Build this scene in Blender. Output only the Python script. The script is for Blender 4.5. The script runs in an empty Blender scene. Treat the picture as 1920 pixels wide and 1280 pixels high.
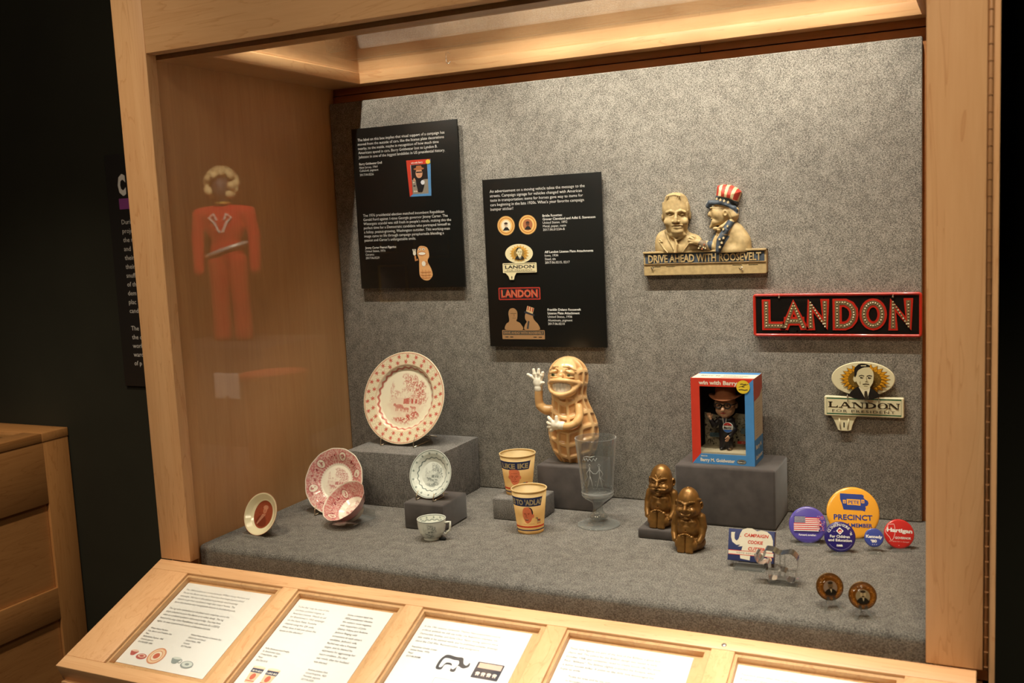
import bpy, bmesh, math, random
import numpy as np
from mathutils import Vector, Matrix
from mathutils.geometry import tessellate_polygon

random.seed(7)
SC = bpy.context.scene
COL = SC.collection
PI = math.pi

# ------------------------------------------------------------------ camera
cd = bpy.data.cameras.new('camera')
cd.sensor_width = 36.0
cd.lens = 35.186
cd.clip_start = 0.05
cd.dof.use_dof = True
cd.dof.focus_distance = 2.42
cd.dof.aperture_fstop = 5.0
cam = bpy.data.objects.new('camera', cd)
COL.objects.link(cam)
_R = Vector((0.9005, 0.4318, -0.0475))
_F = Vector((-0.4347, 0.8929, -0.1176))
_U = _R.cross(_F)
_R.normalize(); _F.normalize(); _U = _R.cross(_F).normalized(); _R = _F.cross(_U).normalized()
cam.matrix_world = Matrix(((_R.x, _U.x, -_F.x, 1.646), (_R.y, _U.y, -_F.y, -1.655), (_R.z, _U.z, -_F.z, 0.731), (0, 0, 0, 1)))
SC.camera = cam

# ------------------------------------------------------------------ world, exposure
SC.view_settings.view_transform = 'Standard'
SC.view_settings.look = 'None'
SC.view_settings.gamma = 1.0
SC.view_settings.use_curve_mapping = False
SC.view_settings.exposure = 0.0
wd = bpy.data.worlds.new('dim_gallery')
wd.use_nodes = True
wd.node_tree.nodes['Background'].inputs[0].default_value = (1.0, 0.9, 0.75, 1)
wd.node_tree.nodes['Background'].inputs[1].default_value = 0.012
SC.world = wd

# ------------------------------------------------------------------ lamps
WARM = (1.0, 0.80, 0.58)
def lamp(name, kind, loc, target, power, size=0.03, col=WARM, cone=None, blend=0.6):
    l = bpy.data.lights.new(name, kind)
    l.energy = power
    l.color = col
    if kind == 'SPOT':
        l.shadow_soft_size = size
        l.spot_size = math.radians(cone or 100)
        l.spot_blend = blend
    elif kind == 'AREA':
        l.shape = 'DISK'; l.size = size
        if cone: l.spread = math.radians(cone)
    o = bpy.data.objects.new(name, l)
    o.location = loc
    o.rotation_euler = (Vector(target) - Vector(loc)).to_track_quat('-Z', 'Y').to_euler()
    COL.objects.link(o)
    return o
CASE_X = (0.187, 0.58, 0.80, 1.02, 1.24, 1.44)
CASE_P = (38, 36, 36, 36, 36, 28)
for x, p in zip(CASE_X, CASE_P):       # six small spots in the light well above the case
    lamp('case_spot', 'SPOT', (x, 0.19, 1.62), (x, 0.60, 0.45), p * 0.94, 0.012, (1.0, 0.91, 0.775), 63, 0.5)
for x, p in zip(CASE_X[1:], (8, 10, 10, 10, 8)):   # added fill spots that brighten the well boards and lip
    lamp('well_fill', 'SPOT', (x, 0.20, 1.62), (x, 0.665, 1.28), p, 0.012, (1.0, 0.92, 0.78), 50, 0.5)
# narrow track spots on the label rail
for x, tx_, p in ((0.25, 0.15, 105), (0.75, 0.62, 250), (1.10, 1.05, 300), (1.55, 1.45, 240)):
    lamp('track_spot', 'SPOT', (x, -0.55, 2.62), (tx_, -0.24, -0.08), p, 0.04, (1.0, 0.95, 0.90), 22, 1.0)
# broad weak spill of the gallery's track lights on the front of the case and on the neighbouring cabinet
for x, tx_, p in ((-0.25, -0.1, 150), (0.8, 0.7, 60), (1.75, 1.6, 200)):
    lamp('room_spill', 'SPOT', (x, -1.05, 2.72), (tx_, 0.0, 0.12), p, 0.10, WARM, 38, 1.0)
lamp('room_spill', 'AREA', (-0.7, -2.3, 2.70), (0.75, 0.0, 0.3), 16, 0.8, WARM, 110)
lamp('room_spill', 'AREA', (1.2, -2.4, 2.70), (0.75, 0.0, 0.4), 12, 0.8, WARM, 120)
lamp('track_spot', 'SPOT', (-0.25, -0.9, 2.6), (-1.35, 0.30, -0.25), 170, 0.05, WARM, 42, 0.9)  # spot added to brighten the neighbouring cabinet
lamp('exhibit_spot', 'SPOT', (-2.6, -3.0, 2.6), (-3.85, -4.45, 0.0), 1500, 0.05, (1.0, 0.9, 0.78), 50, 0.5)

# ------------------------------------------------------------------ small helpers
def S(r, g, b):
    def f(c):
        c /= 255.0
        return c / 12.92 if c <= 0.04045 else ((c + 0.055) / 1.055) ** 2.4
    return (f(r), f(g), f(b))

def tag(o, label=None, cat=None, group=None, kind=None):
    if label: o['label'] = label
    if cat: o['category'] = cat
    if group: o['group'] = group
    if kind: o['kind'] = kind
    return o

def thing(name, label, cat, loc=(0, 0, 0), rotz=0.0, group=None):
    o = bpy.data.objects.new(name, None)
    o.empty_display_size = 0.02
    COL.objects.link(o)
    o.location = loc
    o.rotation_euler = (0, 0, rotz)
    return tag(o, label, cat, group)

def link(name, me, parent=None, mat=None):
    if mat is not None:
        me.materials.clear()
        for m in (mat if isinstance(mat, (list, tuple)) else [mat]):
            me.materials.append(m)
    o = bpy.data.objects.new(name, me)
    COL.objects.link(o)
    if parent: o.parent = parent
    return o

def mesh_np(name, V, Fq, colors=None, smooth=True):
    """mesh from arrays; Fq (n,3) or (n,4); colors (nverts,3)"""
    me = bpy.data.meshes.new(name)
    V = np.asarray(V, np.float32); Fq = np.asarray(Fq, np.int32)
    k = Fq.shape[1]
    me.vertices.add(len(V)); me.vertices.foreach_set('co', V.ravel())
    me.loops.add(Fq.size); me.loops.foreach_set('vertex_index', Fq.ravel())
    me.polygons.add(len(Fq))
    me.polygons.foreach_set('loop_start', np.arange(0, Fq.size, k, dtype=np.int32))
    if smooth:
        me.polygons.foreach_set('use_smooth', np.ones(len(Fq), bool))
    me.update(calc_edges=True)
    if colors is not None:
        a = me.color_attributes.new('ink', 'FLOAT_COLOR', 'POINT')
        c = np.ones((len(V), 4), np.float32); c[:, :3] = colors
        a.data.foreach_set('color', c.ravel())
    me.validate()
    return me

class MB:
    """collects faces for ONE mesh object"""
    def __init__(s):
        s.v = []; s.f = []; s.c = []; s.m = []; s.sm = []
    def add(s, vs, fs, col=(1, 1, 1), mi=0, smooth=False):
        b = len(s.v)
        s.v.extend([tuple(p) for p in vs])
        for f in fs:
            s.f.append(tuple(i + b for i in f)); s.c.append(col); s.m.append(mi); s.sm.append(smooth)
        return s
    def box(s, x0, x1, y0, y1, z0, z1, bev=0.0, col=(1, 1, 1), mi=0, seg=2):
        if bev <= 0:
            vs = [(x, y, z) for x in (x0, x1) for y in (y0, y1) for z in (z0, z1)]
            fs = [(0, 1, 3, 2), (4, 6, 7, 5), (0, 4, 5, 1), (2, 3, 7, 6), (0, 2, 6, 4), (1, 5, 7, 3)]
            return s.add(vs, fs, col, mi)
        bm = bmesh.new()
        bmesh.ops.create_cube(bm, size=1.0)
        for v in bm.verts:
            v.co = Vector((x0 if v.co.x < 0 else x1, y0 if v.co.y < 0 else y1, z0 if v.co.z < 0 else z1))
        bmesh.ops.bevel(bm, geom=bm.edges[:], offset=bev, segments=seg, profile=0.5, affect='EDGES')
        bm.verts.index_update()
        s.add([v.co[:] for v in bm.verts], [[v.index for v in f.verts] for f in bm.faces], col, mi, True)
        bm.free()
        return s
    def tube(s, pts, r, n=8, col=(1, 1, 1), mi=0, closed=False):
        pts = [Vector(p) for p in pts]
        m = len(pts)
        rr = r if isinstance(r, (list, tuple)) else [r] * m
        vs = []; fs = []
        up = Vector((0, 0, 1))
        prev = None
        for i, p in enumerate(pts):
            a = pts[(i - 1) % m] if (i > 0 or closed) else p
            b = pts[(i + 1) % m] if (i < m - 1 or closed) else p
            d = (b - a).normalized()
            if prev is None:
                q = d.cross(up)
                if q.length < 0.05: q = d.cross(Vector((0, 1, 0)))
                q.normalize()
            else:
                q = (prev - d * prev.dot(d)).normalized()
            prev = q
            w = d.cross(q)
            for k in range(n):
                t = 2 * PI * k / n
                vs.append(p + (q * math.cos(t) + w * math.sin(t)) * rr[i])
        for i in range(m if closed else m - 1):
            j = (i + 1) % m
            for k in range(n):
                l = (k + 1) % n
                fs.append((i * n + k, i * n + l, j * n + l, j * n + k))
        if not closed:
            fs.append(tuple(range(n))[::-1]); fs.append(tuple(range((m - 1) * n, m * n)))
        return s.add(vs, fs, col, mi, True)
    def lathe(s, prof, n=48, col=(1, 1, 1), mi=0, c=(0, 0, 0), cap=True):
        """prof: list of (r, z)"""
        vs = []; fs = []
        for (r, z) in prof:
            for k in range(n):
                t = 2 * PI * k / n
                vs.append((c[0] + r * math.cos(t), c[1] + r * math.sin(t), c[2] + z))
        for i in range(len(prof) - 1):
            for k in range(n):
                l = (k + 1) % n
                fs.append((i * n + k, i * n + l, (i + 1) * n + l, (i + 1) * n + k))
        if cap:
            fs.append(tuple(range(n))[::-1]); fs.append(tuple(range((len(prof) - 1) * n, len(prof) * n)))
        return s.add(vs, fs, col, mi, True)
    def ball(s, c, r, n=10, col=(1, 1, 1), mi=0):
        rx, ry, rz = r if isinstance(r, (list, tuple)) else (r, r, r)
        vs = []; fs = []
        m = max(4, n // 2)
        for i in range(m + 1):
            a = PI * i / m
            for k in range(n):
                t = 2 * PI * k / n
                vs.append((c[0] + rx * math.sin(a) * math.cos(t), c[1] + ry * math.sin(a) * math.sin(t), c[2] - rz * math.cos(a)))
        for i in range(m):
            for k in range(n):
                l = (k + 1) % n
                fs.append((i * n + k, i * n + l, (i + 1) * n + l, (i + 1) * n + k))
        return s.add(vs, fs, col, mi, True)
    def prism(s, outer, fn, h0, h1, holes=(), col=(1, 1, 1), mi=0, bev=0.0):
        """outline (u, v) swept from h0 to h1 through fn(u, v, h); bev insets the front rim"""
        loops = [list(outer)] + [list(h)[::-1] for h in holes]
        flat = [p for lp in loops for p in lp]
        tris = tessellate_polygon([[Vector((p[0], p[1], 0)) for p in lp] for lp in loops])
        n = len(flat)
        front = flat
        if bev > 0:
            front = []
            for lp in loops:
                front += inset(lp, bev)
            hm = h1 - bev * (1 if h1 > h0 else -1)
            vs = [fn(u, v, h0) for u, v in flat] + [fn(u, v, hm) for u, v in flat] + [fn(u, v, h1) for u, v in front]
            tiers = 2
        else:
            vs = [fn(u, v, h0) for u, v in flat] + [fn(u, v, h1) for u, v in flat]
            tiers = 1
        fs = [tuple(t) for t in tris] + [tuple(i + n * tiers for i in t)[::-1] for t in tris]
        for q in range(tiers):
            b = 0
            for lp in loops:
                m = len(lp)
                for i in range(m):
                    j = (i + 1) % m
                    fs.append((q * n + b + i, q * n + b + j, (q + 1) * n + b + j, (q + 1) * n + b + i))
                b += m
        return s.add(vs, fs, col, mi)
    def mesh(s, name):
        me = bpy.data.meshes.new(name)
        me.from_pydata(s.v, [], s.f)
        me.polygons.foreach_set('material_index', s.m)
        me.polygons.foreach_set('use_smooth', s.sm)
        a = me.color_attributes.new('ink', 'FLOAT_COLOR', 'CORNER')
        cs = []
        for f, c in zip(s.f, s.c):
            cs.extend((c[0], c[1], c[2], 1.0) * len(f))
        a.data.foreach_set('color', cs)
        return me
    def build(s, name, mat, parent=None, fix=True):
        me = s.mesh(name)
        if fix:
            bm = bmesh.new(); bm.from_mesh(me)
            bmesh.ops.recalc_face_normals(bm, faces=bm.faces[:])
            bm.to_mesh(me); bm.free()
        return link(name, me, parent, mat)

def inset(lp, d):
    n = len(lp)
    area = sum(lp[i][0] * lp[(i + 1) % n][1] - lp[(i + 1) % n][0] * lp[i][1] for i in range(n))
    sg = 1 if area > 0 else -1
    out = []
    for i in range(n):
        a = Vector(lp[i - 1][:2]); b = Vector(lp[i][:2]); c = Vector(lp[(i + 1) % n][:2])
        e1 = (b - a).normalized(); e2 = (c - b).normalized()
        n1 = Vector((-e1.y, e1.x)) * sg; n2 = Vector((-e2.y, e2.x)) * sg
        m = n1 + n2
        if m.length < 1e-6: m = n1
        m.normalize()
        k = d / max(0.35, m.dot(n1))
        out.append((b.x + m.x * k, b.y + m.y * k))
    return out

def ellipse(cx, cy, rx, ry, n=40, rot=0.0):
    c, s_ = math.cos(rot), math.sin(rot)
    out = []
    for i in range(n):
        t = 2 * PI * i / n
        x, y = rx * math.cos(t), ry * math.sin(t)
        out.append((cx + x * c - y * s_, cy + x * s_ + y * c))
    return out
def rect(x0, y0, x1, y1):
    return [(x0, y0), (x1, y0), (x1, y1), (x0, y1)]
def rrect(x0, y0, x1, y1, r, n=5):
    out = []
    for cx, cy, a0 in ((x1 - r, y1 - r, 0), (x0 + r, y1 - r, PI / 2), (x0 + r, y0 + r, PI), (x1 - r, y0 + r, 1.5 * PI)):
        for i in range(n + 1):
            t = a0 + PI / 2 * i / n
            out.append((cx + r * math.cos(t), cy + r * math.sin(t)))
    return out
def star(cx, cy, r, n=5, rot=PI / 2, q=0.42):
    return [(cx + (r if i % 2 == 0 else r * q) * math.cos(rot + PI * i / n), cy + (r if i % 2 == 0 else r * q) * math.sin(rot + PI * i / n)) for i in range(2 * n)]
def smooth_loop(pts, n=4, closed=True):
    """Catmull-Rom through the points"""
    m = len(pts); out = []
    for i in range(m if closed else m - 1):
        p0, p1, p2, p3 = (pts[(i - 1) % m], pts[i], pts[(i + 1) % m], pts[(i + 2) % m]) if closed else (pts[max(i - 1, 0)], pts[i], pts[i + 1], pts[min(i + 2, m - 1)])
        for k in range(n):
            t = k / n
            out.append(tuple(0.5 * (2 * p1[j] + (p2[j] - p0[j]) * t + (2 * p0[j] - 5 * p1[j] + 4 * p2[j] - p3[j]) * t * t + (3 * p1[j] - p0[j] - 3 * p2[j] + p3[j]) * t ** 3) for j in range(len(p1))))
    if not closed: out.append(tuple(pts[-1]))
    return out

# text outlines from Blender's built-in font, as flat triangles
_tc = {}
def text_tris(s_, bold=0.0, shear=0.0, space=1.0):
    key = (s_, bold, shear, space)
    if key not in _tc:
        cu = bpy.data.curves.new('t', 'FONT')
        cu.body = s_; cu.resolution_u = 2; cu.offset = bold; cu.shear = shear; cu.space_character = space
        cu.fill_mode = 'FRONT'
        ob = bpy.data.objects.new('t', cu)
        me = ob.to_mesh()
        me.calc_loop_triangles()
        V = [(v.co.x, v.co.y) for v in me.vertices]
        T = [tuple(t.vertices) for t in me.loop_triangles]
        ob.to_mesh_clear()
        bpy.data.objects.remove(ob); bpy.data.curves.remove(cu)
        xs = [p[0] for p in V] or [0]
        _tc[key] = (V, T, min(xs), max(xs))
    return _tc[key]

class Art:
    """flat print: coloured outlines in (u, v), laid on a surface by fn(u, v, h)"""
    STEP = 0.00005
    def __init__(s, fn, edge=None, h0=0.0001):
        s.fn = fn; s.edge = edge; s.h = h0; s.mb = MB()
    def _put(s, V, T, col):
        V = [tuple(p) for p in V]; T = [tuple(t) for t in T]
        if s.edge:
            for _ in range(6):
                nT = []; mid = {}; did = False
                def m(a, b):
                    k = (min(a, b), max(a, b))
                    if k not in mid:
                        V.append(((V[a][0] + V[b][0]) / 2, (V[a][1] + V[b][1]) / 2)); mid[k] = len(V) - 1
                    return mid[k]
                L = lambda a, b: math.hypot(V[a][0] - V[b][0], V[a][1] - V[b][1])
                for t in T:
                    a, b, c = t
                    if max(L(a, b), L(b, c), L(c, a)) > s.edge:
                        did = True
                        ab, bc, ca = m(a, b), m(b, c), m(c, a)
                        nT += [(a, ab, ca), (ab, b, bc), (ca, bc, c), (ab, bc, ca)]
                    else: nT.append(t)
                T = nT
                if not did: break
        s.mb.add([s.fn(u, v, s.h) for u, v in V], T, col)
        s.h += s.STEP
    def poly(s, pts, col, holes=()):
        loops = [list(pts)] + [list(h) for h in holes]
        flat = [p for lp in loops for p in lp]
        T = tessellate_polygon([[Vector((p[0], p[1], 0)) for p in lp] for lp in loops])
        s._put(flat, T, col); return s
    def rect(s, x0, y0, x1, y1, col): return s.poly(rect(x0, y0, x1, y1), col)
    def ell(s, cx, cy, rx, ry, col, n=28, rot=0.0): return s.poly(ellipse(cx, cy, rx, ry, n, rot), col)
    def ring(s, cx, cy, rx, ry, w, col, n=40):
        a = ellipse(cx, cy, rx, ry, n); b = ellipse(cx, cy, rx - w, ry - w, n)
        s._put(a + b, [t for i in range(n) for t in ((i, (i + 1) % n, n + (i + 1) % n), (i, n + (i + 1) % n, n + i))], col); return s
    def line(s, pts, w, col, closed=False):
        pts = [Vector(p[:2]) for p in pts]
        m = len(pts); V = []; T = []
        for i in range(m):
            a = pts[i - 1] if (i > 0 or closed) else pts[i]
            b = pts[(i + 1) % m] if (i < m - 1 or closed) else pts[i]
            d = (b - a)
            if d.length < 1e-9: d = Vector((1, 0))
            d.normalize(); q = Vector((-d.y, d.x)) * w / 2
            V += [tuple(pts[i] + q), tuple(pts[i] - q)]
        for i in range(m if closed else m - 1):
            j = (i + 1) % m
            T += [(2 * i, 2 * i + 1, 2 * j + 1), (2 * i, 2 * j + 1, 2 * j)]
        s._put(V, T, col); return s
    def text(s, str_, x, y, size, col, width=None, align='L', bold=0.0, shear=0.0, rot=0.0, sx=1.0, space=1.0):
        V, T, x0, x1 = text_tris(str_, bold, shear, space)
        if not V: return s
        kx = size * sx
        if width: kx = width / max(1e-6, x1 - x0)
        off = {'L': -x0, 'C': -(x0 + x1) / 2, 'R': -x1}[align]
        c, sn = math.cos(rot), math.sin(rot)
        P = []
        for (a, b) in V:
            u, v = (a + off) * kx, b * size
            P.append((x + u * c - v * sn, y + u * sn + v * c))
        s._put(P, T, col); return s
    def arc_text(s, str_, cx, cy, r, a0, a1, size, col, bold=0.02, inside=False):
        """letters on an arc from angle a0 to a1 (radians)"""
        n = len(str_)
        for i, ch in enumerate(str_):
            if ch == ' ': continue
            a = a0 + (a1 - a0) * (i + 0.5) / n
            rot = a + PI / 2 if inside else a - PI / 2
            s.text(ch, cx + r * math.cos(a), cy + r * math.sin(a), size, col, align='C', bold=bold, rot=rot)
        return s
    def build(s, name, parent, mat):
        return s.mb.build(name, mat, parent, fix=False)
# ------------------------------------------------------------------ materials
def new_mat(name):
    m = bpy.data.materials.new(name); m.use_nodes = True
    nt = m.node_tree
    return m, nt, nt.nodes, nt.links, nt.nodes['Principled BSDF']
def plain(name, col, rough=0.5, metal=0.0, spec=0.5, noise=0.0, nscale=60, coat=0.0, bump=0.0, sheen=0.0):
    m, nt, N, L, b = new_mat(name)
    b.inputs['Base Color'].default_value = (*col, 1)
    b.inputs['Roughness'].default_value = rough
    b.inputs['Metallic'].default_value = metal
    b.inputs['Specular IOR Level'].default_value = spec
    b.inputs['Coat Weight'].default_value = coat
    b.inputs['Coat Roughness'].default_value = 0.08
    b.inputs['Sheen Weight'].default_value = sheen
    if noise or bump:
        tc = N.new('ShaderNodeTexCoord'); nz = N.new('ShaderNodeTexNoise')
        nz.inputs['Scale'].default_value = nscale; nz.inputs['Detail'].default_value = 5
        L.new(tc.outputs['Object'], nz.inputs['Vector'])
        if noise:
            r = N.new('ShaderNodeValToRGB')
            r.color_ramp.elements[0].position = 0.3; r.color_ramp.elements[1].position = 0.7
            r.color_ramp.elements[0].color = (*[c * (1 - noise) for c in col], 1)
            r.color_ramp.elements[1].color = (*[min(1, c * (1 + noise)) for c in col], 1)
            L.new(nz.outputs['Fac'], r.inputs['Fac']); L.new(r.outputs['Color'], b.inputs['Base Color'])
        if bump:
            bp = N.new('ShaderNodeBump'); bp.inputs['Strength'].default_value = bump; bp.inputs['Distance'].default_value = 0.001
            L.new(nz.outputs['Fac'], bp.inputs['Height']); L.new(bp.outputs['Normal'], b.inputs['Normal'])
    return m
def inked(name, rough=0.5, coat=0.0, metal=0.0, spec=0.5, noise=0.0, nscale=120, glow=0.0):
    """colour read from the mesh's own print (attribute ink), a little uneven"""
    m, nt, N, L, b = new_mat(name)
    a = N.new('ShaderNodeAttribute'); a.attribute_name = 'ink'
    src = a.outputs['Color']
    if noise:
        tc = N.new('ShaderNodeTexCoord'); nz = N.new('ShaderNodeTexNoise')
        nz.inputs['Scale'].default_value = nscale; nz.inputs['Detail'].default_value = 4
        L.new(tc.outputs['Object'], nz.inputs['Vector'])
        mr = N.new('ShaderNodeMapRange'); mr.inputs['From Min'].default_value = 0.3; mr.inputs['From Max'].default_value = 0.7
        mr.inputs['To Min'].default_value = 1 - noise; mr.inputs['To Max'].default_value = 1 + noise * 0.4
        L.new(nz.outputs['Fac'], mr.inputs['Value'])
        mx = N.new('ShaderNodeMix'); mx.data_type = 'RGBA'; mx.blend_type = 'MULTIPLY'; mx.inputs[0].default_value = 1
        L.new(src, mx.inputs[6]); L.new(mr.outputs[0], mx.inputs[7]); src = mx.outputs[2]
    L.new(src, b.inputs['Base Color'])
    b.inputs['Roughness'].default_value = rough; b.inputs['Metallic'].default_value = metal
    b.inputs['Specular IOR Level'].default_value = spec
    b.inputs['Coat Weight'].default_value = coat; b.inputs['Coat Roughness'].default_value = 0.06
    if glow:      # thin paper lets light through
        tl = N.new('ShaderNodeBsdfTranslucent'); L.new(src, tl.inputs['Color'])
        ms = N.new('ShaderNodeMixShader'); ms.inputs[0].default_value = glow
        L.new(b.outputs[0], ms.inputs[1]); L.new(tl.outputs[0], ms.inputs[2])
        L.new(ms.outputs[0], N['Material Output'].inputs['Surface'])
    return m
def wood(name, c0, c1, axis='X', rough=0.42, fig=0.5):
    """pale maple: long streaks along the grain axis with faint cathedral figure"""
    m, nt, N, L, b = new_mat(name)
    tc = N.new('ShaderNodeTexCoord'); mp = N.new('ShaderNodeMapping')
    sc = {'X': (1.2, 16, 16), 'Y': (16, 1.2, 16), 'Z': (16, 16, 1.2)}[axis]
    mp.inputs['Scale'].default_value = sc
    L.new(tc.outputs['Object'], mp.inputs['Vector'])
    n1 = N.new('ShaderNodeTexNoise'); n1.inputs['Scale'].default_value = 1.0; n1.inputs['Detail'].default_value = 4; n1.inputs['Distortion'].default_value = 1.2
    L.new(mp.outputs['Vector'], n1.inputs['Vector'])
    n2 = N.new('ShaderNodeTexNoise'); n2.inputs['Scale'].default_value = 9.0; n2.inputs['Detail'].default_value = 6
    L.new(mp.outputs['Vector'], n2.inputs['Vector'])
    # thin growth lines: repeated bands of the slow noise
    ma = N.new('ShaderNodeMath'); ma.operation = 'MULTIPLY'; ma.inputs[1].default_value = 9.0
    L.new(n1.outputs['Fac'], ma.inputs[0])
    fr = N.new('ShaderNodeMath'); fr.operation = 'FRACT'; L.new(ma.outputs[0], fr.inputs[0])
    rp = N.new('ShaderNodeValToRGB')
    e = rp.color_ramp.elements
    e[0].position = 0.0; e[0].color = (fig, fig, fig, 1)
    e[1].position = 0.16; e[1].color = (0, 0, 0, 1)
    L.new(fr.outputs[0], rp.inputs['Fac'])
    mx0 = N.new('ShaderNodeMath'); mx0.operation = 'MULTIPLY'; mx0.inputs[1].default_value = 0.55
    L.new(rp.outputs['Color'], mx0.inputs[0])
    a1 = N.new('ShaderNodeMath'); a1.operation = 'MULTIPLY_ADD'; a1.inputs[1].default_value = 0.32
    L.new(n2.outputs['Fac'], a1.inputs[0]); L.new(mx0.outputs[0], a1.inputs[2])
    a2 = N.new('ShaderNodeMath'); a2.operation = 'MULTIPLY_ADD'; a2.inputs[1].default_value = 0.5
    L.new(n1.outputs['Fac'], a2.inputs[0]); L.new(a1.outputs[0], a2.inputs[2])
    r2 = N.new('ShaderNodeValToRGB')
    r2.color_ramp.elements[0].position = 0.30; r2.color_ramp.elements[0].color = (*c0, 1)
    r2.color_ramp.elements[1].position = 0.85; r2.color_ramp.elements[1].color = (*c1, 1)
    L.new(a2.outputs[0], r2.inputs['Fac']); L.new(r2.outputs['Color'], b.inputs['Base Color'])
    b.inputs['Roughness'].default_value = rough
    bp = N.new('ShaderNodeBump'); bp.inputs['Strength'].default_value = 0.06; bp.inputs['Distance'].default_value = 0.001
    L.new(n2.outputs['Fac'], bp.inputs['Height']); L.new(bp.outputs['Normal'], b.inputs['Normal'])
    return m
def fabric(name, c0, c1, sx=240, sz=520, bump=0.5):
    """heathered woven cloth: short pale and dark threads"""
    m, nt, N, L, b = new_mat(name)
    tc = N.new('ShaderNodeTexCoord')
    facs = []
    for scl in ((sx, sz, sz), (sz, sx, sz * 0.9)):
        mp = N.new('ShaderNodeMapping'); mp.inputs['Scale'].default_value = scl
        L.new(tc.outputs['Object'], mp.inputs['Vector'])
        nz = N.new('ShaderNodeTexNoise'); nz.inputs['Scale'].default_value = 1.0; nz.inputs['Detail'].default_value = 2
        L.new(mp.outputs['Vector'], nz.inputs['Vector']); facs.append(nz.outputs['Fac'])
    ad = N.new('ShaderNodeMath'); ad.operation = 'ADD'; L.new(facs[0], ad.inputs[0]); L.new(facs[1], ad.inputs[1])
    n3 = N.new('ShaderNodeTexNoise'); n3.inputs['Scale'].default_value = 40; n3.inputs['Detail'].default_value = 3
    L.new(tc.outputs['Object'], n3.inputs['Vector'])
    a3 = N.new('ShaderNodeMath'); a3.operation = 'MULTIPLY_ADD'; a3.inputs[1].default_value = 0.35
    L.new(n3.outputs['Fac'], a3.inputs[0]); L.new(ad.outputs[0], a3.inputs[2])
    r = N.new('ShaderNodeValToRGB')
    r.color_ramp.elements[0].position = 0.86; r.color_ramp.elements[0].color = (*c0, 1)
    r.color_ramp.elements[1].position = 1.0; r.color_ramp.elements[1].color = (*c1, 1)
    mr = N.new('ShaderNodeMapRange'); mr.inputs['From Min'].default_value = 0.85; mr.inputs['From Max'].default_value = 1.5
    L.new(a3.outputs[0], mr.inputs['Value'])
    r.color_ramp.elements[0].position = 0.25; r.color_ramp.elements[1].position = 0.8
    L.new(mr.outputs[0], r.inputs['Fac']); L.new(r.outputs['Color'], b.inputs['Base Color'])
    b.inputs['Roughness'].default_value = 0.95; b.inputs['Specular IOR Level'].default_value = 0.1
    bp = N.new('ShaderNodeBump'); bp.inputs['Strength'].default_value = bump; bp.inputs['Distance'].default_value = 0.0008
    L.new(ad.outputs[0], bp.inputs['Height']); L.new(bp.outputs['Normal'], b.inputs['Normal'])
    return m
def sheet_glass(name, tint=(1, 1, 1), ior=1.5, haze=0.0, rough=0.0, edge=0.0):
    """flat or thin-walled clear material: passes light straight, mirrors by Fresnel"""
    m = bpy.data.materials.new(name); m.use_nodes = True
    nt = m.node_tree; N = nt.nodes; L = nt.links
    N.clear()
    out = N.new('ShaderNodeOutputMaterial')
    tr = N.new('ShaderNodeBsdfTransparent'); tr.inputs[0].default_value = (*tint, 1)
    gl = N.new('ShaderNodeBsdfGlossy'); gl.inputs['Roughness'].default_value = rough
    ge = N.new('ShaderNodeNewGeometry')
    mr = N.new('ShaderNodeMapRange'); mr.inputs['To Min'].default_value = ior; mr.inputs['To Max'].default_value = 1.0 / ior
    L.new(ge.outputs['Backfacing'], mr.inputs['Value'])
    fr = N.new('ShaderNodeFresnel'); L.new(mr.outputs[0], fr.inputs['IOR'])
    mx = N.new('ShaderNodeMixShader')
    L.new(fr.outputs[0], mx.inputs[0])
    base = tr.outputs[0]
    if haze:
        df = N.new('ShaderNodeBsdfDiffuse'); df.inputs[0].default_value = (0.9, 0.9, 0.88, 1)
        m2 = N.new('ShaderNodeMixShader'); m2.inputs[0].default_value = haze
        if edge:      # white diffuse grows toward grazing view, standing in for bright glass edges
            lw = N.new('ShaderNodeLayerWeight'); lw.inputs['Blend'].default_value = 0.5
            pw = N.new('ShaderNodeMath'); pw.operation = 'POWER'; pw.inputs[1].default_value = 5.0
            L.new(lw.outputs['Facing'], pw.inputs[0])
            am = N.new('ShaderNodeMath'); am.operation = 'MULTIPLY_ADD'; am.inputs[1].default_value = edge; am.inputs[2].default_value = haze
            L.new(pw.outputs[0], am.inputs[0]); L.new(am.outputs[0], m2.inputs[0])
        L.new(base, m2.inputs[1]); L.new(df.outputs[0], m2.inputs[2]); base = m2.outputs[0]
    L.new(base, mx.inputs[1]); L.new(gl.outputs[0], mx.inputs[2])
    L.new(mx.outputs[0], out.inputs['Surface'])
    return m
def solid_glass(name, col=(1, 1, 1), ior=1.5, rough=0.0):
    m, nt, N, L, b = new_mat(name)
    b.inputs['Base Color'].default_value = (*col, 1); b.inputs['Transmission Weight'].default_value = 1.0
    b.inputs['IOR'].default_value = ior; b.inputs['Roughness'].default_value = rough
    return m

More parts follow.
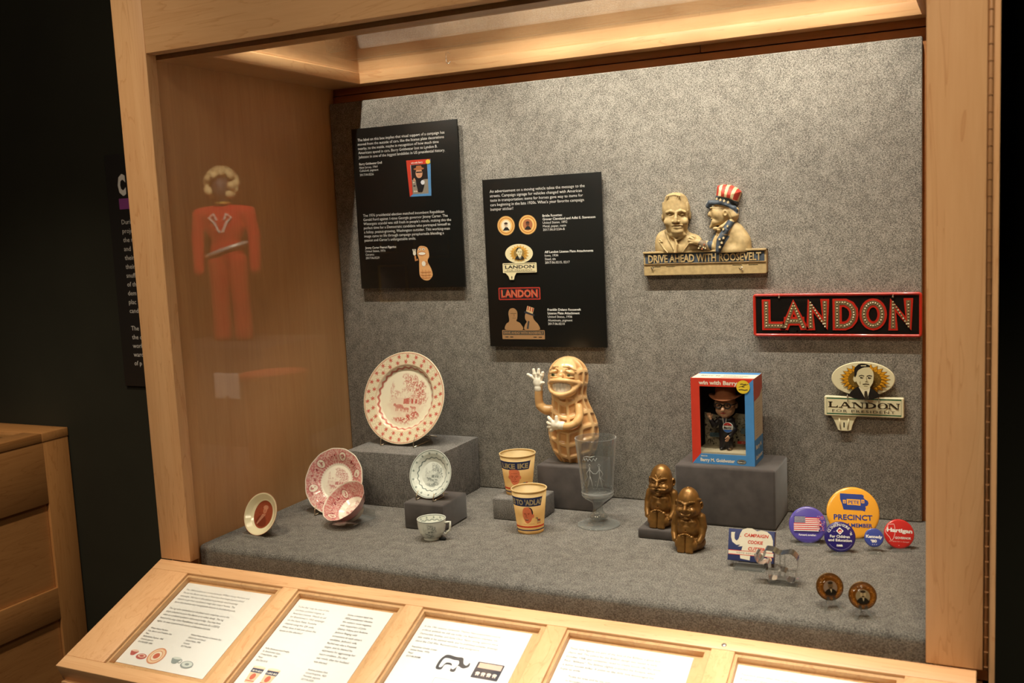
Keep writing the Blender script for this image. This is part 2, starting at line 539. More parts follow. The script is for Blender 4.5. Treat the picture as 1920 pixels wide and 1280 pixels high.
MAPLE0, MAPLE1 = S(224, 180, 130), S(198, 144, 94)
W_X = wood('maple_along_x', MAPLE0, MAPLE1, 'X')
W_Y = wood('maple_along_y', MAPLE0, MAPLE1, 'Y')
W_Z = wood('maple_along_z', MAPLE0, MAPLE1, 'Z')
W_SIDE = wood('maple_veneer', S(205, 158, 108), S(178, 126, 78), 'Z', 0.4, 0.2)
W_BACK = wood('maple_veneer_deep', S(190, 125, 72), S(150, 90, 46), 'X', 0.4, 0.2)
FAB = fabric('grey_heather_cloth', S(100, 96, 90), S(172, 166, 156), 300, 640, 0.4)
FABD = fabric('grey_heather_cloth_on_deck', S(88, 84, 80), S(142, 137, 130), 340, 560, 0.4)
FABR = fabric('grey_plain_cloth', S(98, 95, 92), S(142, 138, 134), 420, 420, 0.3)
VELV = plain('charcoal_suede', S(78, 72, 70), 0.95, noise=0.22, nscale=28, sheen=0.35, spec=0.1, bump=0.1)
GLASS = sheet_glass('case_glass', (0.97, 0.985, 0.975))
PLEXI = sheet_glass('clear_lid', (0.97, 0.97, 0.97))
ACRYL = sheet_glass('clear_acrylic', (0.90, 0.91, 0.90), 1.55, haze=0.05, edge=0.35)
GOBL = sheet_glass('goblet_glass', (0.85, 0.86, 0.85), 1.6, haze=0.045, edge=0.9)
GOBD = sheet_glass('goblet_relief', (0.92, 0.93, 0.92), 1.8, haze=0.30, edge=0.5)  # whitish haze mixed in to stand for glints on the relief
GOBS = sheet_glass('goblet_thick_glass', (0.86, 0.88, 0.87), 1.8, haze=0.06, edge=0.6)
INK = inked('printed_matte', 0.6)
INKG = inked('printed_gloss', 0.25, coat=0.6)
GLAZE = inked('glazed_ceramic', 0.22, coat=0.7)
PCUP = inked('waxed_cup_paper', 0.5, noise=0.05, nscale=60, glow=0.45)
CARD = inked('printed_card', 0.55, noise=0.06, nscale=60)
PAINT = inked('worn_paint', 0.6, noise=0.22, nscale=110)
BLACKW = plain('black_wall_paint', S(42, 43, 34), 0.75, noise=0.15, nscale=3, spec=0.3)
BLACKB = plain('black_board', S(22, 22, 20), 0.35, spec=0.5)
WHITEL = plain('white_lettering', S(235, 233, 226), 0.6)
STEEL = plain('steel_wire', (0.62, 0.6, 0.55), 0.25, 1.0)
ALU = plain('bright_aluminium', (0.75, 0.74, 0.72), 0.22, 1.0, noise=0.12, nscale=40)
BRONZE = plain('old_gold_paint', S(150, 108, 52), 0.33, 0.75, noise=0.3, nscale=70)
DARK = plain('dark_void', S(14, 13, 11), 0.8)

# ------------------------------------------------------------------ value noise on arrays
def vnoise(u, v, sc, seed=0, octaves=1):
    u = np.asarray(u, float); v = np.asarray(v, float)
    out = np.zeros_like(u); amp = 1.0; tot = 0
    for o in range(octaves):
        rs = np.random.RandomState(seed + 17 * o); T = rs.rand(64, 64)
        x = u * sc * 2 ** o; y = v * sc * 2 ** o
        xi = np.floor(x).astype(int); yi = np.floor(y).astype(int)
        fx = x - xi; fy = y - yi
        fx = fx * fx * (3 - 2 * fx); fy = fy * fy * (3 - 2 * fy)
        g = lambda a, b: T[a % 64, b % 64]
        out += amp * ((g(xi, yi) * (1 - fx) + g(xi + 1, yi) * fx) * (1 - fy) + (g(xi, yi + 1) * (1 - fx) + g(xi + 1, yi + 1) * fx) * fy)
        tot += amp; amp *= 0.55
    return out / tot
def sstep(a, b, x):
    t = np.clip((x - a) / (b - a), 0, 1)
    return t * t * (3 - 2 * t)
def in_poly(x, y, poly):
    r = np.zeros(np.shape(x), bool); n = len(poly)
    for i in range(n):
        x0, y0 = poly[i]; x1, y1 = poly[i - 1]
        if y0 == y1: continue
        c = ((y0 > y) != (y1 > y)) & (x < (x1 - x0) * (y - y0) / (y1 - y0) + x0)
        r ^= c
    return r

# ------------------------------------------------------------------ sculpting: signed distance field -> one continuous surface
def rotm(rx=0, ry=0, rz=0):
    from mathutils import Euler
    return np.array(Euler((math.radians(rx), math.radians(ry), math.radians(rz))).to_matrix())
class Sdf:
    def __init__(s, lo, hi, vox):
        s.lo = np.array(lo, float); s.vox = vox
        s.n = np.ceil((np.array(hi) - s.lo) / vox).astype(int) + 1
        s.ax = [s.lo[i] + vox * np.arange(s.n[i]) for i in range(3)]
        s.f = np.full(s.n, 1.0, np.float32)
    def _op(s, fn, lo, hi, k, op):
        pad = k * 1.2 + 2.5 * s.vox
        a = np.clip(np.floor((np.array(lo) - pad - s.lo) / s.vox).astype(int), 0, s.n - 1)
        b = np.clip(np.ceil((np.array(hi) + pad - s.lo) / s.vox).astype(int) + 1, 1, s.n)
        if np.any(b <= a): return s
        sl = tuple(slice(a[i], b[i]) for i in range(3))
        X = s.ax[0][sl[0]][:, None, None]; Y = s.ax[1][sl[1]][None, :, None]; Z = s.ax[2][sl[2]][None, None, :]
        d = fn(X, Y, Z).astype(np.float32); c = s.f[sl]
        if op == 'u':
            if k > 0:
                h = np.clip(0.5 + 0.5 * (c - d) / k, 0, 1); r = c * (1 - h) + d * h - k * h * (1 - h)
            else: r = np.minimum(c, d)
        elif op == 's':
            d = -d
            if k > 0:
                h = np.clip(0.5 - 0.5 * (c - d) / k, 0, 1); r = c * (1 - h) + d * h + k * h * (1 - h)
            else: r = np.maximum(c, d)
        s.f[sl] = r
        return s
    def ell(s, c, r, k=0.0, op='u', rot=None):
        c = np.array(c, float); r = np.array(r, float)
        M = rotm(*rot) if rot else None
        def fn(X, Y, Z):
            x, y, z = X - c[0], Y - c[1], Z - c[2]
            if M is not None:
                x, y, z = (M[0, 0] * x + M[1, 0] * y + M[2, 0] * z, M[0, 1] * x + M[1, 1] * y + M[2, 1] * z, M[0, 2] * x + M[1, 2] * y + M[2, 2] * z)
            k0 = np.sqrt((x / r[0]) ** 2 + (y / r[1]) ** 2 + (z / r[2]) ** 2)
            k1 = np.sqrt((x / r[0] ** 2) ** 2 + (y / r[1] ** 2) ** 2 + (z / r[2] ** 2) ** 2)
            return k0 * (k0 - 1) / np.maximum(k1, 1e-9)
        m = r if M is None else np.full(3, r.max())
        return s._op(fn, c - m, c + m, k, op)
    def cap(s, a, b, r1, r2=None, k=0.0, op='u'):
        r2 = r1 if r2 is None else r2
        a = np.array(a, float); b = np.array(b, float); ba = b - a; bb = max(1e-12, ba @ ba)
        def fn(X, Y, Z):
            x, y, z = X - a[0], Y - a[1], Z - a[2]
            t = np.clip((x * ba[0] + y * ba[1] + z * ba[2]) / bb, 0, 1)
            return np.sqrt((x - ba[0] * t) ** 2 + (y - ba[1] * t) ** 2 + (z - ba[2] * t) ** 2) - (r1 + (r2 - r1) * t)
        m = max(r1, r2)
        return s._op(fn, np.minimum(a, b) - m, np.maximum(a, b) + m, k, op)
    def chain(s, pts, rs, k=0.0, op='u'):
        if not isinstance(rs, (list, tuple)): rs = [rs] * len(pts)
        for i in range(len(pts) - 1): s.cap(pts[i], pts[i + 1], rs[i], rs[i + 1], k, op)
        return s
    def box(s, c, h, r=0.0, k=0.0, op='u', rot=None):
        c = np.array(c, float); h = np.array(h, float); M = rotm(*rot) if rot else None
        def fn(X, Y, Z):
            x, y, z = X - c[0] + 0 * Y + 0 * Z, Y - c[1] + 0 * X + 0 * Z, Z - c[2] + 0 * X + 0 * Y
            if M is not None:
                x, y, z = (M[0, 0] * x + M[1, 0] * y + M[2, 0] * z, M[0, 1] * x + M[1, 1] * y + M[2, 1] * z, M[0, 2] * x + M[1, 2] * y + M[2, 2] * z)
            qx, qy, qz = np.abs(x) - h[0] + r, np.abs(y) - h[1] + r, np.abs(z) - h[2] + r
            o = np.sqrt(np.maximum(qx, 0) ** 2 + np.maximum(qy, 0) ** 2 + np.maximum(qz, 0) ** 2)
            return o + np.minimum(np.maximum(qx, np.maximum(qy, qz)), 0) - r
        m = h if M is None else np.full(3, np.linalg.norm(h))
        return s._op(fn, c - m, c + m, k, op)
    def cut(s, axis, v, keep_above=True):
        g = [None, None, None]; sh = [1, 1, 1]; sh[axis] = -1
        d = (s.ax[axis] - v).reshape(sh).astype(np.float32)
        s.f = np.maximum(s.f, -d if keep_above else d)
        return s
    def arrays(s):
        f = s.f.copy()
        for a in range(3):   # close at the border of the grid
            ix = [slice(None)] * 3; ix[a] = 0; f[tuple(ix)] = np.maximum(f[tuple(ix)], 1e-4); ix[a] = -1; f[tuple(ix)] = np.maximum(f[tuple(ix)], 1e-4)
        ins = f < 0
        cnt = np.zeros(np.array(f.shape) - 1, np.int8)
        C = [(i, j, k) for i in (0, 1) for j in (0, 1) for k in (0, 1)]
        for (i, j, k) in C:
            cnt += ins[i:f.shape[0] - 1 + i, j:f.shape[1] - 1 + j, k:f.shape[2] - 1 + k]
        act = (cnt > 0) & (cnt < 8)
        ID = np.argwhere(act)
        idx = np.full(act.shape, -1, np.int64); idx[act] = np.arange(len(ID))
        P = np.zeros((len(ID), 3)); W = np.zeros(len(ID))
        for ax in range(3):
            for c in C:
                if c[ax]: continue
                e = list(c); e[ax] = 1
                f0 = f[ID[:, 0] + c[0], ID[:, 1] + c[1], ID[:, 2] + c[2]]; f1 = f[ID[:, 0] + e[0], ID[:, 1] + e[1], ID[:, 2] + e[2]]
                x = (f0 < 0) != (f1 < 0)
                t = np.where(x, f0 / np.where(x, f0 - f1, 1), 0)
                p = np.tile(np.array(c, float), (len(ID), 1)); p[:, ax] += t
                P[x] += p[x]; W[x] += 1
        V = s.lo + (ID + P / W[:, None]) * s.vox
        Q = []
        for ax in range(3):
            u, v = [a for a in range(3) if a != ax]
            sh = list(f.shape)
            a0 = [slice(None)] * 3; a1 = [slice(None)] * 3
            a0[ax] = slice(0, sh[ax] - 1); a1[ax] = slice(1, sh[ax])
            x = ins[tuple(a0)] != ins[tuple(a1)]
            E = np.argwhere(x)
            ok = (E[:, u] > 0) & (E[:, v] > 0) & (E[:, u] < sh[u] - 1) & (E[:, v] < sh[v] - 1)
            E = E[ok]
            def g(du, dv):
                q = E.copy(); q[:, u] -= du; q[:, v] -= dv
                return idx[q[:, 0], q[:, 1], q[:, 2]]
            quad = np.stack([g(1, 1), g(0, 1), g(0, 0), g(1, 0)], 1)
            inside0 = ins[E[:, 0], E[:, 1], E[:, 2]]
            flip = inside0 if ax != 1 else ~inside0
            quad[~flip] = quad[~flip][:, ::-1]
            Q.append(quad)
        return V, np.concatenate(Q)
    def build(s, name, mat, parent=None, colfn=None, post=None):
        V, Q = s.arrays()
        if post is not None: V = post(V)
        me = mesh_np(name, V, Q, colfn(V) if colfn else None)
        return link(name, me, parent, mat)
def flat_col(c):
    return lambda V: np.tile(np.array(c), (len(V), 1))

# maps for flat prints
def on_xz(y, s=1.0):            # upright, facing -y, in the parent's own coordinates
    return lambda u, v, h: (u, y - h, v)
def disc_frame(c, yaw, tilt):
    """plate leaning back: returns 4x4 whose local axes are right, up, outward"""
    yaw = math.radians(yaw); tilt = math.radians(tilt)
    n = Vector((math.sin(yaw) * math.cos(tilt), -math.cos(yaw) * math.cos(tilt), math.sin(tilt)))
    r = Vector((math.cos(yaw), math.sin(yaw), 0)); u = n.cross(r)
    return Matrix(((r.x, u.x, n.x, c[0]), (r.y, u.y, n.y, c[1]), (r.z, u.z, n.z, c[2]), (0, 0, 0, 1)))
def place(o, M):
    o.matrix_world = M
# ================================================================== THE ROOM
def struct(name, mb, mat): return tag(mb.build(name, mat), kind='structure')
FLZ = -0.90
struct('floor', MB().box(-6, 5.5, -7, 0.95, FLZ - 0.05, FLZ), plain('dark_carpet', S(40, 37, 34), 0.95, noise=0.3, nscale=150))
struct('ceiling', MB().box(-6, 5.5, -7, 0.95, 2.75, 2.8), plain('black_ceiling', S(18, 17, 15), 0.9))
struct('wall_back', MB().box(-6, 5.5, 0.75, 0.95, FLZ, 2.75), BLACKW)
struct('wall_left', MB().box(-6.1, -6, -7, 0.95, FLZ, 2.75), BLACKW)
struct('wall_right', MB().box(5.5, 5.6, -7, 0.95, FLZ, 2.75), BLACKW)
struct('wall_front', MB().box(-6, 5.5, -7.1, -7, FLZ, 2.75), BLACKW)

# ================================================================== THE DISPLAY CASE
case = thing('display_case', 'large maple display case with glass front and grey cloth lining', 'display case', (0.775, 0.0, FLZ))
CO = Vector((0.775, 0.0, FLZ))
def cpart(name, mb, mat, parent=None, shift=True):
    if shift:
        mb.v = [(x - CO.x, y - CO.y, z - CO.z) for x, y, z in mb.v]
    return mb.build(name, mat, parent or case)
HZ = 1.128                                        # underside of the header
cpart('post', MB().box(-0.089, 0.0, 0.0, 0.030, -0.0005, 1.72, 0.0015), W_Z)
cpart('post', MB().box(1.55, 1.633, 0.0, 0.030, -0.0005, 1.72, 0.0015), W_Z)
cpart('header', MB().box(0.0, 1.55, 0.0005, 0.030, HZ, 1.72, 0.0012), W_X)
cpart('front_glass', MB().box(-0.012, 1.562, 0.0310, 0.0365, -0.02, 1.136), GLASS)
# carcass
cpart('side_wall', MB().box(-0.040, -0.015, 0.040, 0.70, -0.03, 1.12), W_SIDE)
cpart('side_wall', MB().box(1.560, 1.585, 0.040, 0.70, -0.03, 1.12), W_SIDE)
b = MB().box(-0.04, 1.585, 0.700, 0.72, -0.03, 1.10); bb = cpart('back_board', b, W_BACK)
cpart('back_board', MB().box(-0.04, 1.02, 0.706, 0.72, 1.1035, 1.135), W_BACK)
cpart('back_board', MB().box(1.023, 1.585, 0.703, 0.72, 1.1035, 1.135), W_BACK)
# outer skin so that the case is a closed body
cpart('outer_side', MB().box(-0.089, -0.042, 0.032, 0.735, -0.03, 1.699), W_Z)
cpart('outer_side', MB().box(1.588, 1.640, 0.032, 0.735, -0.03, 1.699), W_Z)
cpart('case_top', MB().box(-0.089, 1.640, 0.032, 0.735, 1.70, 1.72), W_X)
# soffit: a wooden frame round the light well
HX0, HX1, HY0, HY1, CZ = 0.105, 1.503, 0.089, 0.655, 1.120
sof = MB()
sof.box(-0.04, 1.585, 0.040, HY0 - 0.012, CZ, CZ + 0.015)
sof.box(-0.04, 1.585, HY1 + 0.012, 0.700, CZ, CZ + 0.015)
sof.box(-0.04, HX0 - 0.012, HY0 - 0.012, HY1 + 0.012, CZ, CZ + 0.015)
sof.box(HX1 + 0.012, 1.585, HY0 - 0.012, HY1 + 0.012, CZ, CZ + 0.015)
cpart('soffit', sof, W_SIDE)
lt = 0.028
cpart('lip_rail', MB().box(HX0 - 0.012, HX1 + 0.012, HY1, HY1 + 0.012, CZ, CZ + lt, 0.0006), W_X)
cpart('lip_rail', MB().box(HX0 - 0.012, HX1 + 0.012, HY0 - 0.012, HY0, CZ, CZ + lt, 0.0006), W_X)
cpart('lip_rail', MB().box(HX0 - 0.012, HX0, HY0, HY1, CZ, CZ + lt, 0.0006), W_Y)
cpart('lip_rail', MB().box(HX1, HX1 + 0.012, HY0, HY1, CZ, CZ + lt, 0.0006), W_Y)
wx0, wx1, wy0, wy1, wz = HX0 - 0.010, HX1 + 0.010, HY0 - 0.010, HY1 + 0.010, CZ + lt
cpart('well_board', MB().box(wx0, wx1, wy1, wy1 + 0.012, wz, 1.69), W_X)
cpart('well_board', MB().box(wx0, wx1, wy0 - 0.012, wy0, wz, 1.69), W_X)
cpart('well_board', MB().box(wx0 - 0.012, wx0, wy0 - 0.012, wy1 + 0.012, wz, 1.69), W_Y)
cpart('well_board', MB().box(wx1, wx1 + 0.012, wy0 - 0.012, wy1 + 0.012, wz, 1.69), W_Y)
cpart('well_lid', MB().box(wx0, wx1, wy0, wy1, 1.675, 1.69), plain('well_black', S(60, 56, 50), 0.8))
tag(cpart('lid_pane', MB().box(HX0 - 0.009, HX1 + 0.009, HY0 - 0.009, HY1 + 0.009, CZ + lt + 0.0003, CZ + lt + 0.0033), PLEXI), 'clear pane lying over the light well')
hk = MB(); hk.tube([(0.40, HY1 - 0.05, CZ + lt), (0.40, HY1 - 0.05, CZ + lt - 0.010), (0.406, HY1 - 0.05, CZ + lt - 0.014), (0.412, HY1 - 0.05, CZ + lt - 0.009)], 0.0012, 6)
cpart('pane_hook', hk, STEEL)
# cloth covered back panel and deck
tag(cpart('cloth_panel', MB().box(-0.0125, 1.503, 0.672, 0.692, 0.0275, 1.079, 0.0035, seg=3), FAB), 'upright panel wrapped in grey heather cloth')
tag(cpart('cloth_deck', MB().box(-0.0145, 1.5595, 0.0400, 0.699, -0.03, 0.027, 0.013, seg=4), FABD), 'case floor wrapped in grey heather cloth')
# piano hinge down the right edge
h = MB()
h.tube([(1.6372, 0.0045, -0.0005), (1.6372, 0.0045, 1.52)], 0.0038, 10)
for i in range(62):
    z = 0.005 + i * 0.0244
    h.box(1.6345, 1.6400, 0.0002, 0.0042, z, z + 0.0012)
cpart('piano_hinge', h, plain('painted_hinge', S(168, 124, 80), 0.5, 0.1))
cpart('hinge_backing', MB().box(1.6332, 1.6410, 0.0125, 0.0315, -0.0005, 1.52), W_Z)
cpart('hinge_jamb', MB().box(1.6412, 1.6500, 0.006, 0.735, -0.60, 1.52, 0.001), W_Z)
# body under the deck (mostly under the frame)
def yz_prism(poly, x0, x1):
    return MB().prism(poly, lambda u, v, h_: (h_, u, v), x0, x1)
cpart('base_cabinet', yz_prism([(0.735, -0.035), (0.735, FLZ + 0.08), (-0.285, FLZ + 0.08), (-0.285, -0.185), (0.022, -0.068), (0.022, -0.035)], -0.080, 1.632), W_X)
cpart('plinth', MB().box(-0.05, 1.60, -0.24, 0.735, FLZ, FLZ + 0.08), DARK)

# ------------------------------------------------------------------ sloping label rail in front of the glass
AL = math.radians(22.3)
RX0, RX1, RL = -0.0885, 1.6240, 0.331
rail = thing('label_rail', 'sloping maple rail with five glazed label recesses in front of the case', 'label rail', (RX0, 0.0, -0.001))
def rl(x, s_, n):       # rail coordinates: along, down the slope, out of the slope
    return (x - RX0, -s_ * math.cos(AL) - n * math.sin(AL) - 0.0012, -s_ * math.sin(AL) + n * math.cos(AL))
def slab(x0, x1, s0, s1, n0, n1, bev=0.0008):
    m = MB().box(x0, x1, s0, s1, n0, n1, bev)
    m.v = [rl(*p) for p in m.v]; return m
OP = [(0.019, 0.287), (0.326, 0.592), (0.632, 0.900), (0.940, 1.210), (1.250, 1.521)]
S0, S1, TH = 0.0315, 0.3015, 0.040
slab(RX0, RX1, 0.0, S0, -TH, 0, 0.0012).build('top_board', W_X, rail)
slab(RX0, RX1, S1, RL, -TH, 0, 0.0012).build('bottom_board', W_X, rail)
edges = [RX0] + [e for o in OP for e in o] + [RX1]
W_RY = wood('maple_on_slope', MAPLE0, MAPLE1, 'Y')
for i in range(0, len(edges), 2):
    slab(edges[i], edges[i + 1], S0 + 0.0003, S1 - 0.0003, -TH, -0.0002, 0.0008).build('stile_board', W_RY, rail)
RD = -0.0175
for (a, c) in OP:
    lin = MB()
    for (x0, x1, s0, s1) in ((a, c, S0 + 0.001, S0 + 0.007), (a, c, S1 - 0.007, S1 - 0.001), (a, a + 0.006, S0 + 0.007, S1 - 0.007), (c - 0.012, c, S0 + 0.007, S1 - 0.007)):
        lin.box(x0 + 0.0005, x1 - 0.0005, s0, s1, RD, -0.0055)
    lin.box(a + 0.0005, c - 0.0005, S0 + 0.001, S1 - 0.001, RD - 0.004, RD)
    lin.v = [rl(*p) for p in lin.v]
    lin.build('recess_lining', W_RY, rail)
    slab(a + 0.0015, c - 0.0015, S0 + 0.002, S1 - 0.0015, -0.0050, -0.0012, 0).build('cover_glass', GLASS, rail)
sc_ = MB().lathe([(0.0, 0.0), (0.0042, 0.0), (0.0042, 0.0006), (0.0030, 0.0012), (0.0, 0.0012)], 16, cap=False)
sc_.box(-0.0030, 0.0030, -0.0005, 0.0005, 0.0008, 0.0014)
sc_.v = [rl(1.229 + x, 0.021 + y, z) for x, y, z in sc_.v]
sc_.build('rail_lock', plain('lock_steel', (0.4, 0.39, 0.37), 0.35, 1.0), rail)
yz = MB().prism([(-RL * math.cos(AL) + 0.004, -RL * math.sin(AL) - TH * 0.9), (-RL * math.cos(AL) + 0.004, -RL * math.sin(AL) - 0.20), (-RL * math.cos(AL) + 0.020, -RL * math.sin(AL) - 0.20), (-RL * math.cos(AL) + 0.020, -RL * math.sin(AL) - TH * 0.9)], lambda u, v, h_: (h_, u, v), 0.006, RX1 - RX0 - 0.006)
yz.build('apron', W_X, rail)

# ------------------------------------------------------------------ neighbouring cabinet at the left
NX, NT = -1.258, 0.100
nb = thing('wooden_cabinet', 'lower maple cabinet with recessed side panels beside the black wall', 'cabinet', (-2.0, 0.2, FLZ))
def npart(name, mb, mat):
    mb.v = [(x + 2.0, y - 0.2, z - FLZ) for x, y, z in mb.v]
    return mb.build(name, mat, nb)
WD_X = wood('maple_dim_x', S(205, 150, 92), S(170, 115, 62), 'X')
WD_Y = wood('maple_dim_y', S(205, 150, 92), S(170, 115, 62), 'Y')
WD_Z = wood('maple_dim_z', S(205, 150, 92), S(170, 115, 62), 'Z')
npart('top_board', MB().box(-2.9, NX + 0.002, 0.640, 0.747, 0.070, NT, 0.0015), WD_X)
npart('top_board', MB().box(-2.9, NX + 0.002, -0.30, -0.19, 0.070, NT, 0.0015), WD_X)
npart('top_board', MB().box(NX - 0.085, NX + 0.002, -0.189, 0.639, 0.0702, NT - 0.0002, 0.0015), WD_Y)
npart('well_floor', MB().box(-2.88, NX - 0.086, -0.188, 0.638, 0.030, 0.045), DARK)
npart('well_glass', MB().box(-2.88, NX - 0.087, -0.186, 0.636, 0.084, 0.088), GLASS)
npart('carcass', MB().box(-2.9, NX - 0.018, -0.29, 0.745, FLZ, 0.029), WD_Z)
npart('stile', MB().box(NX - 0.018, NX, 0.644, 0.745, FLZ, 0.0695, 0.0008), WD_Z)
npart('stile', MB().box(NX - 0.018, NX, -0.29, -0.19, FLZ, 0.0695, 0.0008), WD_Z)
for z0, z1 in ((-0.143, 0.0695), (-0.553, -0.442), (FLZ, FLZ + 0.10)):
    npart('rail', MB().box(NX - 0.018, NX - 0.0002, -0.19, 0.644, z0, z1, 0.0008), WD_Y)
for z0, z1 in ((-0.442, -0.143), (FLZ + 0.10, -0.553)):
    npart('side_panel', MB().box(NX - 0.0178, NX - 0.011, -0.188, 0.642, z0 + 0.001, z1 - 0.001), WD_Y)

# ------------------------------------------------------------------ text panel on the gallery wall, half hidden by the post
wp = thing('wall_text_panel', 'tall black text panel with purple bar on the wall behind the post', 'sign', (-0.955, 0.748, 0.255))
MB().box(0, 0.72, -0.008, 0, 0, 0.755, 0.001).build('board', plain('panel_black', S(38, 36, 34), 0.55), wp)
A = Art(lambda u, v, h: (u, -0.008 - h, v))
A.text('C', 0.050, 0.627, 0.085, S(245, 245, 240), width=0.034, bold=0.06)
A.build('heading', wp, INK)
A = Art(lambda u, v, h: (u, -0.008 - h, v)); A.rect(0.049, 0.579, 0.30, 0.613, S(150, 75, 150)); A.build('purple_bar', wp, INK)
A = Art(lambda u, v, h: (u, -0.008 - h, v))
frag = ['Durin', 'proje', 'the r', 'and', 'their', 'their', 'snuff', 'of the', 'dem', 'plac', 'cand', '', 'The', 'the c', 'work', 'ward', 'of p']
for i, t in enumerate(frag):
    if t: A.text(t, 0.052, 0.531 - i * 0.0288, 0.0215, S(225, 224, 218))
A.build('lettering', wp, INK)

# ------------------------------------------------------------------ the gallery opposite, seen only mirrored in the case glass
mq = thing('costume_plinth', 'low dark plinth under the red costume across the gallery', 'plinth', (-3.95, -4.62, FLZ))
MB().box(-0.55, 0.60, -0.45, 0.40, 0, 0.78, 0.01).build('body', plain('plinth_grey', S(52, 48, 44), 0.8), mq)
mq2 = thing('costumed_mannequin', 'grey mannequin in a red suit with curly blond wig', 'mannequin', (-3.97, -4.62, FLZ + 0.783), math.radians(158))
sd = Sdf((-0.30, -0.16, 0.0), (0.30, 0.16, 1.40), 0.011)
sd.ell((0, -0.01, 1.235), (0.072, 0.088, 0.105)).cap((0, 0, 1.09), (0, 0, 1.2), 0.045, k=0.02)
sd.build('body', plain('mannequin_grey', S(70, 66, 62), 0.6), mq2)
sd = Sdf((-0.32, -0.18, 0.0), (0.32, 0.18, 1.14), 0.011)
sd.ell((0, 0, 0.93), (0.165, 0.095, 0.16)).ell((0, 0, 0.72), (0.14, 0.09, 0.13), 0.05).cap((-0.15, 0, 1.04), (0.15, 0, 1.04), 0.055, k=0.05)
for sg in (-1, 1):
    sd.chain([(sg * 0.205, 0, 1.03), (sg * 0.235, 0, 0.84), (sg * 0.232, -0.03, 0.58)], [0.055, 0.05, 0.045], 0.02)
sd.build('jacket', plain('red_velvet', S(190, 24, 16), 0.8, noise=0.2, nscale=40), mq2)
sd = Sdf((-0.25, -0.16, -0.03), (0.25, 0.16, 0.72), 0.011)
for sg in (-1, 1):
    sd.chain([(sg * 0.075, 0, 0.64), (sg * 0.085, 0, 0.33), (sg * 0.09, 0, 0.05)], [0.088, 0.070, 0.075], 0.02)
sd.cut(2, 0.004, True)
sd.build('trousers', plain('red_cloth', S(182, 26, 18), 0.85, noise=0.2, nscale=40), mq2)
sd = Sdf((-0.17, -0.17, 1.08), (0.17, 0.17, 1.45), 0.008)
rw = random.Random(3)
for i in range(120):
    a = rw.uniform(0, 2 * PI); e = rw.uniform(-0.75, 1.4)
    if -2.5 < a - 2 * PI < -0.6 and e < 0.55: continue
    sd.ell((0.118 * math.cos(a) * math.cos(e), 0.112 * math.sin(a) * math.cos(e), 1.26 + 0.125 * math.sin(e)), (0.032,) * 3, 0.004)
sd.build('wig', plain('blond_curls', S(212, 186, 130), 0.7, noise=0.3, nscale=60), mq2)
m = MB(); m.tube([(0.06 * math.cos(t), -0.005 + 0.06 * math.sin(t), 1.115) for t in np.linspace(0, 2 * PI, 25)[:-1]], 0.010, 8, closed=True)
m.build('necklace', plain('gold', S(230, 190, 90), 0.3, 0.6), mq2)
m = MB(); m.tube([(0.165 * math.cos(t), 0.105 * math.sin(t), 0.74 - 0.05 * math.cos(t)) for t in np.linspace(0, 2 * PI, 33)[:-1]], 0.017, 8, closed=True)
m.build('belt', plain('silver_braid', S(190, 186, 175), 0.4, 0.3), mq2)
A = Art(lambda u, v, h: (u, -0.098 - h, v), h0=0.004)
for sg in (-1, 1):
    A.line([(sg * 0.01, 0.88), (sg * 0.05, 0.96), (sg * 0.09, 1.00), (sg * 0.05, 1.03), (sg * 0.03, 0.98)], 0.014, S(225, 215, 200))
A.build('braid', mq2, INK)
bn = thing('red_drum', 'orange red drum standing beside the dark plinth', 'drum', (-2.96, -3.86, FLZ))
MB().lathe([(0.0, 0), (0.20, 0), (0.215, 0.03), (0.215, 0.60), (0.24, 0.62), (0.24, 0.66), (0.20, 0.66), (0.0, 0.64)], 28, cap=False).build('drum', plain('orange_red', S(150, 52, 32), 0.7), bn)
for i, (x, y, z, w, h_) in enumerate(((-3.05, -5.6, 0.52, 0.16, 0.22), (-2.62, -5.6, 0.47, 0.34, 0.26), (-3.02, -5.6, 0.10, 0.28, 0.32))):
    f = thing('framed_picture', group='gilt framed pictures on the partition', loc=(x, y, z), rotz=PI, cat='picture', label=['small gilt framed picture on the far wall', 'wide gilt framed picture on the far wall', 'lowest gilt framed picture on the far wall'][i])
    fr = MB()
    fr.box(-w / 2, w / 2, -0.02, 0.01, 0, 0.02); fr.box(-w / 2, w / 2, -0.02, 0.01, h_ - 0.012, h_)
    fr.box(-w / 2, -w / 2 + 0.012, -0.02, 0.01, 0.02, h_ - 0.012); fr.box(w / 2 - 0.012, w / 2, -0.02, 0.01, 0.02, h_ - 0.012)
    fr.build('frame', plain('gilt', S(210, 165, 60), 0.4, 0.4), f)
    MB().box(-w / 2 + 0.012, w / 2 - 0.012, -0.008, 0.008, 0.02, h_ - 0.012).build('picture_sheet', plain('print_grey', S(120, 112, 104), 0.7), f)
dw = MB().box(-3.4, -2.2, -5.68, -5.608, FLZ, 1.2); tag(dw.build('display_partition', BLACKW), 'black partition carrying gilt framed pictures across the gallery', 'partition')
sg_ = thing('label_stand', 'white label card on a thin stand before the drum', 'label stand', (-3.30, -3.75, FLZ))
MB().box(-0.012, 0.012, -0.012, 0.012, 0, 0.50).build('stem', DARK, sg_)
c = MB().box(-0.11, 0.11, -0.005, 0.005, 0.48, 0.66); c.build('card', plain('card_white', S(225, 220, 210), 0.7), sg_)
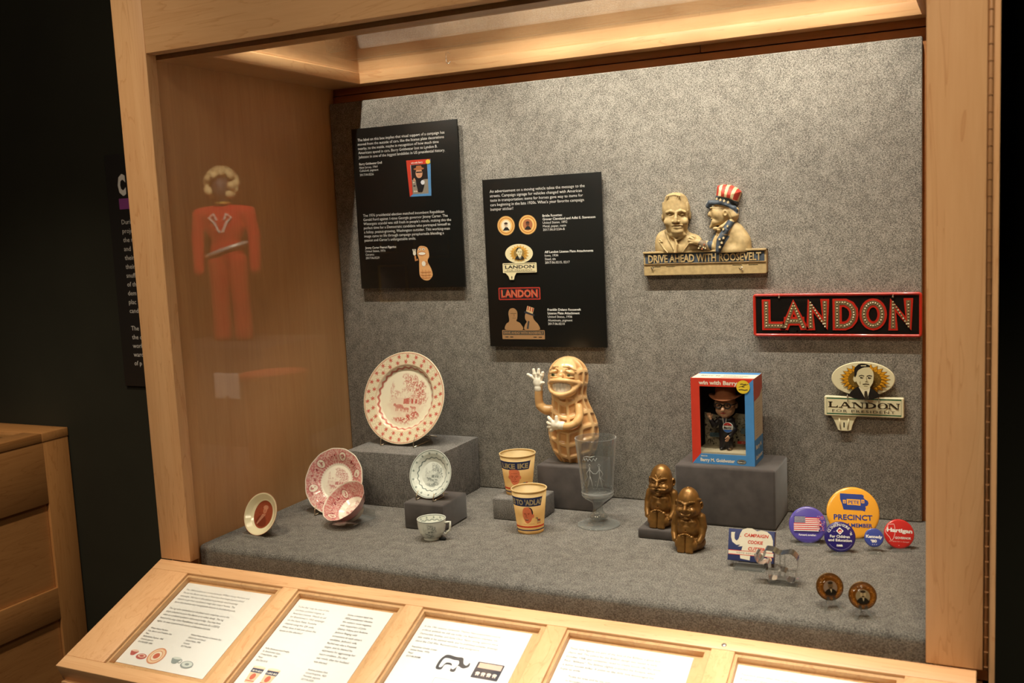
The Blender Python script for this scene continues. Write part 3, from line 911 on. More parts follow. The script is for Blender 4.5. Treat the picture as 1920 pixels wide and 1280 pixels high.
# ================================================================== RISERS ON THE DECK
DZ = 0.0272
def riser(name, label, x0, x1, y0, y1, z1, mat, bev):
    cx, cy = (x0 + x1) / 2, (y0 + y1) / 2
    r = MB().box(x0 - cx, x1 - cx, y0 - cy, y1 - cy, 0, z1 - DZ, bev, seg=3).build(name, mat)
    r.location = (cx, cy, DZ)
    return tag(r, label, 'riser', 'covered blocks on the case deck')
riser('cloth_riser', 'big grey cloth covered block under the large red plate', 0.135, 0.400, 0.438, 0.668, 0.167, FABR, 0.002)
riser('suede_riser', 'small charcoal suede block under the green transferware saucer', 0.393, 0.498, 0.292, 0.412, 0.0905, VELV, 0.0045)
riser('cloth_riser', 'low grey cloth block under the rear paper cup', 0.563, 0.682, 0.420, 0.520, 0.0795, FABR, 0.0035)
riser('suede_riser', 'charcoal suede block under the smiling peanut figurine', 0.627, 0.776, 0.541, 0.668, 0.1350, VELV, 0.004)
riser('suede_riser', 'flat charcoal suede slab under the moustached gold figure', 0.938, 1.050, 0.386, 0.462, 0.0495, VELV, 0.0045)
riser('suede_riser', 'largest charcoal suede block, under the boxed doll', 0.986, 1.213, 0.519, 0.668, 0.1640, VELV, 0.006)

# ================================================================== BLACK TEXT BOARDS ON THE CLOTH PANEL
BY = 0.655          # board faces
WT = S(232, 231, 225)
def board(label, x0, x1, z0, z1):
    t = thing('text_board', label, 'sign', (x0, 0.6715, z0), 0, 'black text boards on the cloth panel')
    MB().box(0, x1 - x0, BY - 0.6715, BY - 0.6715 + 0.006, 0, z1 - z0, 0.0006).build('board', BLACKB, t)
    MB().box(0.03, x1 - x0 - 0.03, BY - 0.6715 + 0.006, 0, 0.03, z1 - z0 - 0.03).build('spacer', BLACKB, t)
    art = lambda: Art(lambda u, v, h: (u - x0, BY - 0.6715 - h, v - z0))
    return t, art
b1, art = board('upper left black text board with boxed doll and peanut pictures', 0.0668, 0.3930, 0.5700, 1.0030)
A = art()
L1 = ['The label on this box implies that visual support of a campaign has', 'moved from the outside of cars, like the license plate decorations', 'nearby, to the inside, maybe in recognition of how much time', 'Americans spend in cars. Barry Goldwater lost to Lyndon B.', 'Johnson in one of the biggest landslides in US presidential history.']
TS = 0.0104
V, T, xa, xb = text_tris(L1[0]); KX = 0.270 / (xb - xa)
def tline(A, t, x, z, size=TS, bold=0.0, k=None, col=WT):
    V, T, xa, xb = text_tris(t, bold)
    A.text(t, x, z, size, col, width=(xb - xa) * (k or KX), bold=bold)
for i, t in enumerate(L1): tline(A, t, 0.0855, 0.9690 - i * 0.01135)
A.build('paragraph', b1, INK); A = art()
for i, t in enumerate(['Barry Goldwater Doll', 'New Jersey, 1964', 'Celluloid, pigment', '2017.06.0226']):
    tline(A, t, 0.0858, 0.9055 - (0, 0.0095, 0.0180, 0.0290)[i], 0.0083, 0.02 if i == 0 else 0.0, KX * 0.82)
A.build('caption', b1, INK); A = art()
L2 = ['The 1976 presidential election matched incumbent Republican', 'Gerald Ford against 1-time Georgia governor Jimmy Carter. The', "Watergate scandal was still fresh in people's minds, making this the", 'perfect time for a Democratic candidate who portrayed himself as', 'a folksy, peanut-growing, Washington outsider. This working-man', 'image came to life through campaign paraphernalia blending a', "peanut and Carter's unforgettable smile."]
for i, t in enumerate(L2): tline(A, t, 0.0876, 0.7660 - i * 0.01120)
A.build('paragraph', b1, INK); A = art()
for i, t in enumerate(['Jimmy Carter Peanut Figurine', 'United States, 1976', 'Ceramic', '2017.06.0229']):
    tline(A, t, 0.0876, 0.6790 - i * 0.0093, 0.0083, 0.02 if i == 0 else 0.0, KX * 0.82)
A.build('caption', b1, INK)
# printed picture of the boxed doll
A = art()
RED, BLU, SKIN = S(206, 62, 40), S(92, 150, 205), S(214, 158, 122)
A.poly([(0.2350, 0.9080), (0.3095, 0.9075), (0.3060, 0.8120), (0.2400, 0.8125)], S(190, 200, 205))
A.poly([(0.2350, 0.9080), (0.3095, 0.9075), (0.3040, 0.8950), (0.2470, 0.8955)], RED)
A.poly([(0.2350, 0.9080), (0.2470, 0.8955), (0.2500, 0.8180), (0.2400, 0.8125)], RED)
A.poly([(0.3095, 0.9075), (0.2990, 0.8950), (0.2975, 0.8180), (0.3060, 0.8120)], BLU)
A.poly([(0.2400, 0.8125), (0.2500, 0.8185), (0.2975, 0.8180), (0.3060, 0.8120)], BLU)
A.rect(0.2490, 0.8210, 0.2985, 0.8950, S(34, 22, 20))
A.rect(0.2500, 0.8190, 0.2985, 0.8560, S(150, 140, 125))
for q in range(14): A.ell(0.253 + random.random() * 0.043, 0.823 + random.random() * 0.03, 0.003, 0.002, random.choice([S(60, 55, 50), S(215, 205, 185), S(120, 60, 50)]))
A.text('win with Barry', 0.2500, 0.8985, 0.0065, S(240, 235, 225), width=0.036, bold=0.02)
A.ell(0.302, 0.9005, 0.007, 0.006, S(236, 205, 60))
A.ell(0.273, 0.872, 0.0105, 0.0125, SKIN); A.ell(0.273, 0.884, 0.016, 0.0035, S(176, 110, 66)); A.poly([(0.263, 0.884), (0.266, 0.892), (0.280, 0.892), (0.284, 0.884)], S(176, 110, 66))
A.rect(0.2645, 0.8735, 0.2825, 0.8765, S(25, 20, 18)); A.rect(0.270, 0.8655, 0.276, 0.8665, S(170, 50, 45))
A.poly([(0.262, 0.860), (0.284, 0.860), (0.287, 0.840), (0.280, 0.824), (0.268, 0.824), (0.263, 0.842)], S(24, 20, 22)); A.ell(0.283, 0.848, 0.006, 0.006, S(225, 225, 230)); A.ell(0.2575, 0.856, 0.003, 0.0045, SKIN)
A.build('doll_picture', b1, INK)
A = art()
PN, PN2 = S(226, 170, 112), S(196, 132, 78)
A.poly(smooth_loop([(0.265, 0.6815), (0.284, 0.676), (0.289, 0.655), (0.283, 0.640), (0.293, 0.620), (0.296, 0.602), (0.284, 0.590), (0.268, 0.591), (0.257, 0.602), (0.256, 0.622), (0.257, 0.645), (0.252, 0.662), (0.256, 0.676)], 4), PN)
A.line([(0.2535, 0.646), (0.2465, 0.643), (0.2455, 0.656)], 0.0055, PN2); A.ell(0.2440, 0.6625, 0.0048, 0.006, S(236, 228, 210))
for k in range(3): A.line([(0.2410 + k * 0.003, 0.666), (0.2390 + k * 0.0045, 0.6735)], 0.0024, S(236, 228, 210))
A.ell(0.267, 0.661, 0.0125, 0.0058, PN2); A.ell(0.267, 0.661, 0.0108, 0.0036, S(245, 240, 228))
for k in (-1, 1): A.ell(0.267 + k * 0.006, 0.6725, 0.004, 0.003, S(240, 232, 215)); A.ell(0.267 + k * 0.006, 0.672, 0.0016, 0.0016, S(40, 34, 26)); A.line([(0.267 + k * 0.002, 0.676), (0.267 + k * 0.011, 0.6765)], 0.0015, PN2)
A.ell(0.271, 0.634, 0.006, 0.007, S(238, 230, 214)); A.line([(0.277, 0.640), (0.283, 0.636), (0.279, 0.630)], 0.004, PN2)
for zz in (0.612, 0.604, 0.597): A.line([(0.260, zz), (0.276, zz - 0.001), (0.292, zz)], 0.0013, PN2)
for xx in (0.266, 0.276, 0.286): A.line([(xx, 0.618), (xx, 0.595)], 0.0013, PN2)
A.build('peanut_picture', b1, INK)

b2, art = board('lower black text board with five pictures of plate attachments and rosettes', 0.4580, 0.7822, 0.4135, 0.8435)
A = art()
L3 = ['An advertisement on a moving vehicle takes the message to the', 'streets. Campaign signage for vehicles changed with American', 'taste in transportation: items for horses gave way to items for', "cars beginning in the late 1920s. What's your favorite campaign", 'bumper sticker?']
for i, t in enumerate(L3): tline(A, t, 0.4785, 0.8095 - i * 0.01135)
A.build('paragraph', b2, INK)
def cap_(lines, nb, x, z, dz=0.0093):
    A = art()
    for i, t in enumerate(lines): tline(A, t, x, z - i * dz, 0.0083, 0.02 if i < nb else 0.0, KX * 0.84)
    A.build('caption', b2, INK)
cap_(['Bridle Rosettes:', 'Grover Cleveland and Adlai E. Stevenson', 'United States, 1892', 'Metal, paper, resin', '2017.06.0123A-B'], 2, 0.6228, 0.7420, 0.0087)
cap_(['Alf Landon License Plate Attachments', 'Iowa, 1936', 'Steel, tin', '2017.06.0215, 0217'], 1, 0.6246, 0.6515, 0.0089)
cap_(['Franklin Delano Roosevelt', 'License Plate Attachment', 'United States, 1936', 'Aluminum, pigment', '2017.06.0210'], 2, 0.6255, 0.5060, 0.0090)
CREAM, INKB = S(233, 220, 176), S(30, 28, 24)
for k, x in enumerate((0.5203, 0.5812)):
    A = art()
    A.ell(x, 0.7243, 0.0252, 0.0250, S(158, 112, 60), 36); A.ell(x, 0.7243, 0.0238, 0.0236, S(238, 196, 120), 36); A.ring(x, 0.7243, 0.0215, 0.0213, 0.0035, S(206, 140, 66)); A.ell(x, 0.7243, 0.0135, 0.0145, S(246, 232, 205) if k == 0 else S(176, 110, 70))
    A.ell(x, 0.7270, 0.0050, 0.0062, S(206, 180, 150) if k == 0 else S(110, 66, 46)); A.poly([(x - 0.010, 0.712), (x - 0.003, 0.7205), (x + 0.004, 0.7205), (x + 0.010, 0.712)], INKB)
    A.ell(x, 0.7300, 0.0052, 0.0028, S(70, 50, 38))
    A.build('rosette_picture', b2, INK)
def sunflower(A, cx, cz, rx, rz, ri, petal, core, n=26, edge=None):
    for lay, (q, ph) in enumerate(((1.0, 0.0), (0.86, 0.5))):
        for i in range(n):
            a = 2 * PI * (i + ph) / n
            def pt(r, da): return (cx + rx * q * r * math.cos(a + da), cz + rz * q * r * math.sin(a + da))
            if edge: A.poly([pt(ri, -0.10), pt(0.8, -0.125), pt(1.02, 0), pt(0.8, 0.125), pt(ri, 0.10)], edge)
            A.poly([pt(ri, -0.08), pt(0.8, -0.10), pt(0.98, 0), pt(0.8, 0.10), pt(ri, 0.08)], petal)
    A.ell(cx, cz, rx * 0.52, rz * 0.56, core, 32)
def portrait(A, cx, cz, k, skin, ink, full=True):
    """man in dark suit, head and shoulders; k = head half width"""
    P = lambda u, v: (cx + u * k, cz + v * k)
    A.poly([P(-1.72, -2.05), P(-1.45, -1.55), P(-0.75, -1.0), P(0.55, -1.0), P(1.15, -1.35), P(1.55, -1.75), P(1.62, -2.05), P(0.9, -2.35), P(-0.4, -2.42), P(-1.2, -2.28)], ink)
    A.poly([P(-0.62, -0.98), P(0.1, -2.3), P(0.42, -2.32), P(0.62, -1.0)], S(236, 226, 190))
    A.poly([P(0.02, -1.45), P(0.28, -1.42), P(0.42, -2.32), P(0.06, -2.36), P(-0.02, -1.9)], S(64, 56, 44))
    A.poly([P(0.62, -1.15), P(0.72, -0.98), P(0.40, -2.30), P(0.32, -2.30)], ink)
    A.ell(*P(-0.98, -0.10), 0.20 * k, 0.34 * k, skin)
    A.poly(smooth_loop([P(-0.95, 0.9), P(-0.35, 1.35), P(0.45, 1.28), P(0.92, 0.75), P(0.98, 0.05), P(0.86, -0.55), P(0.50, -1.08), P(0.05, -1.25), P(-0.45, -1.02), P(-0.82, -0.45), P(-1.0, 0.15)], 5), skin)
    A.poly(smooth_loop([P(-1.05, 0.62), P(-1.0, 1.15), P(-0.45, 1.62), P(0.30, 1.58), P(0.62, 1.30), P(0.0, 1.22), P(-0.45, 1.02), P(-0.72, 0.75), P(-0.86, 0.25), P(-1.02, 0.1)], 5), ink)
    A.line([P(-0.35, 1.40), P(0.20, 1.42)], 0.10 * k, skin)
    for sx in (-0.28, 0.55):
        A.line([P(sx - 0.30, 0.22), P(sx, 0.34), P(sx + 0.28, 0.24)], 0.10 * k, ink)
        A.ell(*P(sx, 0.06), 0.17 * k, 0.10 * k, ink); A.ell(*P(sx + 0.05, 0.10), 0.05 * k, 0.04 * k, skin)
    A.line([P(0.22, 0.10), P(0.28, -0.30), P(0.10, -0.38), P(0.42, -0.38)], 0.07 * k, S(130, 118, 86))
    A.line([P(-0.18, -0.68), P(0.18, -0.62), P(0.52, -0.66)], 0.09 * k, S(70, 62, 48))
    A.line([P(-0.02, -0.86), P(0.36, -0.86)], 0.06 * k, S(150, 138, 104))
    A.line([P(-0.42, -0.32), P(-0.48, -0.62)], 0.05 * k, S(150, 138, 104))
A = art()
A.ell(0.5530, 0.6525, 0.0390, 0.0245, CREAM, 40); sunflower(A, 0.554, 0.6530, 0.0285, 0.0225, 0.3, S(222, 170, 74), S(150, 120, 60), 18)
portrait(A, 0.5555, 0.6555, 0.0078, CREAM, INKB)
A.poly(rrect(0.5065, 0.6040, 0.6020, 0.6290, 0.002), CREAM); A.line(rect(0.5100, 0.6068, 0.5985, 0.6262), 0.0013, INKB, True)
A.text('LANDON', 0.5543, 0.6150, 0.0115, INKB, width=0.082, align='C', bold=0.03); A.text('FOR PRESIDENT', 0.5543, 0.6085, 0.0058, INKB, width=0.072, align='C')
A.poly([(0.514, 0.604), (0.545, 0.604), (0.5395, 0.596), (0.5370, 0.5865), (0.5250, 0.5865), (0.5215, 0.596)], CREAM); A.rect(0.5300, 0.589, 0.5325, 0.5955, INKB)
A.build('topper_picture', b2, INK)
A = art()
A.poly(rrect(0.4895, 0.5345, 0.6078, 0.5665, 0.003), S(170, 48, 32)); A.poly(rrect(0.4925, 0.5375, 0.6048, 0.5635, 0.002), S(24, 18, 16))
A.text('LANDON', 0.5487, 0.5415, 0.0265, S(196, 56, 36), width=0.104, align='C', bold=0.055); A.text('LANDON', 0.5487, 0.5427, 0.0235, S(176, 140, 96), width=0.097, align='C', bold=-0.015)
A.build('reflector_plate_picture', b2, INK)
A = art()
TN, TNd = S(166, 126, 84), S(112, 84, 54)
A.poly(rrect(0.4945, 0.4330, 0.6150, 0.4565, 0.0015), TN); A.rect(0.4965, 0.4440, 0.6130, 0.4548, S(74, 66, 54)); A.text('DRIVE AHEAD WITH ROOSEVELT', 0.5548, 0.4465, 0.0085, TN, width=0.112, align='C', bold=0.02)
for x in (0.503, 0.517, 0.583, 0.598): A.rect(x, 0.4375, x + 0.009, 0.4395, INKB)
A.poly(smooth_loop([(0.506, 0.457), (0.507, 0.472), (0.5165, 0.480), (0.5150, 0.500), (0.520, 0.511), (0.531, 0.513), (0.5400, 0.505), (0.540, 0.488), (0.537, 0.480), (0.548, 0.474), (0.553, 0.457)], 4), TN)
A.line([(0.521, 0.4995), (0.538, 0.4995)], 0.0018, TNd); A.line([(0.526, 0.4875), (0.536, 0.4875)], 0.0012, TNd); A.line([(0.531, 0.498), (0.5315, 0.4915)], 0.0016, TNd)
A.poly(smooth_loop([(0.561, 0.457), (0.561, 0.470), (0.5665, 0.478), (0.562, 0.486), (0.563, 0.497), (0.570, 0.505), (0.583, 0.500), (0.585, 0.488), (0.590, 0.480), (0.599, 0.470), (0.600, 0.457)], 4), TN)
A.poly([(0.560, 0.501), (0.588, 0.492), (0.589, 0.497), (0.562, 0.506)], S(44, 44, 52)); A.poly([(0.566, 0.505), (0.570, 0.519), (0.589, 0.513), (0.584, 0.498)], S(206, 178, 130))
for k in range(3): A.poly([(0.5695 + k * 0.0062, 0.5075 - k * 0.002), (0.5715 + k * 0.0064, 0.518 - k * 0.002), (0.5745 + k * 0.0064, 0.517 - k * 0.002), (0.5720 + k * 0.0062, 0.5065 - k * 0.002)], S(176, 52, 40))
A.line([(0.572, 0.480), (0.568, 0.460)], 0.005, S(66, 62, 60))
A.build('relief_picture', b2, INK)

# ================================================================== CAST RELIEF PLATE ATTACHMENT
PY = 0.6715
ra = thing('relief_plate_attachment', 'cast relief of two men above a raised slogan bar', 'plate attachment', (1.03, PY, 0.5890))
def rq(X, Y, d=0.0):      # position on the relief -> local coordinates
    return (0.8836 + (X - 92) * 0.0002174 - 1.03, -d, 0.6441 - (Y - 895 + (X - 92) * 0.0298) * 0.0002085 - 0.5890)
TAN, TANd, SLATE, SRED, SCRM = S(188, 162, 114), S(164, 132, 84), S(70, 80, 92), S(196, 66, 50), S(226, 206, 160)
x0, x1, zb, zt = -0.1465, 0.1455, 0.0, 0.0555
bar = MB()
slots = [rect(x0 + 0.0195, 0.0185, x0 + 0.0435, 0.0225), rect(x0 + 0.0545, 0.0185, x0 + 0.0785, 0.0225), rect(x0 + 0.2120, 0.0185, x0 + 0.2375, 0.0225), rect(x0 + 0.2500, 0.0185, x0 + 0.2735, 0.0225)]
bar.prism(rrect(x0, zb, x1, zt, 0.003), lambda u, v, h: (u, -h, v), 0.0120, 0.017, slots, TAN, bev=0.0012)
for q in (rect(x0, zb, x1, zb + 0.003), rect(x0, zb, x0 + 0.003, zt), rect(x1 - 0.003, zb, x1, zt), rect(x0, zt - 0.003, x1, zt)): bar.prism(q, lambda u, v, h: (u, -h, v), 0.0, 0.0125, (), TANd)
bar.box(x0, x1, -0.022, -0.0165, 0.0525, 0.0575, 0.0012, TAN)
bar.box(x0 + 0.001, x1 - 0.001, -0.0195, -0.0165, 0.0265, 0.0285, 0.0008, TANd)
bar.build('slogan_bar', PAINT, ra)
MB().box(x0 + 0.0045, x1 - 0.0045, -0.0178, -0.0165, 0.0288, 0.0522, 0, SLATE).build('inscription_ground', PAINT, ra)
A = Art(lambda u, v, h: (u, -h, v)); V, T, xa, xb = text_tris('DRIVE AHEAD WITH ROOSEVELT', 0.025)
lt_ = MB()
for (s_, n_) in ((0.0, 0.0178), (0.0005, 0.0195)):
    pass
kx = 0.268 / (xb - xa)
P = [((a - (xa + xb) / 2) * kx, b * 0.0255 + 0.0312) for a, b in V]
nV = len(P)
lt_.add([(u, -0.0176, v) for u, v in P] + [(u, -0.0200, v) for u, v in P], [tuple(i + nV for i in t) for t in T], TAN)
ed = {}
for t in T:
    for i in range(3):
        e = (t[i], t[(i + 1) % 3]); k = (min(e), max(e)); ed[k] = ed.get(k, 0) + 1
for (a, c), n_ in ed.items():
    if n_ == 1: lt_.f.append((a, c, c + nV, a + nV)); lt_.c.append(TANd); lt_.m.append(0); lt_.sm.append(False)
lt_.build('raised_slogan', PAINT, ra)
for X, dx in ((200, -1), (1172, 1)):
    p = rq(X, 1075)
    w = MB().tube([(p[0] - 0.006, -0.0165, p[2] + 0.003), (p[0], -0.0205, p[2]), (p[0] + 0.003 * dx, -0.0190, p[2] - 0.004)], 0.0011, 6); w.tube([(p[0], -0.0205, p[2]), (p[0] + 0.003, -0.021, p[2] + 0.005)], 0.0010, 6)
    w.build('wire_clip', STEEL, ra)

sx, sz = 0.0002174, 0.0002085
def E(s, X, Y, d, rx, ry, rd, k=0.004, op='u', rot=None):
    return s.ell(rq(X, Y, d), (rx * sx, rd, ry * sz), k, op, rot)
def Cc(s, pts, rs, k=0.003, op='u'):
    return s.chain([rq(*p) for p in pts], rs, k, op)
# --- man facing forward
lo, hi = rq(215, 905, 0.036), rq(720, 215, 0)
s = Sdf((lo[0] - .004, -0.046, lo[2] - .002), (hi[0] + .004, 0.002, hi[2] + .006), 0.00095)
E(s, 470, 410, 0.012, 153, 178, 0.025); E(s, 474, 575, 0.013, 122, 128, 0.0225, 0.010)
E(s, 468, 292, 0.010, 104, 66, 0.0225, 0.012)
E(s, 322, 492, 0.008, 20, 55, 0.010, 0.002); E(s, 612, 470, 0.006, 14, 50, 0.008, 0.002)
Cc(s, [(395, 437, 0.033), (440, 424, 0.036), (475, 432, 0.035)], 0.0027, 0.003); Cc(s, [(515, 432, 0.035), (550, 422, 0.035), (592, 437, 0.030)], 0.0027, 0.003)
E(s, 433, 462, 0.037, 42, 19, 0.0050, 0.002, 's'); E(s, 556, 460, 0.035, 38, 18, 0.0050, 0.002, 's')
E(s, 433, 464, 0.0318, 27, 11, 0.0034, 0.001); E(s, 556, 462, 0.0302, 25, 11, 0.0034, 0.001)
Cc(s, [(500, 445, 0.036), (502, 505, 0.0405), (500, 535, 0.0415)], [0.0025, 0.0036, 0.0052], 0.003)
E(s, 474, 540, 0.0375, 20, 16, 0.0035, 0.002); E(s, 527, 540, 0.0375, 20, 16, 0.0035, 0.002)
E(s, 405, 545, 0.028, 55, 45, 0.008, 0.006); E(s, 585, 540, 0.026, 36, 45, 0.008, 0.006)
Cc(s, [(455, 583, 0.0345), (505, 577, 0.0375), (560, 580, 0.0335)], 0.0020, 0.0015); Cc(s, [(465, 592, 0.0350), (508, 590, 0.0380), (552, 590, 0.0340)], 0.0007, 0.0006, 's'); Cc(s, [(470, 604, 0.0345), (508, 607, 0.0370), (548, 603, 0.0335)], 0.0020, 0.0012)
E(s, 505, 650, 0.0300, 62, 38, 0.0075, 0.006); E(s, 490, 690, 0.020, 95, 40, 0.010, 0.006)
E(s, 470, 264, 0.020, 96, 34, 0.0110, 0.006)
for i in range(9): Cc(s, [(384 + i * 21, 290 - 10 * math.sin(i * 0.39), 0.0335), (402 + i * 18, 256 - 12 * math.sin(i * 0.39), 0.0330), (424 + i * 13, 238, 0.0230)], [0.0009, 0.0016, 0.0016], 0.0014)
for sg_x, xx in ((-1, 335), (1, 612)): Cc(s, [(xx, 330, 0.020), (xx - sg_x * 2, 420, 0.020), (xx + sg_x * 2, 445, 0.018)], [0.0018, 0.0020, 0.0014], 0.002)
E(s, 450, 740, 0.006, 175, 150, 0.014, 0.006)                      # neck and shoulders
E(s, 300, 800, 0.006, 85, 150, 0.016, 0.008); E(s, 620, 800, 0.006, 130, 120, 0.018, 0.008); E(s, 450, 850, 0.006, 220, 120, 0.020, 0.006)
Cc(s, [(345, 640, 0.016), (400, 760, 0.024), (470, 890, 0.027)], 0.0017, 0.0015); Cc(s, [(350, 655, 0.016), (430, 700, 0.0235), (475, 745, 0.026)], 0.0022, 0.002); Cc(s, [(560, 690, 0.022), (520, 730, 0.0255), (480, 750, 0.027)], 0.0020, 0.002)
Cc(s, [(475, 755, 0.027), (485, 800, 0.0275), (470, 890, 0.0285)], [0.0026, 0.0036, 0.0044], 0.0012)
Cc(s, [(285, 770, 0.0215), (340, 850, 0.0245), (380, 890, 0.026)], 0.0012, 0.001); Cc(s, [(285, 770, 0.0215), (318, 768, 0.023), (290, 745, 0.0215)], 0.0012, 0.001)
Cc(s, [(620, 790, 0.024), (570, 850, 0.026), (545, 892, 0.0265)], 0.0012, 0.001)
s.cut(1, 0.0, False); s.cut(2, rq(470, 893)[2], True)
s.build('bust_of_man', PAINT, ra, flat_col(TAN))
# --- bearded man in profile with a striped hat
lo, hi = rq(630, 905, 0), rq(1290, 120, 0)
s = Sdf((lo[0] - .004, -0.040, lo[2] - .004), (hi[0] + .004, 0.002, hi[2] + .006), 0.00095)
E(s, 960, 470, 0.006, 108, 125, 0.018); E(s, 905, 440, 0.006, 50, 60, 0.016, 0.006)
Cc(s, [(872, 400, 0.009), (842, 458, 0.0095), (834, 474, 0.0095), (862, 484, 0.010)], [0.0030, 0.0044, 0.0042, 0.0034], 0.002)
E(s, 872, 398, 0.014, 34, 14, 0.006, 0.003); E(s, 884, 404, 0.0185, 24, 10, 0.004, 0.001, 's'); E(s, 886, 405, 0.0170, 14, 8, 0.0022)
Cc(s, [(862, 490, 0.010), (905, 505, 0.016), (930, 520, 0.017)], 0.0030, 0.002); E(s, 866, 515, 0.010, 22, 8, 0.005, 0.002)
E(s, 930, 470, 0.014, 50, 45, 0.010, 0.005)
Cc(s, [(960, 540, 0.010), (895, 552, 0.012), (848, 608, 0.010)], [0.0095, 0.0085, 0.0040], 0.002); Cc(s, [(862, 528, 0.010), (880, 538, 0.016)], 0.0022, 0.001, 's')
Cc(s, [(1020, 500, 0.010), (985, 545, 0.012), (935, 560, 0.014)], [0.0040, 0.0038, 0.0032], 0.002)
E(s, 1016, 455, 0.0225, 28, 42, 0.0045, 0.002); E(s, 1020, 458, 0.0270, 15, 24, 0.003, 0.001, 's')
Cc(s, [(1050, 440, 0.012), (1090, 490, 0.011), (1095, 530, 0.010)], [0.012, 0.012, 0.006], 0.003)
for i in range(4): Cc(s, [(1045 + i * 16, 440 + i * 8, 0.0255 - i * 0.002), (1062 + i * 15, 500 + i * 5, 0.0240 - i * 0.002)], 0.0007, 0.0012, 's')
# hat
Cc(s, [(828, 372, 0.010), (850, 340, 0.0135), (930, 346, 0.0160), (1020, 370, 0.0160), (1095, 405, 0.0130), (1118, 425, 0.010)], [0.0072, 0.0062, 0.0060, 0.0060, 0.0066, 0.0070], 0.002)
Cc(s, [(975, 335, 0.006), (1000, 300, 0.006)], 0.0170, 0.002); Cc(s, [(1040, 345, 0.006), (1050, 300, 0.006)], 0.0150, 0.002)
sh = Sdf((lo[0], -0.040, lo[2]), (hi[0], 0.002, hi[2] + .006), 0.00095)
crown = [rq(*p) for p in ((893, 322), (922, 152), (985, 142), (1060, 148), (1130, 182), (1178, 228), (1128, 372), (1010, 345))]
cpoly = [(p[0], p[2]) for p in crown]
X = s.ax[0][:, None, None]; Y = s.ax[1][None, :, None]; Z = s.ax[2][None, None, :]
def poly_sdf(X, Z, poly):
    n = len(poly); d = None; ins = in_poly(X + 0 * Z, Z + 0 * X, poly)
    for i in range(n):
        a = np.array(poly[i - 1]); c = np.array(poly[i]); e = c - a
        t = np.clip(((X - a[0]) * e[0] + (Z - a[1]) * e[1]) / (e @ e), 0, 1)
        q = np.sqrt((X - a[0] - e[0] * t) ** 2 + (Z - a[1] - e[1] * t) ** 2)
        d = q if d is None else np.minimum(d, q)
    return np.where(ins, -d, d)
pd = poly_sdf(X[:, 0, 0][:, None], Z[0, 0][None, :], cpoly)[:, None, :]
dome = np.sqrt(np.maximum(0, (0.024 ** 2) - np.clip(0.024 + pd, 0, None) ** 2)) * 1.0   # round over
s.f = np.minimum(s.f, np.maximum(pd, -Y - 0.004 - dome).astype(np.float32))
# coat
E(s, 1060, 700, 0.005, 150, 150, 0.018, 0.006); E(s, 1170, 800, 0.005, 98, 150, 0.020, 0.008); E(s, 980, 800, 0.005, 150, 150, 0.020, 0.008); E(s, 1080, 870, 0.005, 188, 80, 0.022, 0.008)
Cc(s, [(1070, 560, 0.018), (1030, 640, 0.0235), (960, 740, 0.0260), (935, 870, 0.0270)], [0.0075, 0.0080, 0.0085, 0.0055], 0.0015)
Cc(s, [(1045, 552, 0.0165), (975, 606, 0.022), (940, 622, 0.021)], [0.0042, 0.0040, 0.0030], 0.002)
E(s, 905, 625, 0.018, 30, 20, 0.006, 0.001); E(s, 945, 640, 0.019, 26, 18, 0.006, 0.001); E(s, 925, 690, 0.022, 10, 9, 0.003, 0.0005)
# arm and hand on the other man's shoulder
Cc(s, [(860, 830, 0.010), (800, 815, 0.020), (770, 812, 0.023)], [0.0125, 0.0110, 0.0105], 0.003)
E(s, 700, 765, 0.0275, 62, 36, 0.006, 0.004); Cc(s, [(770, 790, 0.026), (715, 770, 0.029)], [0.0075, 0.0065], 0.003)
for (a, c, d_) in (((690, 748), (640, 722), (600, 742)), ((680, 758), (628, 752), (598, 768)), ((682, 775), (640, 782), (616, 796)), ((700, 745), (690, 715), (650, 700))):
    Cc(s, [(*a, 0.0300), (*c, 0.0300), (*d_, 0.0275)], [0.0030, 0.0028, 0.0024], 0.001)
s.cut(1, 0.0, False); s.cut(2, rq(1000, 893)[2], True)
def q2(px): return [(rq(*p)[0], rq(*p)[2]) for p in px]
def sam_col(V):
    x, z = V[:, 0], V[:, 2]; out = np.tile(np.array(TAN), (len(V), 1))
    ip = lambda px: in_poly(x, z, q2(px))
    hat = ip([(885, 330), (905, 130), (1080, 110), (1200, 215), (1130, 385), (1010, 350)])
    out[hat] = SCRM
    for a in ([(918, 262), (930, 130), (962, 130), (945, 272)], [(980, 275), (990, 130), (1034, 130), (1012, 285)], [(1035, 292), (1068, 140), (1112, 160), (1072, 300)], [(1098, 310), (1140, 190), (1185, 205), (1135, 325)]):
        out[ip(a) & hat] = SRED
    band = ip([(880, 340), (900, 258), (960, 268), (1060, 295), (1150, 340), (1130, 400), (1000, 350)])
    out[band] = SLATE
    brim = ip([(800, 440), (798, 350), (840, 308), (930, 318), (1030, 345), (1110, 375), (1145, 420), (1140, 470), (1100, 430), (1050, 396), (990, 372), (920, 362), (860, 375), (835, 430)])
    out[brim] = SLATE
    out[ip([(1045, 525), (1110, 560), (1040, 690), (985, 680), (1062, 712), (1010, 790), (955, 895), (900, 895), (925, 760), (960, 680), (1000, 600)])] = SLATE
    out[ip([(905, 640), (850, 690), (820, 780), (850, 870), (860, 870), (870, 760), (900, 690)])] = SLATE
    out[ip([(755, 745), (800, 745), (825, 800), (815, 865), (735, 865), (715, 820)])] = S(120, 104, 84)
    return out
s.build('bust_of_bearded_man', PAINT, ra, sam_col)
st = MB()
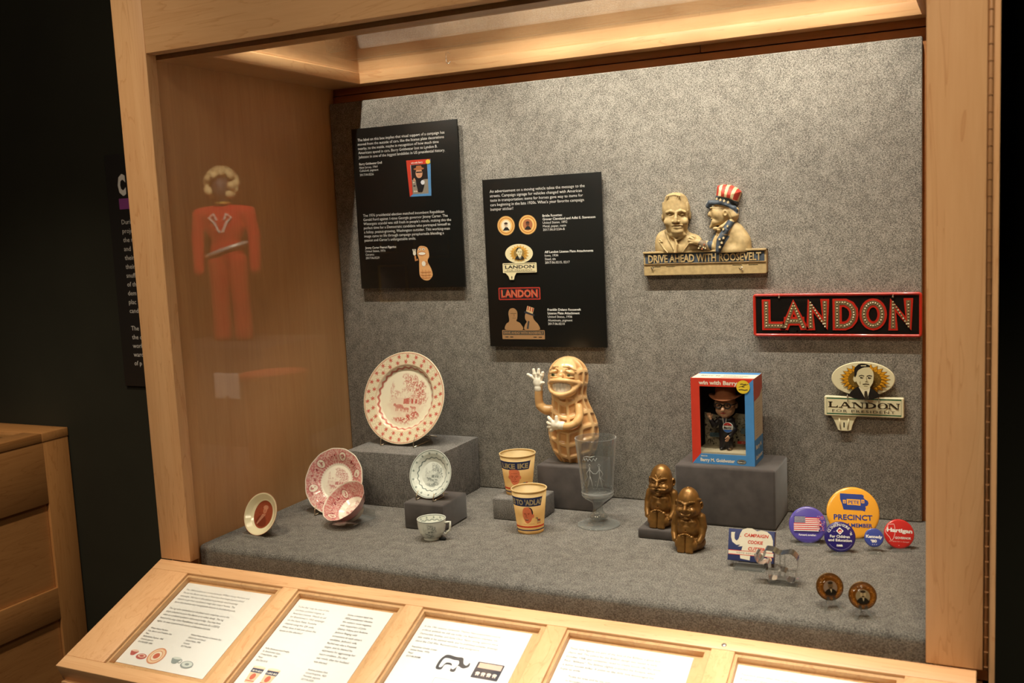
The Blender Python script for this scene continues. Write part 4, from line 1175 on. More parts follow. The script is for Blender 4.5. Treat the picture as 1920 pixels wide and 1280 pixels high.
for (X_, Y_, d) in ((940, 300, 0.0335), (978, 312, 0.0335), (1018, 324, 0.0335), (1058, 340, 0.0325), (1005, 632, 0.0345), (1048, 600, 0.0325), (965, 740, 0.0355), (1005, 728, 0.035), (985, 780, 0.0355), (962, 828, 0.034)):
    p = rq(X_, Y_); st.prism(star(p[0], p[2], 0.0036, 5), lambda u, v, h: (u, -h, v), d - 0.006, d, (), SCRM)
for (X_, Y_) in ((765, 785), (795, 800), (750, 815), (785, 830), (735, 838), (770, 848), (805, 840)):
    p = rq(X_, Y_); st.prism(star(p[0], p[2], 0.0026, 5), lambda u, v, h: (u, -h, v), 0.026, 0.0335, (), random.choice([SCRM, SCRM, S(190, 110, 70)]))
tag(st.build('raised_stars', PAINT, ra), 'small cream raised stars', kind='stuff')
# ================================================================== BLACK AND RED NAME PLATE WITH GLASS REFLECTORS
lp = thing('reflector_name_plate', 'black plate with red rim and red letters studded with glass beads', 'name plate', (1.1425, PY, 0.4440))
lx = lambda x: x - 1.1425
lz = lambda z: z - 0.4440
PW, PH = 0.3615, 0.0975
BLK, RDP, TANP = S(24, 20, 17), S(186, 44, 30), S(108, 90, 60)
pl = MB()
holes = [ellipse(lx(x), lz(z), 0.0022, 0.0022, 14) for x, z in ((1.4057, 0.5312), (1.4263, 0.5302), (1.2007, 0.4542), (1.2209, 0.4548), (1.2411, 0.4555))]
pl.prism(rrect(0.003, 0.003, PW - 0.003, PH - 0.003, 0.004), lambda u, v, h: (u, -h, v), 0.0105, 0.0125, holes, BLK)
pl.build('plate', INKG, lp)
rim = MB(); rim.tube([(u, -0.0125, v) for u, v in rrect(0.0028, 0.0028, PW - 0.0028, PH - 0.0028, 0.0045, 6)], 0.0034, 10, RDP, closed=True)
rim.build('rolled_rim', INKG, lp)
wl = MB().prism(rrect(0.0005, 0.0005, PW - 0.0005, PH - 0.0005, 0.006), lambda u, v, h: (u, -h, v), 0.0002, 0.0120, [rrect(0.0035, 0.0035, PW - 0.0035, PH - 0.0035, 0.005)], RDP)
wl.build('side_flange', INKG, lp)
def strokes(kind, ox):
    if kind == 'L': return [[(ox, 0.5205), (ox, 0.4680), (ox + 0.0330, 0.4680)]]
    if kind == 'A': return [[(ox - 0.0185, 0.4655), (ox, 0.5190), (ox + 0.0210, 0.4655)], [(ox - 0.0120, 0.4790), (ox + 0.0140, 0.4790)]]
    if kind == 'N': return [[(ox, 0.4665), (ox, 0.5210), (ox + 0.0310, 0.4665), (ox + 0.0310, 0.5210)]]
    if kind == 'D': return [[(ox, 0.4680), (ox, 0.5205), (ox + 0.0170, 0.5205), (ox + 0.0280, 0.5140), (ox + 0.0345, 0.5040), (ox + 0.0355, 0.4930), (ox + 0.0330, 0.4820), (ox + 0.0260, 0.4725), (ox + 0.0160, 0.4680), (ox, 0.4680)]]
    return [ellipse(ox, 0.4940, 0.0190, 0.0255, 24) + [(ox + 0.0190, 0.4940)]]
def stroke_mesh(path, w):
    """thick stroke with mitred corners as one strip (flat), returned as V, T"""
    pts = [Vector(p) for p in path]; n = len(pts); cl = (pts[0] - pts[-1]).length < 1e-6
    V = []; T = []
    for i in range(n):
        a = pts[i - 1] if i > 0 else (pts[-2] if cl else None); c = pts[i + 1] if i < n - 1 else (pts[1] if cl else None)
        p = pts[i].copy()
        d1 = (p - a).normalized() if a is not None else None; d2 = (c - p).normalized() if c is not None else None
        if d1 is None: p = p - d2 * w / 2; d1 = d2
        if d2 is None: p = p + d1 * w / 2; d2 = d1
        n1 = Vector((-d1.y, d1.x)); n2 = Vector((-d2.y, d2.x)); m = (n1 + n2)
        m = m.normalized() if m.length > 0.3 else n1
        k = (w / 2) / max(0.42, m.dot(n1))
        V += [tuple(p + m * k), tuple(p - m * k)]
    for i in range(n - 1): T += [(2 * i, 2 * i + 1, 2 * i + 3), (2 * i, 2 * i + 3, 2 * i + 2)]
    return V, T
def ribbon(mb, path, w, y0, y1, col):
    V, T = stroke_mesh(path, w); n = len(V)
    zl, zh = (0.4585, 0.5290) if w > 0.015 else (0.4628, 0.5247)
    V = [(u, min(max(v, zl), zh)) for u, v in V]
    mb.add([(lx(u), -y0, lz(v)) for u, v in V] + [(lx(u), -y1, lz(v)) for u, v in V], [tuple(i + n for i in t) for t in T], col)
    m = n // 2
    for i in range(m - 1):
        for s_ in (0, 1):
            a, c = 2 * i + s_, 2 * i + 2 + s_
            mb.add([(lx(V[a][0]), -y0, lz(V[a][1])), (lx(V[c][0]), -y0, lz(V[c][1])), (lx(V[c][0]), -y1, lz(V[c][1])), (lx(V[a][0]), -y1, lz(V[a][1]))], [(0, 1, 2, 3)], col)
beads = MB(); random.seed(5)
for (ch, ox) in (('L', 1.1722), ('A', 1.2335), ('N', 1.2710), ('D', 1.3285), ('O', 1.4042), ('N', 1.4455)):
    ro = MB(); ri = MB()
    for k, p in enumerate(strokes(ch, ox)):
        ribbon(ro, p, 0.0195, 0.0124, 0.0140 + 0.0001 * k, RDP)
    for k, p in enumerate(strokes(ch, ox)):
        ribbon(ri, p, 0.0098, 0.0126, 0.0146 + 0.0001 * k, TANP)
    o = ro.build('letter', INKG, lp); ri.build('letter_channel', INK, o)
    for k, p in enumerate(strokes(ch, ox)):
        pts = [Vector(q) for q in p]
        for i in range(len(pts) - 1):
            L_ = (pts[i + 1] - pts[i]).length
            m = max(1, round(L_ / 0.0066))
            if ch == 'O' and i % 1 == 0: m = 1
            for j in range(m + (1 if i == len(pts) - 2 and ch not in 'OD' else 0)):
                q = pts[i].lerp(pts[i + 1], j / m)
                if ch == 'A' and k == 1 and j in (0, m): continue
                beads.ball((lx(q.x), -0.0146, lz(q.y)), (0.0019, 0.0017, 0.0019), 8, random.choice([S(214, 202, 160), S(196, 178, 132), S(226, 216, 186), S(170, 146, 100)]))
tag(beads.build('glass_beads', INKG, lp), kind='stuff')
for x, z in ((1.2019, 0.5338), (1.4453, 0.5325)):
    m = MB(); m.tube([(lx(x), -0.0125, lz(z)), (lx(x), -0.0165, lz(z + 0.003)), (lx(x), -0.0130, lz(z + 0.007))], 0.0013, 6); m.ball((lx(x), -0.0145, lz(z)), 0.0026, 8); m.build('mounting_pin', STEEL, lp)

# ================================================================== OVAL PORTRAIT PLATE TOPPER
tp = thing('portrait_plate_topper', 'cream oval portrait with sunflower above a green bordered name bar', 'plate attachment', (1.383, PY, 0.230))
tx = lambda x: x - 1.383
tz = lambda z: z - 0.230
CRM = S(232, 222, 182)
fy = lambda u, v, h: (u, -h, v)
MB().prism(ellipse(tx(1.3822), tz(0.3500), 0.0672, 0.0386, 56), fy, 0.0125, 0.0165, (), CRM, bev=0.0014).build('oval_plaque', INKG, tp)
A = Art(lambda u, v, h: (tx(u), -0.0166 - h, tz(v)))
sunflower(A, 1.3865, 0.3500, 0.0535, 0.0345, 0.30, S(226, 160, 40), S(120, 92, 40), 24, S(110, 70, 20))
A.ell(1.3865, 0.3500, 0.0350, 0.0230, S(120, 92, 40), 36)
for i in range(160):
    a = random.uniform(0, 2 * PI); r = math.sqrt(random.random()) * 0.96
    A.ell(1.3865 + 0.0340 * r * math.cos(a), 0.350 + 0.0222 * r * math.sin(a), 0.0006, 0.0006, random.choice([S(70, 52, 24), S(170, 136, 70)]), 6)
portrait(A, 1.3868, 0.3540, 0.0198, S(222, 212, 170), S(40, 36, 32))
A.build('portrait_print', tp, INKG)
MB().prism(rrect(tx(1.2985), tz(0.2640), tx(1.4672), tz(0.3092), 0.0035), fy, 0.0020, 0.0135, (), CRM, bev=0.0016).build('name_bar', INKG, tp)
A = Art(lambda u, v, h: (tx(u), -0.0136 - h, tz(v)))
GRN, INK2 = S(34, 98, 66), S(54, 44, 30)
A.line(rect(1.3040, 0.2692, 1.4618, 0.3042), 0.0024, GRN, True)
def serif_word(A, x0, z0, h, col):
    """LANDON in wide roman capitals with serifs"""
    def P(px, py): return (x0 + px, z0 + py * h)
    w = 0.0046; t = 0.0014; f = 0.0016
    def stem(x, ww=w): A.rect(P(x, 0)[0] - ww / 2, z0, P(x, 0)[0] + ww / 2, z0 + h, col)
    def foot(x, y, ww=0.0095):
        z = z0 + (0 if y == 0 else h - f); A.rect(x0 + x - ww / 2, z, x0 + x + ww / 2, z + f, col)
    # L
    stem(0.0050); foot(0.0050, 0); foot(0.0050, 1); A.rect(x0 + 0.0050, z0, x0 + 0.0210, z0 + f, col); A.poly([(x0 + 0.0160, z0), (x0 + 0.0210, z0), (x0 + 0.0210, z0 + h * 0.42)], col)
    # A
    A.poly([P(0.0340, 1), P(0.0395, 1), P(0.0490, 0), P(0.0440, 0)], col); A.poly([P(0.0345, 1), P(0.0362, 0.9), P(0.0278, 0), P(0.0262, 0)], col); A.rect(x0 + 0.030, z0 + h * 0.30, x0 + 0.046, z0 + h * 0.30 + t, col); foot(0.0270, 0, 0.0080); foot(0.0465, 0, 0.0090)
    for ox in (0.0555, 0.1305):   # N
        A.rect(x0 + ox - 0.0008, z0, x0 + ox + 0.0010, z0 + h, col); A.rect(x0 + ox + 0.0170, z0, x0 + ox + 0.0188, z0 + h, col)
        A.poly([P(ox - 0.002, 1), P(ox + 0.0040, 1), P(ox + 0.0188, 0), P(ox + 0.0140, 0)], col); foot(ox, 0, 0.0070); foot(ox - 0.001, 1, 0.0070); foot(ox + 0.0178, 1, 0.0075)
    # D
    stem(0.0835); foot(0.0820, 0, 0.0080); foot(0.0820, 1, 0.0080)
    A.poly([P(0.0825 + 0.0205 * max(0, math.cos(a)) ** 0.8, 0.5 + 0.5 * math.sin(a)) for a in np.linspace(PI / 2, -PI / 2, 16)] + [P(0.0825 + 0.0150 * max(0, math.cos(a)) ** 0.8, 0.5 + 0.40 * math.sin(a)) for a in np.linspace(-PI / 2, PI / 2, 16)], col)
    # O
    A.poly([P(0.1165 + 0.0108 * math.cos(a), 0.5 + 0.52 * math.sin(a)) for a in np.linspace(0, 2 * PI, 32)[:-1]], col, [[P(0.1165 + 0.0062 * math.cos(a), 0.5 + 0.42 * math.sin(a)) for a in np.linspace(0, 2 * PI, 32)[:-1]]])
serif_word(A, 1.3070, 0.2835, 0.0132, INK2)
A.text('FOR PRESIDENT', 1.3825, 0.2733, 0.0083, INK2, width=0.133, align='C', space=1.2)
A.build('name_print', tp, INKG)
br = MB()
br.prism([(tx(1.3120), tz(0.2640)), (tx(1.3690), tz(0.2640)), (tx(1.3640), tz(0.2560)), (tx(1.3585), tz(0.2420)), (tx(1.3560), tz(0.2310)), (tx(1.3500), tz(0.2290)), (tx(1.3320), tz(0.2290)), (tx(1.3270), tz(0.2315)), (tx(1.3225), tz(0.2440)), (tx(1.3170), tz(0.2560))][::-1], fy, 0.0060, 0.0095, [rrect(tx(1.3382), tz(0.2360), tx(1.3428), tz(0.2500), 0.0020)], CRM, bev=0.0010)
for x in (1.3300, 1.3515): br.tube([(tx(x), -0.0095, tz(0.2620)), (tx(x + (0.003 if x < 1.34 else -0.003)), -0.0095, tz(0.2340))], 0.0016, 6, CRM)
br.box(tx(1.3385), tx(1.3425), -0.0058, -0.0050, tz(0.236), tz(0.250), 0, S(40, 34, 26))
br.build('bracket', INKG, tp)
for x in (1.3492, 1.4150):
    m = MB(); m.tube([(tx(x), -0.0125, tz(0.3150)), (tx(x), -0.0180, tz(0.3130)), (tx(x + 0.0006), -0.0165, tz(0.3010)), (tx(x), -0.0140, tz(0.2985))], 0.0010, 6); m.build('wire_clip', STEEL, tp)

# ================================================================== CERAMICS
def ceramic(name, prof, paint, parent, back=S(232, 226, 208), nt=300, scal=None):
    """dish: prof lists (r, out) for the front from the centre to the rim, painted; plain back closes it.
       local axes: x right, y up, z outward"""
    P = []
    for i in range(len(prof) - 1):
        (r0, z0), (r1, z1) = prof[i], prof[i + 1]
        m = max(2, int(abs(math.hypot(r1 - r0, z1 - z0)) / (prof[-1][0] / 85)))
        for j in range(m): P.append((r0 + (r1 - r0) * j / m, z0 + (z1 - z0) * j / m))
    P.append(prof[-1])
    Rm = prof[-1][0]
    th = np.linspace(0, 2 * PI, nt, endpoint=False)
    nf = len(P)
    bk = [(Rm * 1.004, prof[-1][1] - Rm * 0.010), (Rm * 0.99, prof[-1][1] - Rm * 0.026)] + [(r * 1.0, z - Rm * 0.034) for r, z in prof[::-1][1:-1]] + [(0.0005, prof[0][1] - Rm * 0.034)]
    allp = P + bk
    r = np.array([p[0] for p in allp])[:, None]; z = np.array([p[1] for p in allp])[:, None]
    rr = r * np.ones_like(th)[None]; zz = z * np.ones_like(th)[None]
    if scal: rr = rr * (1 + scal[1] * np.cos(scal[0] * th)[None] * np.clip(rr / Rm - 0.7, 0, 1) / 0.3)
    V = np.stack([rr * np.cos(th), rr * np.sin(th), zz], -1).reshape(-1, 3)
    n = len(allp)
    i = np.arange(n - 1)[:, None] * nt; k = np.arange(nt)[None]; l = (k + 1) % nt
    Q = np.stack([i + k, i + l, i + nt + l, i + nt + k], -1).reshape(-1, 4)
    rn = (r * np.ones_like(th)[None]) / Rm; tt = th[None] * np.ones_like(rn)
    C = np.tile(np.array(back, float), (n, nt, 1))
    C[:nf] = paint(rn[:nf], tt[:nf])
    me = mesh_np(name, V, Q, C.reshape(-1, 3))
    return link(name, me, parent, GLAZE)
def mix(C, col, a): return C * (1 - a[..., None]) + np.array(col)[None, None] * a[..., None]
def scene(u, v, seed=1):
    """transfer-print scene in [-1,1]: cottage, trees, cattle, foreground leaves -> ink density"""
    fine = vnoise(u + 3, v + 5, 26, seed, 2); mid = vnoise(u + 3, v + 5, 9, seed + 3, 2)
    d = np.zeros_like(u)
    def blob(cx, cy, rx, ry, s_, th_=0.5):
        q = 1 - np.sqrt(((u - cx) / rx) ** 2 + ((v - cy) / ry) ** 2)
        m = sstep(0.0, 0.35, q + (mid - 0.5) * 0.9)
        return m * s_ * sstep(th_ - 0.25, th_ + 0.2, fine)
    d = np.maximum(d, 0.22 * sstep(0.95, 0.5, np.sqrt((u / 0.95) ** 2 + ((v + 0.25) / 0.55) ** 2) + (mid - 0.5) * 0.5))
    for b in ((0.15, 0.55, 0.38, 0.36, 0.75), (0.45, 0.35, 0.36, 0.36, 0.85), (-0.05, 0.78, 0.22, 0.16, 0.6), (0.62, 0.08, 0.28, 0.32, 0.8), (-0.62, 0.22, 0.10, 0.42, 0.5), (-0.42, 0.12, 0.22, 0.20, 0.5), (0.05, 0.25, 0.35, 0.2, 0.6)):
        d = np.maximum(d, blob(*b))
    d = np.where(in_poly(u, v, [(-0.50, 0.02), (-0.15, 0.24), (0.28, 0.24), (0.10, 0.02)]), 0.06 + 0.25 * (fine > 0.62), d)
    d = np.where(in_poly(u, v, [(0.10, 0.02), (0.29, 0.24), (0.52, 0.02), (0.52, -0.20), (0.12, -0.20)]), 0.30 + 0.3 * (fine > 0.55), d)
    d = np.where(in_poly(u, v, [(-0.12, -0.02), (0.10, 0.02), (0.12, -0.20), (-0.12, -0.20)]), 0.75 + 0.2 * fine, d)
    for cx in (0.24, 0.40): d = np.where((np.abs(u - cx) < 0.035) & (v > -0.17) & (v < -0.02), 0.98, d)
    for cx, cy, k in ((-0.28, -0.30, 1), (0.02, -0.38, 0.7), (0.32, -0.33, 0.6)):
        body = (((u - cx) / (0.17 * k)) ** 2 + ((v - cy) / (0.075 * k)) ** 2 < 1) | (((u - cx + 0.19 * k) / (0.06 * k)) ** 2 + ((v - cy - 0.05 * k) / (0.05 * k)) ** 2 < 1)
        for lx_ in (-0.12, -0.05, 0.08, 0.13): body |= (np.abs(u - cx - lx_ * k) < 0.018 * k) & (v < cy) & (v > cy - 0.17 * k)
        d = np.where(body, 0.62 + 0.3 * fine, d)
    for b in ((-0.10, -0.78, 0.55, 0.16, 1.0), (0.35, -0.62, 0.32, 0.18, 0.9), (0.1, -0.92, 0.35, 0.10, 0.9)):
        d = np.maximum(d, blob(*b, 0.48))
    fade = sstep(1.02, 0.80, np.sqrt(u * u + v * v))
    return np.clip(d, 0, 1) * fade
def polar(r, t): return r * np.cos(t), r * np.sin(t)
def star_field(r, t, rows, size):
    """soft little leaves/stars on rings: rows (radius, count, phase)"""
    d = np.zeros_like(r)
    for (rr, n, ph) in rows:
        a = (t * n / (2 * PI) + ph) % 1.0 - 0.5
        x = a * 2 * PI * rr / n; y = r - rr
        q = np.sqrt(x * x + y * y); an = np.arctan2(y, x)
        d = np.maximum(d, sstep(1.0, 0.75, q / (size * (0.78 + 0.30 * np.cos(6 * an + 1.2)))))
    return d
def paint_red_plate(r, t):
    u, v = polar(r, t)
    C = np.tile(np.array(S(246, 236, 208)), r.shape + (1,))
    rimz = sstep(0.70, 0.715, r)
    C = mix(C, S(244, 232, 200), rimz)
    l1 = np.abs(((u + v) * 23) % 1 - 0.5); l2 = np.abs(((u - v) * 23) % 1 - 0.5)
    lat = np.maximum(sstep(0.13, 0.05, l1), sstep(0.13, 0.05, l2))
    C = mix(C, S(196, 178, 130), rimz * lat * 0.5)
    C = mix(C, S(206, 92, 78), star_field(r, t, ((0.905, 26, 0.0), (0.785, 24, 0.3)), 0.056) * 0.95)
    w = 0.668 + 0.012 * np.cos(26 * t)
    C = mix(C, S(196, 92, 80), sstep(0.020, 0.012, np.abs(r - w)) * 0.9)
    C = mix(C, S(216, 150, 120), sstep(0.695, 0.715, r) * sstep(0.735, 0.72, r) * 0.5)
    C = mix(C, S(200, 96, 80), sstep(0.958, 0.966, r) * sstep(0.982, 0.974, r) * 0.9)
    k = 0.60
    return mix(C, S(188, 48, 40), scene((u - 0.02) / k, v / k, 1) * 0.95)
def medallions(r, t, rad, n, ph, ink, seed, C, sx_=0.13, sr=0.10):
    for i in range(n):
        a0 = ph + 2 * PI * i / n
        da = (t - a0 + PI) % (2 * PI) - PI
        x = da * rad; y = r - rad
        q = np.sqrt((x / sx_) ** 2 + (y / sr) ** 2)
        inside = sstep(1.0, 0.9, q)
        C = mix(C, S(244, 234, 214), inside)
        C = mix(C, ink, sstep(0.14, 0.05, np.abs(q - 0.92)) * 0.8)
        f = vnoise(x * 1 + i * 3.3 + 9, y + 4, 22, seed + i, 2)
        C = mix(C, ink, sstep(0.75, 0.35, q) * sstep(0.48, 0.62, f) * 0.85)
    return C
def paint_pink(well, seed, ph, nm=6):
    INKP = S(176, 62, 74)
    def f(r, t):
        u, v = polar(r, t)
        C = np.tile(np.array(S(246, 238, 220)), r.shape + (1,))
        b = sstep(well, well + 0.02, r) * sstep(0.985, 0.965, r)
        n1 = vnoise(u + 5, v + 5, 34, seed, 2); n2 = vnoise(u + 5, v + 5, 13, seed + 5, 2)
        C = mix(C, S(206, 112, 112), b * (0.50 + 0.42 * sstep(0.35, 0.65, n1)))
        ring2 = b * sstep(0.12, 0.02, np.abs(r - (well + 0.985) / 2))
        C = mix(C, S(140, 36, 50), ring2 * sstep(0.52, 0.60, n2) * sstep(0.45, 0.6, n1))
        fr = sstep(0.05, 0.02, np.abs(r - well - 0.02)) * (0.5 + 0.5 * np.cos(44 * t))
        C = mix(C, INKP, fr * 0.6)
        C = medallions(r, t, (well + 0.97) / 2, nm, ph, INKP, seed, C, 0.135, (0.97 - well) * 0.36)
        k = well * 0.86
        return mix(C, INKP, scene(u / k, v / k, seed + 8) * 0.9)
    return f
def paint_green(well, seed):
    INKG_ = S(64, 88, 86)
    def f(r, t):
        u, v = polar(r, t)
        C = np.tile(np.array(S(232, 236, 226)), r.shape + (1,))
        w = well + 0.018 * np.cos(18 * t)
        C = mix(C, INKG_, sstep(0.026, 0.014, np.abs(r - w)) * 0.8)
        rz = sstep(well + 0.03, well + 0.05, r)
        l1 = np.abs(((u + v) * 17) % 1 - 0.5); l2 = np.abs(((u - v) * 17) % 1 - 0.5)
        C = mix(C, S(150, 170, 160), rz * np.maximum(sstep(0.12, 0.04, l1), sstep(0.12, 0.04, l2)) * 0.4)
        C = mix(C, S(92, 112, 106), star_field(r, t, (((well + 1) / 2 + 0.02, 15, 0.2),), 0.058) * 0.85)
        C = mix(C, INKG_, sstep(0.945, 0.955, r) * sstep(0.98, 0.97, r) * 0.8)
        k = well * 0.82
        return mix(C, S(46, 66, 66), scene((u - 0.02) / k, (v + 0.02) / k, seed) * 0.85)
    return f
def paint_portrait(r, t):
    u, v = polar(r, t)
    C = np.tile(np.array(S(238, 226, 188)), r.shape + (1,))
    C = mix(C, S(150, 62, 40), sstep(0.975, 0.985, r))
    q = np.sqrt((u / 0.57) ** 2 + (v / 0.66) ** 2)
    MED = np.array(S(150, 70, 46)); C = mix(C, MED, sstep(1.0, 0.97, q))
    n = vnoise(u + 4, v + 4, 18, 6, 2); ins = sstep(0.92, 0.8, q)
    head = sstep(1.0, 0.8, np.sqrt(((u - 0.06) / 0.13) ** 2 + ((v - 0.20) / 0.18) ** 2))
    hair = sstep(1.0, 0.8, np.sqrt(((u - 0.07) / 0.17) ** 2 + ((v - 0.33) / 0.12) ** 2))
    bust = sstep(1.0, 0.85, np.sqrt(((u + 0.05) / 0.36) ** 2 + ((v + 0.42) / 0.42) ** 2))
    shirt = in_poly(u, v, [(-0.06, 0.02), (0.16, 0.02), (0.05, -0.12), (-0.24, -0.48), (-0.30, -0.44)])
    C = mix(C, S(112, 46, 30), bust * ins * 0.75)
    C = mix(C, S(206, 150, 122), hair * ins * 0.6); C = mix(C, S(196, 128, 98), head * ins * 0.8)
    C = mix(C, S(200, 140, 112), shirt * ins * 0.75)
    return mix(C, S(110, 46, 30), ins * sstep(0.6, 0.8, n) * 0.4)

def stand_wire(name, label, M, rad, base_z, tilt, group=None):
    """bent wire plate stand in world position: two front hooks, back legs"""
    c = M.translation; rx = M.to_3x3() @ Vector((1, 0, 0)); ry = M.to_3x3() @ Vector((0, 1, 0)); n = M.to_3x3() @ Vector((0, 0, 1))
    nf = Vector((n.x, n.y, 0)).normalized()
    t = thing(name, label, 'plate stand', (c.x, c.y, base_z), 0, 'wire plate stands')
    O = Vector((c.x, c.y, base_z)); m = MB(); W = 0.0013
    for sg in (-1, 1):
        a = math.radians(-90 + sg * 24)
        rimp = c + rx * (rad * math.cos(a)) + ry * (rad * math.sin(a))
        f0 = rimp + n * 0.006 + ry * 0.010
        f1 = rimp + n * 0.010 - ry * 0.002
        f2 = Vector((f1.x, f1.y, base_z + 0.0015)) + nf * 0.002
        g = Vector((rimp.x, rimp.y, base_z + 0.0014)) - nf * (rad * 0.62)
        g2 = c - n * (rad * 0.10 + 0.024) + rx * (sg * rad * 0.16) + ry * (rad * 0.05)
        m.tube([p - O for p in smooth_loop([tuple(f0), tuple(f1), tuple(f2)], 4, False) and [Vector(q) for q in smooth_loop([tuple(f0), tuple(f1), tuple(f2)], 4, False)]], W, 8)
        m.tube([f2 - O, g - O, g2 - O], W, 8)
    gl = [Vector((c.x, c.y, base_z + 0.0014)) - nf * (rad * 0.70) + rx * (sg * rad * 0.36) for sg in (-1, 1)]
    m.tube([gl[0] - O, gl[1] - O], W, 6)
    m.build('wire_frame', plain('plate_stand_wire', (0.55, 0.48, 0.36), 0.3, 1.0), t)
    return t
def stand_acrylic(label, M, rad, base_z, back=0.0045, kind='acrylic_easel'):
    c = M.translation; rot3 = M.to_3x3()
    n = rot3 @ Vector((0, 0, 1)); nf = Vector((n.x, n.y, 0)).normalized(); rx = (rot3 @ Vector((1, 0, 0)))
    t = thing(kind, label, 'easel', (c.x, c.y, base_z), math.atan2(rx.y, rx.x), 'clear easels on the case deck')
    # local: x along the face, y backward, z up
    tilt = math.asin(n.z); zc = c.z - base_z
    yb = rad * math.sin(tilt)                       # foot of the disc lies in front (-y)
    w = rad * 0.62
    foot = MB(); foot.box(-w, w, -yb - 0.010, -yb + 0.0, 0.0004, 0.0030, 0.0006); foot.box(-w, w, -yb - 0.010, -yb - 0.0075, 0.003, 0.0070, 0.0006)
    foot.build('foot_ledge', ACRYL, t)
    bk = MB()
    d = Vector((0, math.sin(tilt), math.cos(tilt)))
    p0 = Vector((0, -yb + 0.003 + back / math.cos(tilt), 0.003)); p1 = p0 + d * rad * 1.15
    for q in (0,):
        vs = [p0 + Vector((-w, 0, 0)), p0 + Vector((w, 0, 0)), p1 + Vector((w * 0.7, 0, 0)), p1 + Vector((-w * 0.7, 0, 0))]
        nn = Vector((0, math.cos(tilt), -math.sin(tilt))) * 0.0022
        bk.add([*vs, *[v + nn for v in vs]], [(0, 1, 2, 3), (7, 6, 5, 4), (0, 4, 5, 1), (1, 5, 6, 2), (2, 6, 7, 3), (3, 7, 4, 0)])
    bk.build('back_rest', ACRYL, t)
    lg = MB()
    q1 = p0 + d * rad * 0.95 + Vector((0, 0.0022, 0)); q2_ = Vector((0, q1.y + rad * 0.55, 0.0004))
    vs = [q1 + Vector((-w * 0.3, 0, 0)), q1 + Vector((w * 0.3, 0, 0)), q2_ + Vector((w * 0.3, 0, 0)), q2_ + Vector((-w * 0.3, 0, 0))]
    lg.add([*vs, *[v + Vector((0, 0.0022, 0.0003)) for v in vs]], [(0, 1, 2, 3), (7, 6, 5, 4), (0, 4, 5, 1), (1, 5, 6, 2), (2, 6, 7, 3), (3, 7, 4, 0)])
    lg.build('prop', ACRYL, t)
    return t

# big red plate on the cloth riser
M = disc_frame((0.2465, 0.553, 0.2885), 0.3, 18)
o = thing('dinner_plate', 'large red and cream transferware plate with starred rim', 'plate'); place(o, M)
R_ = 0.1225
ceramic('dish', [(0.0004, -0.012), (R_ * 0.62, -0.012), (R_ * 0.66, -0.0105), (R_ * 0.705, -0.0030), (R_ * 0.73, -0.0012), (R_ * 0.96, 0.0020), (R_, 0.0024)], paint_red_plate, o, nt=420)
stand_wire('plate_stand', 'wire stand holding the large red plate', M, R_, 0.167, 18)
# pink saucer and tea bowl
M = disc_frame((0.1480, 0.357, 0.1090), 3.0, 24)
o = thing('saucer', 'pink red transferware saucer standing behind the tilted tea bowl', 'saucer'); place(o, M)
R_ = 0.0832
ceramic('dish', [(0.0004, -0.018), (R_ * 0.50, -0.0175), (R_ * 0.60, -0.0145), (R_ * 0.80, -0.0055), (R_, 0.0)], paint_pink(0.56, 11, 0.35), o, nt=360, scal=(14, 0.006))
stand_wire('plate_stand', 'wire stand under the pink saucer beside the side wall', M, R_, DZ, 24)
M = disc_frame((0.2370, 0.270, 0.0885), -16.1, 50)
o = thing('tea_bowl', 'pink red handleless tea bowl tilted towards the glass', 'bowl'); place(o, M)
R_ = 0.0586
ceramic('bowl', [(0.0004, -0.041), (R_ * 0.40, -0.040), (R_ * 0.62, -0.033), (R_ * 0.85, -0.018), (R_, 0.0)], paint_pink(0.60, 31, 0.9, 4), o, back=S(200, 128, 120), nt=300, scal=(12, 0.008))
MB().lathe([(R_ * 0.44, -0.0410), (R_ * 0.45, -0.0510), (R_ * 0.39, -0.0510), (R_ * 0.36, -0.0420)], 40, S(238, 228, 210), cap=False).build('foot_ring', GLAZE, o)
t = thing('bowl_stand', 'clear stand propping the tilted tea bowl', 'easel', (0.247, 0.312, DZ), math.radians(-16), 'clear easels on the case deck')
m = MB()
m.box(-0.026, 0.026, -0.060, 0.034, 0.0002, 0.0022, 0.0005); m.box(-0.026, 0.026, 0.0300, 0.0335, 0.0022, 0.0240, 0.0006)
m.build('frame', ACRYL, t)
# small portrait saucer at the left
M = disc_frame((0.0835, 0.150, 0.0770), -5.0, 25)
o = thing('cup_plate', 'small cream cup plate with brown portrait medallion', 'saucer'); place(o, M)
R_ = 0.0512
ceramic('dish', [(0.0004, -0.011), (R_ * 0.58, -0.011), (R_ * 0.70, -0.0085), (R_ * 0.92, -0.001), (R_, 0.0)], paint_portrait, o, back=S(222, 206, 166), nt=240)
stand_acrylic('clear easel under the small portrait cup plate', M, R_, DZ, 0.0150)
